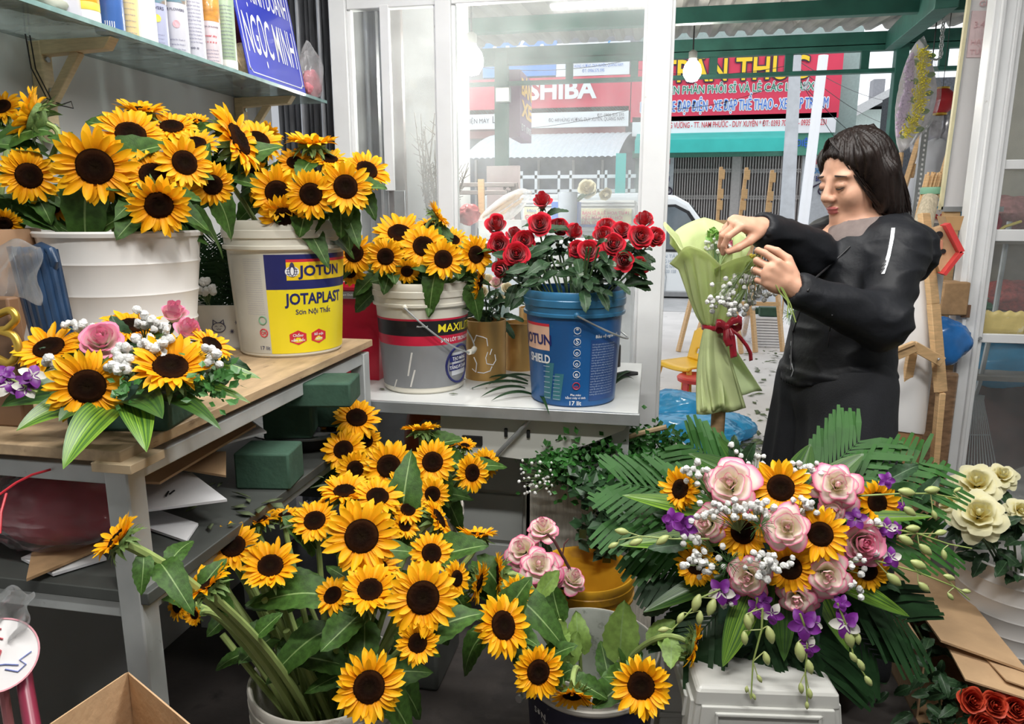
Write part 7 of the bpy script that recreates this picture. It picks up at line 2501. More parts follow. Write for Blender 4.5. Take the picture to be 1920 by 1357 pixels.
# gold necklace and earring, ring
GOLDM=mat('gold_metal',(.80,.50,.14),.22,1.0,.05)
ncen=hp(-.036,0,-.07).lerp(nb,.66)+chest*.006
nax=(nb-hp(-.036,0,-.07)).normalized()
q=frame(nax)
MB().tube([ncen+q@V((.0585*cos(k*pi/16),.0585*sin(k*pi/16),-.018*sin(k*pi/16+2.2))) for k in range(32)],.0017,6,closed=True).build('necklace',GOLDM,person)
for s in (1,):
 c=hp(-.002,s*.086,-.046)
 MB().tube([c+hf*.009*cos(k*pi/8)+hu*.012*sin(k*pi/8) for k in range(16)],.0014,6,closed=True).build('earring',GOLDM,person)
 # ---- hair
HAIR=mat('dark_hair',(.014,.0085,.007),.42,0,.4,60,bump=.3,bscale=160,stretch=(1,1,.12),spec=.32)
hs=SDF(tuple(HD-V((.2,.2,.22))),tuple(HD+V((.2,.2,.2))),.004)
hs.ell(hp(-.014,0,.040),(.100,.085,.092),HAX,.01)
hs.ell(hp(-.050,0,-.030),(.068,.084,.105),HAX,.03)
for s in (-1,1):
 hs.cap(hp(.020,s*.074,.060),hp(-.018,s*.082,-.080),.024,.022,.03)
 hs.cap(hp(-.03,s*.080,.0),hp(-.035,s*.078,-.115),.03,.022,.03)
hs.cap(hp(-.085,-.04,-.11),hp(-.085,.04,-.11),.028,.028,.04)
hs.ell(hp(.104,-.002,-.034),(.096,.090,.112),HAX,.012,True)
hs.ell(hp(.075,0,-.15),(.10,.09,.07),HAX,.02,True)
hs.ell(hp(.0,0,-.19),(.16,.14,.07),HAX,.01,True)
def hmove(p):
 r_=V(p)-HD
 f,l,u=r_.dot(hf),r_.dot(hl),r_.dot(hu)
 th=atan2(l,f)
 return .0028*sin(th*34+3*noise.noise(V((th*3,u*16,0))))+.004*noise.noise(V((th*7,u*10,2)))
hair=sdf_obj('hair',hs,[HAIR],person,2,hmove)
g=MB()
rh=random.Random(5)
for k in range(190):
 th=rh.uniform(R(82),R(278))
 sd_=1 if sin(th)>0 else -1
 uu=rh.uniform(-.140,-.095)
 if cos(th)>.2:uu=rh.uniform(-.115,-.085)
 k1,k2=rh.uniform(.97,1.05),rh.uniform(.95,1.12)
 top=hp(-.02+.05*cos(th)*rh.random(),sd_*.012,.128)
 p1=hp(-.014+.098*cos(th)*k1,.084*sin(th)*k1,.062)
 p2=hp(-.030+.094*cos(th)*k1,.094*sin(th)*k1,-.03)
 p3=hp(-.034+.088*cos(th)*k2,.088*sin(th)*k2+sd_*.006,uu)
 g.tube(bez([top,p1*1.0,p2,p3],9),[.0016,.003,.0036,.0038,.0036,.0032,.0027,.002,.0013,.0005],5)
for k in range(18):
 s=-1 if k%2 else 1
 a0=rh.uniform(-.01,.03)
 top=hp(.035+a0,-.008,.122)
 e=hp(.052+rh.uniform(-.012,.006),s*rh.uniform(.068,.078),rh.uniform(-.02,.03))
 e2=hp(.010+rh.uniform(-.01,.012),s*.086,rh.uniform(-.10,-.05))
 g.tube(bez([top,hp(.086,s*.022,.108),e,e2],9),[.0008,.0018,.0022,.0024,.0022,.002,.0016,.0012,.0008,.0004],5)
g.build('hair_locks',HAIR,hair)
# ---- jacket
JK=mat('black_nylon',(.010,.011,.014),.55,0,.25,6,bump=.6,bscale=13,spec=.28)
JK2=mat('black_nylon_trim',(.008,.008,.010),.5,0,.2,10)
js=SDF((lo[0]-.02,lo[1]-.02,.70),(hi[0]+.05,hi[1]+.05,1.42),.005)
js.cap(nb-V((0,0,.06)),chc,.070,.11,.04)
js.ell(chc+V((0,0,-.01)),(.120,.158,.150),BAX,.04)
js.ell(wai,(.122,.150,.17),BAX,.05)
js.ell(hip+V((0,0,-.02)),(.138,.168,.16),BAX,.05)
for (a,e,w,rr) in ((Ls,Le,Lw,1),(Rs,Re,Rw,1)):
 a2=a-V((0,0,.012))
 js.cap(nb.lerp(a2,.30)-V((0,0,.032)),a2,.060,.066,.04)
 js.cap(a2,e,.066,.057,.03)
 js.cap(e,e.lerp(w,.93),.062,.041,.03)
 # shoulder yoke and hood roll behind the neck
hb0=nb-chest*.075+V((0,0,-.01))
for k in range(9):
 a=-1+2*k/8
 p=nb+sax*.10*a-chest*(.10*(1-a*a)-.035)+V((0,0,.012-.03*a*a))
 if k:js.cap(pp,p,.032,.032,.03)
 pp=p
js.ell(nb-chest*.120+V((0,0,-.06)),(.060,.12,.085),BAX,.03)
# neck opening, hem and cuffs
js.cap(nb+chest*.015+V((0,0,.0)),nb+chest*.03+V((0,0,.15)),.060,.072,.010,True)
js.cap(nb+chest*.085+V((0,0,.01)),chc+chest*.135+V((0,0,.035)),.050,.016,.012,True)
hz_=P(1560,724,1.9).z
js.below(lambda X,Y:hz_+.004*np.sin(X*30)+.006*np.sin(Y*24))
for w,e in ((Lw,Le),(Rw,Re)):
 d=(w-e).normalized()
 js.cap(w-d*.008,w+d*.10,.026,.05,.004,True)
def jmove(p):
 v=V(p)
 m_=.006*noise.noise(v*11)+.006*(1-2*abs(noise.noise(V((v.x*9,v.y*9,v.z*22)))))
 for e in (Le,Re):
  dd=(v-e).length
  if dd<.16:m_+=.006*(1-dd/.16)*sin(60*(v-e).dot(V((.5,.3,.8))))
 if v.z<hz_+.035:m_+=.003*sin((hz_+.035-v.z)*180)
 return m_
jacket=sdf_obj('jacket',js,[JK],person,2,jmove)
def on_jacket(px,py,off=.002):
 """where the ray through a pixel meets the jacket"""
 dg=bpy.context.evaluated_depsgraph_get()
 o=jacket.evaluated_get(dg)
 iv=WM[jacket.name].inverted()
 d=ray(px,py).normalized()
 ok,hit,nn,_=o.ray_cast(iv@CAM,d)
 return (WM[jacket.name]@hit+nn*off,nn) if ok else (None,None)
bpy.context.view_layer.update()
RFL=mat('reflective_strip',(.62,.64,.66),.3,.4,.1,40)
st_=[(1675,428),(1673,445),(1670,462),(1666,480),(1661,498),(1656,514)]
pts=[on_jacket(*p) for p in st_]
if all(a is not None for a,_ in pts):
 g=MB()
 vs=[]
 for i,(p,n) in enumerate(pts):
  t_=(pts[min(i+1,5)][0]-pts[max(i-1,0)][0]).normalized()
  x=t_.cross(n).normalized()*.0042
  vs+=[p-x,p+x]
 g.add(vs,[(2*i,2*i+1,2*i+3,2*i+2) for i in range(5)])
 so=g.build('reflective_strip',RFL,jacket,smooth=False)
 so.modifiers.new('thick','SOLIDIFY').thickness=.001
 for k in range(3):
  p,n=on_jacket(1659-k*1.5,493+k*7,.0032)
  if p is not None:
   MB().bar(p-_rt*.005-_up*.006,p+_rt*.005+_up*.006,.003,.0006,n).build('dark_dash',JK2,jacket)
for nm,pl,rr_,m_ in (('zip',[(1594,462),(1575,480),(1552,500),(1530,520),(1515,545),(1500,580),(1488,620),(1484,660),(1483,694)],.0026,JK2),('pocket_seam',[(1560,590),(1556,620),(1552,650)],.0015,JK2),('drawstring',[(1484,640),(1482,670),(1488,695),(1484,706)],.0012,RFL)):
 pp_=[on_jacket(*p,.001)[0] for p in pl]
 pp_=[p for p in pp_ if p is not None]
 if len(pp_)>2:MB().tube(pp_,rr_,6).build(nm,m_,jacket)
for w,e in ((Lw,Le),(Rw,Re)):
 d=(w-e).normalized()
 MB().lathe([(.034,-.030),(.040,-.026),(.041,-.014),(.040,-.002),(.035,.003),(.030,.0)],28,w-d*.006,q=frame(d)).build('cuff',JK2,jacket)
 # T-shirt in the neck opening
ts=SDF(tuple(nb-V((.2,.2,.28))),tuple(nb+V((.2,.2,.08))),.004)
ts.cap(nb-V((0,0,.015)),chc,.078,.104,.05)
ts.ell(chc,(.112,.150,.150),BAX,.05)
for a in (Ls,Rs):ts.cap(nb.lerp(a,.35)-V((0,0,.022)),nb.lerp(a,.85)-V((0,0,.02)),.052,.052,.04)
ts.cap(nb+chest*.02+V((0,0,-.012)),nb+V((0,0,.15))+chest*.03,.056,.09,.006,True)
sdf_obj('t_shirt',ts,[mat('grey_brown_knit',(.17,.135,.125),.85,0,.1,60,bump=.15,bscale=400)],person,2)
# trousers: wide legged, black
tr=SDF(tuple(V(hip)-V((.34,.34,0)))[:2]+(.04,),tuple(V(hip)+V((.34,.34,.06))),.006)
tr.ell(V(hip)+V((0,0,-.03)),(.125,.158,.12),BAX,.03)
for s in (-1,1):
 h0=V(hip)+sax*s*.072
 tr.cap(h0-V((0,0,.02)),V((h0.x,h0.y,.12))+sax*s*.035+chest*.01,.112,.142,.035)
tr.below(lambda X,Y:.085+0*X)
def tmove(p):
 v=V(p)-V(hip)
 a=atan2(v.dot(sax),v.dot(chest))
 f=min(1,max(0,(hip.z-p[2])/.35))
 return f*(.011*sin(a*11+2*noise.noise(V((a,p[2]*2,0))))+.006*noise.noise(V((a*6,p[2]*3,4))))
sdf_obj('trousers',tr,[mat('black_trouser_cloth',(.013,.014,.018),.8,0,.2,10,bump=.15,bscale=300)],person,2,tmove)
for s in (-1,1):
 h0=V(hip)+sax*s*.078
 g=MB()
 g.ball((h0.x+chest.x*.055,h0.y+chest.y*.055,.035),(.13,.046,.034),20,q=frame(Uz,sax) if False else M(((chest.x,sax.x,0),(chest.y,sax.y,0),(0,0,1))))
 g.build('slipper',mat('dark_slipper',(.04,.03,.03),.6),person)
 # ring
rp=Lw+ld_.normalized()*.098+V((0,0,0))
MB().tube([tipsL[2][0]+tipsL[2][1]*(-.03)+(_rt*cos(k*pi/8)+_up*sin(k*pi/8))*.0095 for k in range(16)],.0013,6,closed=True).build('ring',mat('silver_ring',(.8,.8,.82),.15,1),person)
# ======== GREEN WRAPPED BOUQUET ON ITS POST
tie=P(1336,611,2.0)
WRAP=mat('pale_green_wrap',(.78,.86,.50),.45,0,.05,4,trans=.5,spec=.4)
WRAP2=mat('sheer_green_wrap',(.72,.82,.52),.45,0,.05,4,trans=.55,spec=.4)
fT=face_to(tie)
bq=thing('bouquet_wrap','tall pale green paper wrapped bouquet standing left of the woman','bouquet',P(1345,778,2.0))
rw=random.Random(9)
def cone(a0,a1,zt,r1,fold,ph,lean,peak=0,r0=.024):
 def fn(u,v):
  a=fT+a0+(a1-a0)*v
  s=2*v-1
  zz=zt*(1+peak*(1-abs(s))-.16*abs(s)**2)
  r=r0+(r1-r0)*(u**.62)+fold*u*sin(v*9+ph)+.010*sin(v*22+ph)*(1-u)*u*3
  curl=.016*max(0,u-.86)/.14
  p=V((tie.x+(r+curl)*cos(a),tie.y+(r+curl)*sin(a),tie.z+zz*u-curl*.5))
  return p+_rt*lean*u*u
 return MB().grid(fn,22,36)
for nm,args,m_ in (('wrap_sheet',(2.0,4.6,.275,.085,.006,0,-.025,.10),WRAP),('wrap_sheet',(1.2,3.3,.255,.098,.008,1,-.035,.06),WRAP),('wrap_sheet',(-2.2,-.7,.265,.095,.008,2,-.03,.10),WRAP),('wrap_sheet',(-1.15,.25,.215,.100,.008,3,-.015,.08),WRAP),('wrap_sheet',(-.1,1.7,.205,.095,.006,4,.008,.02),WRAP)):
 o=cone(*args).build(nm,m_,bq)
 o.modifiers.new('thick','SOLIDIFY').thickness=.0008
def tail(px0,px1,pyb,dep,ph,sheer=False,q0=.022):
 def fn(u,v):
  s=2*v-1
  a,b=P(px0+6*sin(v*5),pyb,2.0+dep),P(px1,pyb-10*v,2.0+dep)
  t0=tie+_rt*q0*s+_b*(.022*sqrt(max(0,1-s*s))*(1 if dep<0 else -1))
  p=t0.lerp(a.lerp(b,v),u**1.1)
  f=sin(pi*min(1,u*1.1))*.022*(1 if dep<=0 else -1)
  return p+_b*(f*(1-s*s)+.010*sin(v*11+ph)*u)-_rt*.010*sin(pi*u)*(1-v)
 return MB().grid(fn,20,30)
for args,m_ in (((1306,1398,776,-.03,0),WRAP),((1322,1390,772,.03,1),WRAP),((1312,1392,774,-.045,5),WRAP),((1352,1430,742,.02,2),WRAP2),((1318,1360,770,-.055,3),WRAP)):
 o=tail(*args).build('wrap_tail',m_,bq)
 o.modifiers.new('thick','SOLIDIFY').thickness=.0008
RIB=mat('red_satin_ribbon',(.48,.012,.035),.3,0,.08,10,sheen=.3)
def ribbon(pts,w,m=RIB,axis=None):
 g=MB()
 n=len(pts)
 vs=[]
 for i,p in enumerate(pts):
  x=(axis or _up)*w*.5
  vs+=[p-x,p+x]
 g.add(vs,[(2*i,2*i+1,2*i+3,2*i+2) for i in range(n-1)])
 return g
k0=P(1362,612,1.955)
tb=thing('ribbon_bow','red satin ribbon bow tied round the green wrapped bouquet','ribbon',k0)
band=MB().lathe([(.029,-.010),(.031,0),(.029,.010)],28,tie)
o=band.build('band',RIB,tb)
o.modifiers.new('thick','SOLIDIFY').thickness=.001
for i,(pl,w) in enumerate((([(1362,612),(1372,602),(1384,598),(1391,602),(1390,610),(1380,617),(1366,616)],.022),([(1362,612),(1352,606),(1344,606),(1341,612),(1346,618),(1360,616)],.022),([(1364,614),(1372,632),(1374,652),(1376,670)],.018),([(1366,614),(1384,628),(1400,648),(1407,662),(1408,676)],.010),([(1362,614),(1362,635),(1368,648)],.018))):
 P3=[P(px,py,1.95-.012*sin(j)) for j,(px,py) in enumerate(pl)]
 sm=[]
 for j in range(len(P3)-1):
  for q_ in range(5):sm.append(P3[j].lerp(P3[j+1],q_/5))
 sm.append(P3[-1])
 ax_=_up if i<2 else (_rt*.9+_up*.3-_fw*.3).normalized()
 o=ribbon(sm,w,axis=ax_).build('loop' if i<2 else 'tail',RIB,tb)
 o.modifiers.new('thick','SOLIDIFY').thickness=.0008
MB().ball(k0,(.012,.012,.011),12).build('knot',RIB,tb)
pc=P(1346,790,2.0)
o=MB().lathe([(.001,0),(.019,0),(.019,tie.z-.14),(.016,tie.z-.14),(.001,tie.z-.15)],24,(pc.x,pc.y,0)).build('cardboard_tube',mat('kraft_tube',(.42,.27,.14),.6,0,.12,8,stretch=(2,2,14)))
tag(o,'upright brown cardboard tube carrying the green wrapped bouquet','post')
# filling of the wrap
for k,(px,py,dd,lb) in enumerate(((1345,455,2.0,'small white florets inside the green wrap'),(1358,464,1.99,'white florets at the right inside the green wrap'),(1334,462,2.02,'white florets at the left inside the green wrap'))):
 breath(tie+V((0,0,.1)),[P(px+rf.uniform(-12,12),py+rf.uniform(-9,9),dd) for j in range(9)],lb,.006,'florets inside the green wrap')
bush('leaf_sprig','bright green leaf sprig inside the green wrapped bouquet',[P(1344,446,2.0),P(1352,450,2.0),P(1340,438,2.01)],46,.014,.024,mat('bright_leaf',(.16,.34,.06),.45,0,.2,20,trans=.2),.011,tie+V((0,0,.08)))
rose(1372,462,26,10,40,2.0,'small hot pink bloom at the right inside the green wrap','rosybud',None,0,group=None,cat='flower',ctrl=lambda b,n,D:[tie+V((0,0,.05)),tie.lerp(b,.5),b-n*.03,b])
# spray held in her left hand
pin=(tipsL[0][0]+tipsL[4][0])/2
hg='floret sprays held over the green wrap'
for k,(cx,cy,sx,sy,n_,lb) in enumerate(((1352,560,22,16,26,'white floret spray at the lower left, held over the green wrap'),(1385,580,26,12,24,'white floret spray lowest over the green wrap'),(1372,540,20,14,18,'white floret spray in the middle, held over the green wrap'),(1410,520,22,14,22,'white floret spray just left of her ringed hand'),(1430,545,20,14,18,'white floret spray under her ringed hand'),(1402,556,18,14,14,'white floret spray right of the wrap edge'))):
 breath(pin,[P(cx+rf.gauss(0,.55)*sx,cy+rf.gauss(0,.55)*sy,1.82+rf.uniform(-.03,.03)) for j in range(n_)],lb,.0062,hg)
g=MB().tube([pin,P(1425,478,1.75),P(1412,474,1.78)],.002,6)
t=thing('green_stalk','cut green stalks hanging down from her ringed hand','stalk',pin)
for pl in ([(1440,500),(1462,535),(1475,560),(1484,590)],[(1440,500),(1470,545),(1482,570),(1492,604)],[(1436,500),(1462,548),(1478,566),(1476,596)]):
 MB().tube([P(px,py,1.70) for px,py in pl],.0016,5).build('stalk',OSTEM,t)
g=MB()
for k in range(24):
 p=P(1480,588,1.70)
 g.tube([p,p+(_rt*rf.uniform(-1,1)+_up*rf.uniform(-1.4,.6))*.02],.0005,3)
g.build('feathery_tip',FERN,t)
b=MB()
for k in range(5):
 b.ball(P(1420+rf.uniform(-12,14),476+rf.uniform(-6,6),1.77),.005,8)
tag(b.build('yellow_leaves',mat('yellowing_leaf',(.55,.45,.05),.6)),'small yellowing leaf bits at her fingertips','leaf',None,'stuff')
# ======== RIGHT SIDE: DOOR, GOODS BEHIND HER
DY=3.14
DX=PY(1770,945,DY).x
door=link('door_1',None,None,M.Translation(V((DX,DY,0))))
door['kind']='structure'
for x0,x1,y0,y1 in ((DX-.055,DX+.05,DY-.03,DY+.04),(DX-.035,DX-.02,DY-.045,DY-.03),(DX+.015,DX+.03,DY-.045,DY-.03)):
 MB().span((x0,y0,0),(x1,y1,2.55)).build('stile',WHITE_FRAME,door,bev=.003)
def zy(py,px=1880):return PY(px,py,DY).z
for ya,yb in ((625,642),(430,452),(300,318)):
 MB().span((DX+.05,DY-.02,zy(yb)),(3.35,DY+.02,zy(ya))).build('rail',WHITE_FRAME,door,bev=.003)
MB().span((DX+.05,DY-.02,0),(3.35,DY+.02,.05)).build('rail',WHITE_FRAME,door,bev=.003)
for ya,yb in ((0,300),(318,430),(452,625),(642,1000)):
 MB().span((DX+.05,DY-.003,max(.05,zy(yb))),(3.35,DY+.003,2.5 if ya==0 else zy(ya))).build('pane',GLASS2,door)
g=MB().grid(lambda u,v:V((PY(1822+100*v,600,DY).x,DY-.006,zy(625-42*u)+.004*sin(v*30)*u)),4,30)
o=g.build('yellowed_tape',mat('yellowed_tape',(.66,.54,.22),.4,0,.2,12,spots=((.72,.66,.45),.4,20)),door)
o.modifiers.new('thick','SOLIDIFY').thickness=.001
MB().box((DX-.03,DY-.05,zy(582)),(.03,.012,.05)).build('latch',mat('rusty_latch',(.22,.12,.07),.7,.3),door,bev=.002)
MB().lathe([(.001,.006),(.006,.006),(.007,0)],12,(DX+.035,DY-.045,zy(632)),q=M.Rotation(pi/2,3,'X')).build('door_screw',STEEL,door)
def quad(name,pix,Y,m,label,cat,th=.01,parent=None,group=None):
 o=MB().prism([PY(px,py,Y) for px,py in pix],(0,th,0)).build(name,m,parent,smooth=False,bev=.001)
 return tag(o,label,cat,group) if label else o
 # tall framed white board left of the door post
YB=3.3
t=thing('notice_board','tall white framed board with faint pink print standing beside the door post','board',PY(1800,393,YB))
quad('panel',[(1822,-20),(1766,388),(1870,388),(1920,-20)],YB,mat('board_white',(.78,.76,.76),.5,0,.03,3),None,None,.02,t)
MB().bar(PY(1819,-20,YB-.01),PY(1763,393,YB-.01),.012,.02,V((0,1,0))).build('edge_strip',mat('yellow_edge',(.72,.66,.42),.5),t)
MB().bar(PY(1822,-20,YB-.008),PY(1767,390,YB-.008),.006,.02,V((0,1,0))).build('frame_strip',STEEL,t)
MB().bar(PY(1763,392,YB-.01),PY(1880,392,YB-.01),.02,.02,V((0,1,0))).build('frame_strip',STEEL,t)
PKF=mat('faint_pink',(.80,.62,.63),.5)
quad('pink_band',[(1823,20),(1812,108),(1850,108),(1858,20)],YB-.004,PKF,None,None,.003,t)
for s,x,y,w in (('3.499',1826,52,36),('GIÁ',1836,12,24),('HẠT',1820,84,26),('TƯƠI',1818,102,30)):
 a=PY(x,y,YB-.008)
 flat_text(MB(),s,(a.x,YB-.008,a.z),(PY(x+w,y,YB).x-a.x),None,.01).build('lettering',mat('faint_print',(.78,.50,.52),.5),t,smooth=False)
MB().span((PY(1770,393,YB).x,YB-.01,0),(PY(1800,393,YB).x,YB+.02,PY(1770,392,YB).z)).build('stand',WOOD,t)
# white paper roll on a kraft core, taped parcel, boxes
YW=2.62
a,b=P(1716,502,2.62),P(1676,806,2.62)
c0=P(1668,870,2.62)
ax=(a-b).normalized()
t=thing('paper_roll','big white paper roll on a brown core leaning behind the woman','paper roll',V((c0.x,c0.y,0)))
q=frame(ax)
MB().lathe([(.04,0),(.096,0),(.098,.01),(.092,(a-b).length),(.088,(a-b).length),(.04,(a-b).length-.004)],48,b,q=q).build('paper',mat('roll_white',(.80,.79,.79),.7,0,.03,2),t)
ft=b-ax*(b.z/ax.z-.0)
MB().lathe([(.001,.02),(.090,.02),(.092,(b-ft).length-.02),(.088,(b-ft).length+.1),(.001,(b-ft).length)],40,ft,q=q).build('core',mat('brown_core',(.33,.18,.08),.5,0,.1,5),t)
MB().bar(P(1690,540,2.75),P(1648,800,2.75),.03,.02).build('stick',WOOD,t)
TP=mat('taped_brown_parcel',(.27,.16,.09),.25,0,.35,6,stretch=(4,4,14),coat=.5)
b0=PY(1712,860,2.95)
o=MB().box((PY(1738,800,2.98).x,3.02,PY(1738,695,2.98).z/2),(.16,.14,PY(1738,695,2.98).z),.1).build('parcel',TP,bev=.012)
tag(o,'tall brown parcel wrapped in shiny tape beside the paper roll','parcel')
o=crumple(PY(1764,640,3.02)+V((0,0,-.0)),(.10,.06,.085),81,44).build('plastic_bag',mat('royal_blue_bag',(.03,.20,.58),.2,0,.3,8,spec=.7))
tag(o,'royal blue plastic bag on the taped brown parcel','bag')
o=MB().box((PY(1795,500,3.08).x,3.12,PY(1790,560,3.08).z),(.10,.10,.13),.1).build('carton',CARD_IN,bev=.006)
tag(o,'brown carton squeezed between parcel and door post','box')
o=MB().span((PY(1765,700,3.08).x,3.1,0),(PY(1790,700,3.08).x,3.2,PY(1790,605,3.1).z)).build('carton',CARD)
tag(o,'narrow carton behind the blue bag','box')
# birdhouse-like gift carton with red edge
t=thing('gift_carton','tan carton with round holes and red edge hung on the wooden post','box',P(1776,470,2.66))
quad('front',[(1754,428),(1773,422),(1797,470),(1764,514),(1752,480)],2.72,CARD,None,None,.05,t)
MB().bar(PY(1772,420,2.71),PY(1799,472,2.71),.016,.05,V((0,1,0))).build('red_edge',mat('red_card_edge',(.62,.05,.05),.5),t)
MB().bar(PY(1799,472,2.71),PY(1766,514,2.71),.012,.05,V((0,1,0))).build('red_edge',MATS['red_card_edge'],t)
for px,py,r_ in ((1761,440,.012),(1769,471,.008)):
 a=PY(px,py,2.715)
 MB().lathe([(.001,.003),(r_,.003),(r_,0)],16,(a.x,2.717,a.z),q=M.Rotation(pi/2,3,'X')).build('hole',BLACK,t)
quad('hood',[(1772,405),(1808,405),(1800,432),(1780,432)],2.82,mat('tan_hood',(.45,.27,.12),.5),None,None,.08,t)
quad('red_stamp',[(1755,455),(1768,449),(1768,466),(1757,472)],2.713,mat('stamp_red',(.55,.22,.14),.7),None,None,.002,t)
# wooden easel folded beside her
t=thing('easel','pale wooden folding easel standing behind her right of the paper roll','easel',P(1760,860,2.5))
MB().bar(P(1732,400,2.5),P(1750,570,2.5),.045,.02).build('mast',WOOD,t,bev=.002)
MB().bar(P(1750,570,2.5),P(1764,735,2.5),.045,.02).build('mast',WOOD,t,bev=.002)
e_=P(1764,735,2.5)
MB().bar(e_,(e_.x+.02,e_.y,0),.04,.02).build('leg',WOOD,t,bev=.002)
MB().bar(P(1656,675,2.45),P(1714,650,2.45),.035,.02,V((0,1,0))).build('arm',WOOD,t,bev=.002)
MB().bar(P(1712,648,2.45),P(1766,678,2.45),.035,.02,V((0,1,0))).build('arm',WOOD,t,bev=.002)
MB().bar(P(1660,664,2.44),P(1714,642,2.44),.012,.02,V((0,1,0))).build('arm_lip',WOOD,t,bev=.002)
for px,py in ((1661,676),(1760,673)):
 MB().ball(P(px,py,2.43),.005,8).build('bolt',STEEL,t)
a=P(1712,650,2.5)
MB().bar(a,(a.x-.02,a.y+.1,0),.03,.02).build('leg',WOOD,t,bev=.002)
# two thin wooden masts further back, skewer bundle, broom
for (a,b,d,lb) in (((1806,205),(1762,350),3.2,'thin wooden stick leaning on the framed white board'),((1728,246),(1690,370),4.2,'wooden easel mast behind her hair')):
 t=thing('easel_mast',lb,'stick',P(*b,d))
 A,B=P(*a,d),P(*b,d)
 MB().bar(A,B,.03,.018).build('stick',WOOD,t,bev=.002)
 v=(A-B).normalized()
 for f in (.08,.5):
  p=A.lerp(B,f)
  MB().bar(p+_rt*.02,p+_rt*.02-v*.08,.026,.02).build('peg',WOOD,t,bev=.002)
 MB().bar(B,B+(B-A)*((B.z)/(A.z-B.z))*.999,.03,.018).build('leg',WOOD,t,bev=.002)
c=P(1752,352,3.0)
t=thing('stick_bundle','bundle of bamboo sticks bound with green tape beside the door post','bundle',c)
for k in range(22):
 o_=V((rf.uniform(-.035,.03),rf.uniform(-.02,.02),0))
 MB().tube([c+o_+V((0,0,.045+rf.uniform(0,.02))),c+o_+V((-.02,0,-.10)),(c.x+o_.x*1.2-.12,c.y+o_.y,.0)],.0052,6).build('stick',WOOD,t)
MB().lathe([(.046,-.014),(.049,0),(.046,.014)],20,c+V((-.004,0,-.012))).build('green_tape',mat('green_tape',(.2,.42,.28),.5),t)
t=thing('cloth_broom','pale bundled cloth broom leaning beside the bamboo sticks','broom',P(1720,470,2.9))
MB().tube([P(1745,370,2.92),P(1734,410,2.9),P(1722,460,2.88),P(1712,500,2.86)],[.03,.036,.042,.03],14).build('cloth',mat('pale_straw',(.52,.45,.33),.8,0,.25,12,stretch=(12,12,2),bump=.3),t)
a=P(1712,500,2.86)
MB().tube([a,(a.x-.05,a.y,0)],.012,8).build('handle',WOOD,t)
t=thing('poster','small blue and white poster with red letters under the framed board','poster',PY(1765,420,3.35))
quad('sheet',[(1748,372),(1812,372),(1812,418),(1748,418)],3.36,mat('poster_blue',(.10,.42,.68),.5),None,None,.01,t)
quad('white_area',[(1750,392),(1790,386),(1790,418),(1750,418)],3.355,SWHITE,None,None,.004,t)
a=PY(1751,412,3.35)
flat_text(MB(),'Rộng',(a.x,3.35,a.z),PY(1784,412,3.35).x-a.x,None,.03).build('lettering',SREDL,t,smooth=False)
a=PY(1752,386,3.35)
flat_text(MB(),'ab',(a.x,3.35,a.z),.04,None,.02).build('lettering',SWHITE,t,smooth=False)
# slotted angle post, sack, lantern, chain, wrapped wreath
t=thing('slotted_post','grey slotted steel angle post behind the wreath','post',P(1712,420,3.9))
A,B=P(1737,215,3.9),P(1712,430,3.9)
MB().bar(A,B,.035,.03,V((0,1,0))).build('angle',STEEL,t)
MB().bar(B,B+(B-A)*(B.z/(A.z-B.z)),.035,.03,V((0,1,0))).build('angle_foot',STEEL,t)
for k in range(24):
 p=A.lerp(B,(k+.5)/24)-V((0,.0155,0))+_rt*.003
 MB().box(p,(.009,.003,.014)).build('slot',SWHITE,t)
c=P(1752,330,4.4)
o=crumple((c.x,c.y,c.z),(.15,.12,.22),91,40,.1,.03).build('sack',mat('grey_sack',(.48,.50,.56),.7,0,.12,5))
tag(o,'big pale grey sack behind the slotted steel post','sack')
o=MB().span((c.x-.16,c.y-.1,0),(c.x+.2,c.y+.3,c.z-.19)).build('crate',mat('dim_crate',(.22,.22,.22),.7),bev=.005)
tag(o,'grey crate under the pale grey sack','crate')
for px,py,r_,sd_,lb in ((1735,232,.1,96,'tangle of twine and silver bags left of the lantern'),(1785,245,.11,97,'silver bags hanging under the red lantern')):
 o=crumple(P(px,py,4.6),(r_,r_,.17),sd_,40,.3,.14).build('silver_bag',mat('silver_film',(.45,.45,.50),.25,.3,.5,14))
 tag(o,lb,'bag')
 p=P(px,py,4.6)
 MB().tube([p,(p.x,p.y,ZN+.12)],.004,5).build('cord',BLACK,o)
c=P(1765,190,4.0)
t=thing('lantern','round red paper lantern hanging beside the wrapped wreath','lantern',c)
MB().lathe([(.03,-.066)]+[(.078*sin(R(20+140*k/12))+(.0015 if k%2 else 0),-.066+.132*k/12) for k in range(13)]+[(.03,.066)],30,c).build('shade',mat('lantern_red',(.42,.02,.03),.5,0,.15,12,trans=.2),t)
for z in (-.072,.064):
 MB().lathe([(.034,0),(.036,.004),(.034,.010),(.02,.010)],20,c+V((0,0,z))).build('gold_collar',GLD,t)
MB().tube([c+V((0,0,.07)),(c.x,c.y,ZN+.1)],.002,5).build('cord',BLACK,t)
t=thing('chain','dark hanging chain with a hook left of the framed board','chain',P(1764,118,3.7))
A,B=P(1773,-12,3.7),P(1764,100,3.7)
for k in range(16):
 p=A.lerp(B,k/15)
 x=_rt if k%2 else _fw
 MB().tube([p+x*.010*cos(j*pi/5)+V((0,0,.017*sin(j*pi/5))) for j in range(10)],.003,5,closed=True).build('chain_link',STEEL,t)
MB().tube([B,P(1764,108,3.7),P(1756,112,3.7),P(1746,110,3.7),P(1742,116,3.7)],.006,6).build('hook',STEEL,t)
wc=P(1712,178,3.6)
t=thing('wrapped_wreath','tall leaf shaped mourning wreath in clear film, yellow and lilac flowers','wreath',P(1690,285,3.6))
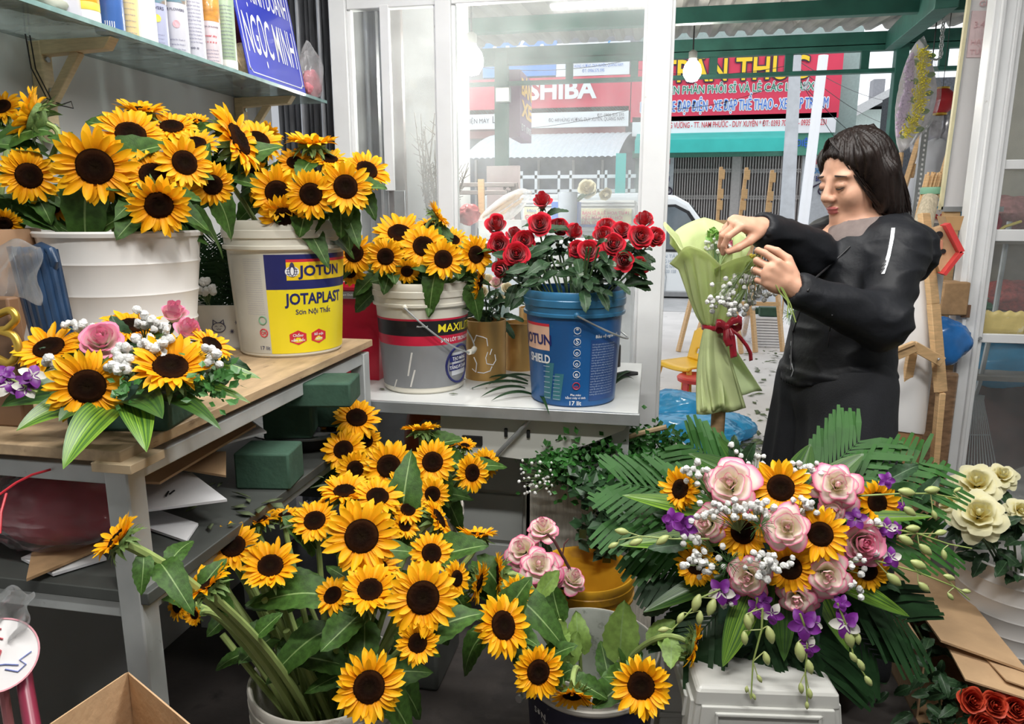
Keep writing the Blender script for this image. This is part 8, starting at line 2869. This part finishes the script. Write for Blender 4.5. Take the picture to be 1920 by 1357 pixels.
tl=(P(1726,72,3.6)-P(1690,286,3.6))
wu=tl.normalized()
wx=(_rt-wu*_rt.dot(wu)).normalized()
wn=wx.cross(wu)
L_=tl.length
w0=P(1690,286,3.6)
def wp(x,y,z=0):return w0+wu*(y*L_)+wx*(x+.035*sin(pi*y))+wn*z
def lens(m,w,z0,th,nm,k=26):
 g=MB()
 vs=[]
 for i in range(k+1):
  y=i/k
  h_=w*sin(pi*y)**.75
  for s in (-1,-.5,0,.5,1):
   vs.append(wp(h_*s,y,z0+th*(1-s*s)+.006*noise.noise(V((s*4,y*14,w*20)))))
 g.add(vs,[(i*5+j,i*5+j+1,i*5+6+j,i*5+5+j) for i in range(k) for j in range(4)])
 o=g.build(nm,m,t)
 o.modifiers.new('thick','SOLIDIFY').thickness=.002
 return o
lens(mat('wreath_base',(.80,.78,.80),.6,trans=.5),.098,-.01,.0,'backing')
g=MB()
for k in range(300):
 y=rf.uniform(.12,.86)
 x=-.058+rf.uniform(-.022,.022)-.02*abs(y-.5)
 if abs(x)<.10*sin(pi*y)**.75:g.ball(wp(x,y,.01),.008,6)
o=g.build('lilac_flowers',mat('lilac_bloom',(.62,.48,.66),.7),t)
o['kind']='stuff'
g=MB()
for k in range(420):
 y=rf.uniform(.14,.90)
 x=.0+rf.gauss(0,.014)-(.10*(.3-y) if y<.3 else 0)
 p=wp(x,y,.016)
 d=(wx*rf.uniform(-1,1)+wu*rf.uniform(-1,1)+wn*.6).normalized()*.024
 g.tube([p,p+d],.0028,4)
o=g.build('yellow_flowers',mat('yellow_bloom',(.85,.74,.05),.6),t)
o['kind']='stuff'
for k in range(10):
 y=.12+.08*k
 link('leaf',PLEAVES[k%2],t,leaf_m(wp(.03 if k%2 else -.02,y,.012),(wx*(1 if k%2 else -.8)+wu*.6).normalized(),wn,.045))
lens(film('crinkled_film',(.98,.98,.98),.12,.12,30,gloss=.35),.108,.012,.022,'clear_film')
pr_=PY(1690,286,6.3)
MB().tube([w0,V((w0.x,w0.y,0))],.012,8).build('stake',WOOD,t)
# --- behind the door glass: rake, bags, red netting
t=thing('leaf_rake','metal leaf rake with fan tines seen through the door glass','rake',PY(1830,900,3.5))
A=PY(1828,742,3.45)
MB().tube([PY(1893,415,3.45),PY(1866,580,3.45),PY(1836,720,3.45),A],.011,8).build('handle',STEEL,t)
MB().bar(PY(1813,742,3.45),PY(1845,745,3.45),.02,.012,V((0,1,0))).build('head',STEEL,t)
for k in range(15):
 f=k/14
 MB().tube([PY(1815+28*f,745,3.45),PY(1785+84*f,880,3.46-.02*sin(pi*f)),PY(1783+88*f,900,3.42)],.0022,5).build('tine',STEEL,t)
MB().tube([PY(1800+55*k/8,815,3.45) for k in range(9)],.0025,5).build('cross_wire',STEEL,t)
for px,py,Y,r_,sd_,m_,lb in ((1880,680,3.7,(.26,.14,.11),101,BLUEB,'blue plastic sack behind the door glass'),(1870,780,3.75,(.25,.15,.26),102,mat('dark_brown_film',(.10,.055,.05),.25,0,.4,7),'dark brown wrapped bale behind the rake'),(1898,555,3.6,(.14,.1,.07),103,mat('red_netting',(.42,.06,.05),.6,0,.5,60,bump=.5),'heap of red netting above the yellowed tape'),(1842,565,3.6,(.07,.06,.04),104,mat('green_goods',(.08,.32,.16),.5),'small green bundle behind the door glass'),(1885,400,3.6,(.16,.1,.075),105,mat('pink_fibre',(.55,.26,.26),.7,0,.3,40,bump=.6),'heap of pinkish fibre seen through the upper door glass'),(1862,420,3.5,(.03,.03,.045),106,mat('crimson_cloth',(.55,.03,.08),.6),'crimson cloth flower beside the pinkish fibre')):
 c=PY(px,py,Y)
 o=crumple(c,r_,sd_,44,.14,.07).build('goods_bag',m_)
 tag(o,lb,'bag')
t=thing('goods_shelf','dim storage shelves behind the door glass','shelf',PY(1880,900,3.9))
for py in (705,590,448):
 a=PY(1835,py,3.4)
 MB().span((PY(1836,400,3.4).x,3.40,a.z-.02),(3.0,4.1,a.z)).build('board',mat('dim_board',(.30,.28,.26),.7),t)
for x in (PY(1840,400,4.06).x,2.9):
 MB().span((x,4.06,0),(x+.03,4.1,1.6)).build('upright',STEEL,t)
struct('wall_outer',MB().span((PY(1852,400,4.15).x,4.15,0),(4.6,4.25,3.0)),mat('yellowish_render',(.62,.58,.50),.8),smooth=False)
o=MB().tube([PY(1846,500,3.3),PY(1862,440,3.3),PY(1884,425,3.3),PY(1915,415,3.3)],.006,6).build('hose',mat('yellow_hose',(.70,.55,.12),.5))
tag(o,'thin yellow cord hanging in the upper door glass','cord')
# ======== BOTTOM RIGHT: POT OF YELLOW ROSES, LONG CARTON
cY=P(1922,1030,2.10)
hY=cY.z
cY.z=0
bucket('flower_pot','white ribbed pot of yellow roses at the right edge',cY,.178,.13,hY,WPL,None,lip=False,steps=7,cat='pot')
potY=(cY,.16,hY,.1)
YG='yellow roses in the ribbed pot'
for px,py,w,ax_,ay,tt,lb in ((1831,900,92,-5,25,2.0,'tall open yellow rose at the top left of the ribbed pot'),(1880,888,60,10,30,2.12,'yellow rose at the back of the ribbed pot'),(1836,960,104,0,15,1.9,'largest yellow rose over the rim of the ribbed pot'),(1776,943,66,-50,10,1.98,'yellow rose leaning out to the left of the ribbed pot'),(1915,955,50,20,10,2.0,'yellow rose cut by the right picture edge')):
 rose(px,py,w,ax_,ay,tt,lb,'yellow',potY,5,(.06,.09),group=YG)
t=thing('rose_foliage','dark rose leaves filling the ribbed pot of yellow roses','foliage',V((cY.x,cY.y,hY)))
for k in range(60):
 a=rf.uniform(0,6.28)
 q=sqrt(rf.random())*.17
 p=V((cY.x+q*cos(a),cY.y+q*sin(a),hY+rf.uniform(-.02,.09)))
 link('leaf',rf.choice(RLEAVES),t,leaf_m(p,V((cos(a),sin(a),rf.uniform(-.3,.6))),V((0,0,.6))+(CAM-p).normalized()*.7,rf.uniform(.06,.09)))
MB().tube([V((cY.x,cY.y,.1)),V((cY.x,cY.y,hY+.05))],.004,6).build('stem',RSTEM,t)
# long carton
BX0,BX1,BY0,BY1,BH=.74,.945,1.76,2.36,.20
t=thing('carton','long brown cardboard flower carton lying on the floor, packed with red roses','box',(.85,2.0,0))
MB().span((BX0,BY0+.12,.004),(BX0+.005,BY1,BH+.005)).build('side',CARD,t,smooth=False)
MB().span((BX1,BY0,.004),(BX1+.005,BY1,BH)).build('side',CARD,t,smooth=False)
MB().span((BX0,BY0,0),(BX1,BY1,.005)).build('bottom',CARD_IN,t,smooth=False)
MB().span((BX0,BY1-.005,0),(BX1,BY1,BH)).build('end',CARD,t,smooth=False)
MB().prism([V((BX0+.035,BY0+.12,BH+.035)),V((BX1+.01,BY0+.06,BH+.01)),V((BX1+.01,BY1,BH+.01)),V((BX0+.025,BY1-.02,BH+.03))],(0,0,.006)).build('lid_flap',CARD,t,smooth=False)
MB().prism([V((BX0+.06,BY0+.02,BH-.005)),V((BX1+.005,BY0-.02,BH-.02)),V((BX1+.005,BY0+.09,BH)),V((BX0+.06,BY0+.14,BH+.01))],(0,0,.005)).build('inner_flap',CARD,t,smooth=False)
MB().prism([V((BX0+.15,BY0+.02,BH+.006)),V((BX1+.008,BY0+.0,BH-.002)),V((BX1+.008,BY0+.09,BH+.006)),V((BX0+.13,BY0+.14,BH+.012))],(0,0,.004)).build('inner_flap',CARD,t,smooth=False)
o=crumple((BX0+.02,BY0+.30,BH+.03),(.02,.03,.02),111,24,.4,.3).build('tape_wad',mat('white_tape_wad',(.72,.74,.74),.3,0,.2,40))
tag(o,'wad of white tape on the edge of the long carton','tape')
for i in range(4):
 for j in range(3):
  p=V((BX0+.075+i*.045+(j%2)*.02,BY0-.005+rf.uniform(-.01,.02),.06+j*.045))
  rt_=thing('rose','red orange rose packed tightly in the open end of the long carton','rose',p,'packed roses in the carton')
  link('bloom',PKR if (i or j) else globals().setdefault('PKR',rose_data('bloom',mat('orange_red_petal',(1,1,1),.55,0,.12,20,uvgrad=[(0,(.25,.01,.01)),(.6,(.50,.035,.015)),(1,(.66,.08,.03))]),77,TIGHT)),rt_,TRS(p,V((-.1,-.8,.5)),rf.uniform(0,6),.062))
  link('calyx',SEPAL,rt_,TRS(p,V((-.1,-.8,.5)),0,.062))
t=thing('rose_foliage','trail of dark rose leaves spilling from the long carton corner','foliage',V((BX0+.03,BY0+.1,.1)))
for k in range(90):
 f=rf.random()
 if f<.45:
  p=V((BX0+.03+rf.gauss(0,.02),BY0+.12+rf.uniform(0,.42),BH+rf.uniform(-.06,.02)))
 else:
  p=V((BX0+.02+rf.gauss(0,.045),BY0+.05+rf.gauss(0,.05),rf.uniform(.02,BH)))
 d=V((rf.uniform(-1,.6),rf.uniform(-1,.4),rf.uniform(-.8,.5)))
 link('leaf',rf.choice(RLEAVES),t,leaf_m(p,d,(CAM-p).normalized()+V((0,0,.3)),rf.uniform(.04,.07)))
MB().tube([V((BX0+.03,BY0+.45,BH)),V((BX0+.03,BY0+.2,BH-.02)),V((BX0+.02,BY0+.05,.12)),V((BX0+.02,BY0,.02))],.003,6).build('stem',RSTEM,t)
litter(7,lambda k:Pz(1640+rl.uniform(-60,40),1225+rl.uniform(-60,60),.003),.015,.03,'few green leaves on the dark floor by the long carton')
# ---- green bush in the old wooden crate under the desk corner
a,b=PY(986,906,2.10),PY(1112,1012,2.10)
t=thing('wooden_crate','rough white painted wooden crate holding greenery below the desk','crate',((a.x+b.x)/2,2.17,0))
OW=mat('peeling_white_wood',(.58,.55,.48),.8,0,.15,8,stretch=(14,14,2),bump=.3,spots=((.30,.25,.18),.34,14))
for (p,q) in (((a.x,2.10,.0),(b.x+.2,2.115,a.z)),((a.x,2.10,0),(a.x+.015,2.25,a.z)),((b.x+.185,2.10,0),(b.x+.2,2.25,a.z)),((a.x,2.235,0),(b.x+.2,2.25,a.z))):
 MB().span(p,q).build('side',OW,t,bev=.002)
MB().span((a.x,2.10,0),(b.x+.2,2.25,.01)).build('bottom',OW,t)
cr=V(((a.x+b.x)/2+.08,2.17,a.z))
bush('green_bush','mass of dark and bright greenery in the crate below the desk corner',[P(px,py,2.13+dd) for px,py,dd in ((1030,870,0),(1080,850,0),(1130,840,.02),(1180,820,.05),(1220,840,.05),(1150,880,0),(1100,900,-.02),(1210,880,.02),(1250,870,.05),(1060,880,-.02),(1190,860,0),(1260,840,.06),(1140,930,-.03),(1190,920,-.02),(1230,910,0))],2200,.015,.030,mat('dark_bush_leaf',(.030,.12,.022),.4,0,.4,12,trans=.1,spec=.3),.036,cr)
bush('ivy_trail','dark ivy trailing over the front of the white wooden crate',[P(px,py,2.05) for px,py in ((1120,930),(1130,970),(1118,1000),(1145,950),(1100,915),(1160,990),(1150,1030))],220,.03,.055,mat('dark_ivy',(.022,.06,.022),.45,0,.3,14),.022,cr)
breath(cr,[P(1000+rf.uniform(-30,36),893+rf.uniform(-34,36),2.06+rf.uniform(-.03,.03)) for k in range(40)],'loose spray of tiny white florets left of the crate greenery',.0042,None)
o=MB().tube([P(1160,825,2.12),P(1200,812,2.11),P(1250,800,2.09)],.008,7).build('cut_branch',mat('cut_branch',(.38,.28,.16),.7))
tag(o,'bare cut branch lying on the greenery','branch')
# ---- grasses, snippets and cutter on the desk
for k,(px,py,ex_,ey_) in enumerate(((990,720,880,730),(985,728,900,745),(990,715,905,712),(1000,740,920,752),(995,705,915,722),(1005,735,1030,778),(1150,715,1195,700),(1150,722,1190,712))):
 A,B=Pz(px,py,DZ+.006),Pz(ex_,ey_,DZ+.003)
 blade(A,B,.012,('long grass blade reaching left on the desk','second grass blade close to the desk edge','grass blade before the gold pot','grass blade nearest the desk front edge','grass blade touching the gold pot','grass blade hanging over the desk front edge','grass blade right of the blue bucket','lower grass blade right of the blue bucket')[k],PALM_D,.035,group='grass blades on the desk')
A=Pz(1158,700,DZ+.01)
t=thing('knife','black handled knife lying right of the blue bucket','knife',A)
MB().tube([Pz(1150,704,DZ+.012),Pz(1175,700,DZ+.012),Pz(1196,700,DZ+.012)],[.008,.011,.006],8).build('handle',BLACK,t)
MB().bar(Pz(1150,704,DZ+.012),Pz(1120,700,DZ+.012),.003,.014).build('blade',STEEL,t)
A=Pz(1150,686,DZ)
t=thing('candle_tin','small black tin with a gold star behind the blue bucket','tin',A)
MB().lathe([(.001,0),(.026,0),(.026,.075),(.024,.08),(.001,.08)],24,A).build('body',BLACK,t)
f=face_to(A)
MB().add([(A.x+.0265*cos(f+(.016 if k%2 else .036)*cos(pi/2+k*pi/5)/.0265*.5),A.y+.0265*sin(f+(.016 if k%2 else .036)*cos(pi/2+k*pi/5)/.0265*.5),A.z+.035+(.008 if k%2 else .018)*sin(pi/2+k*pi/5)) for k in range(10)],[tuple(range(10))]).build('gold_star',GLD,t,smooth=False)
litter(14,lambda k:Pz(rl.uniform(680,1180),rl.uniform(700,745),DZ+.003),.006,.018,'green snippets scattered on the desktop','cuttings')
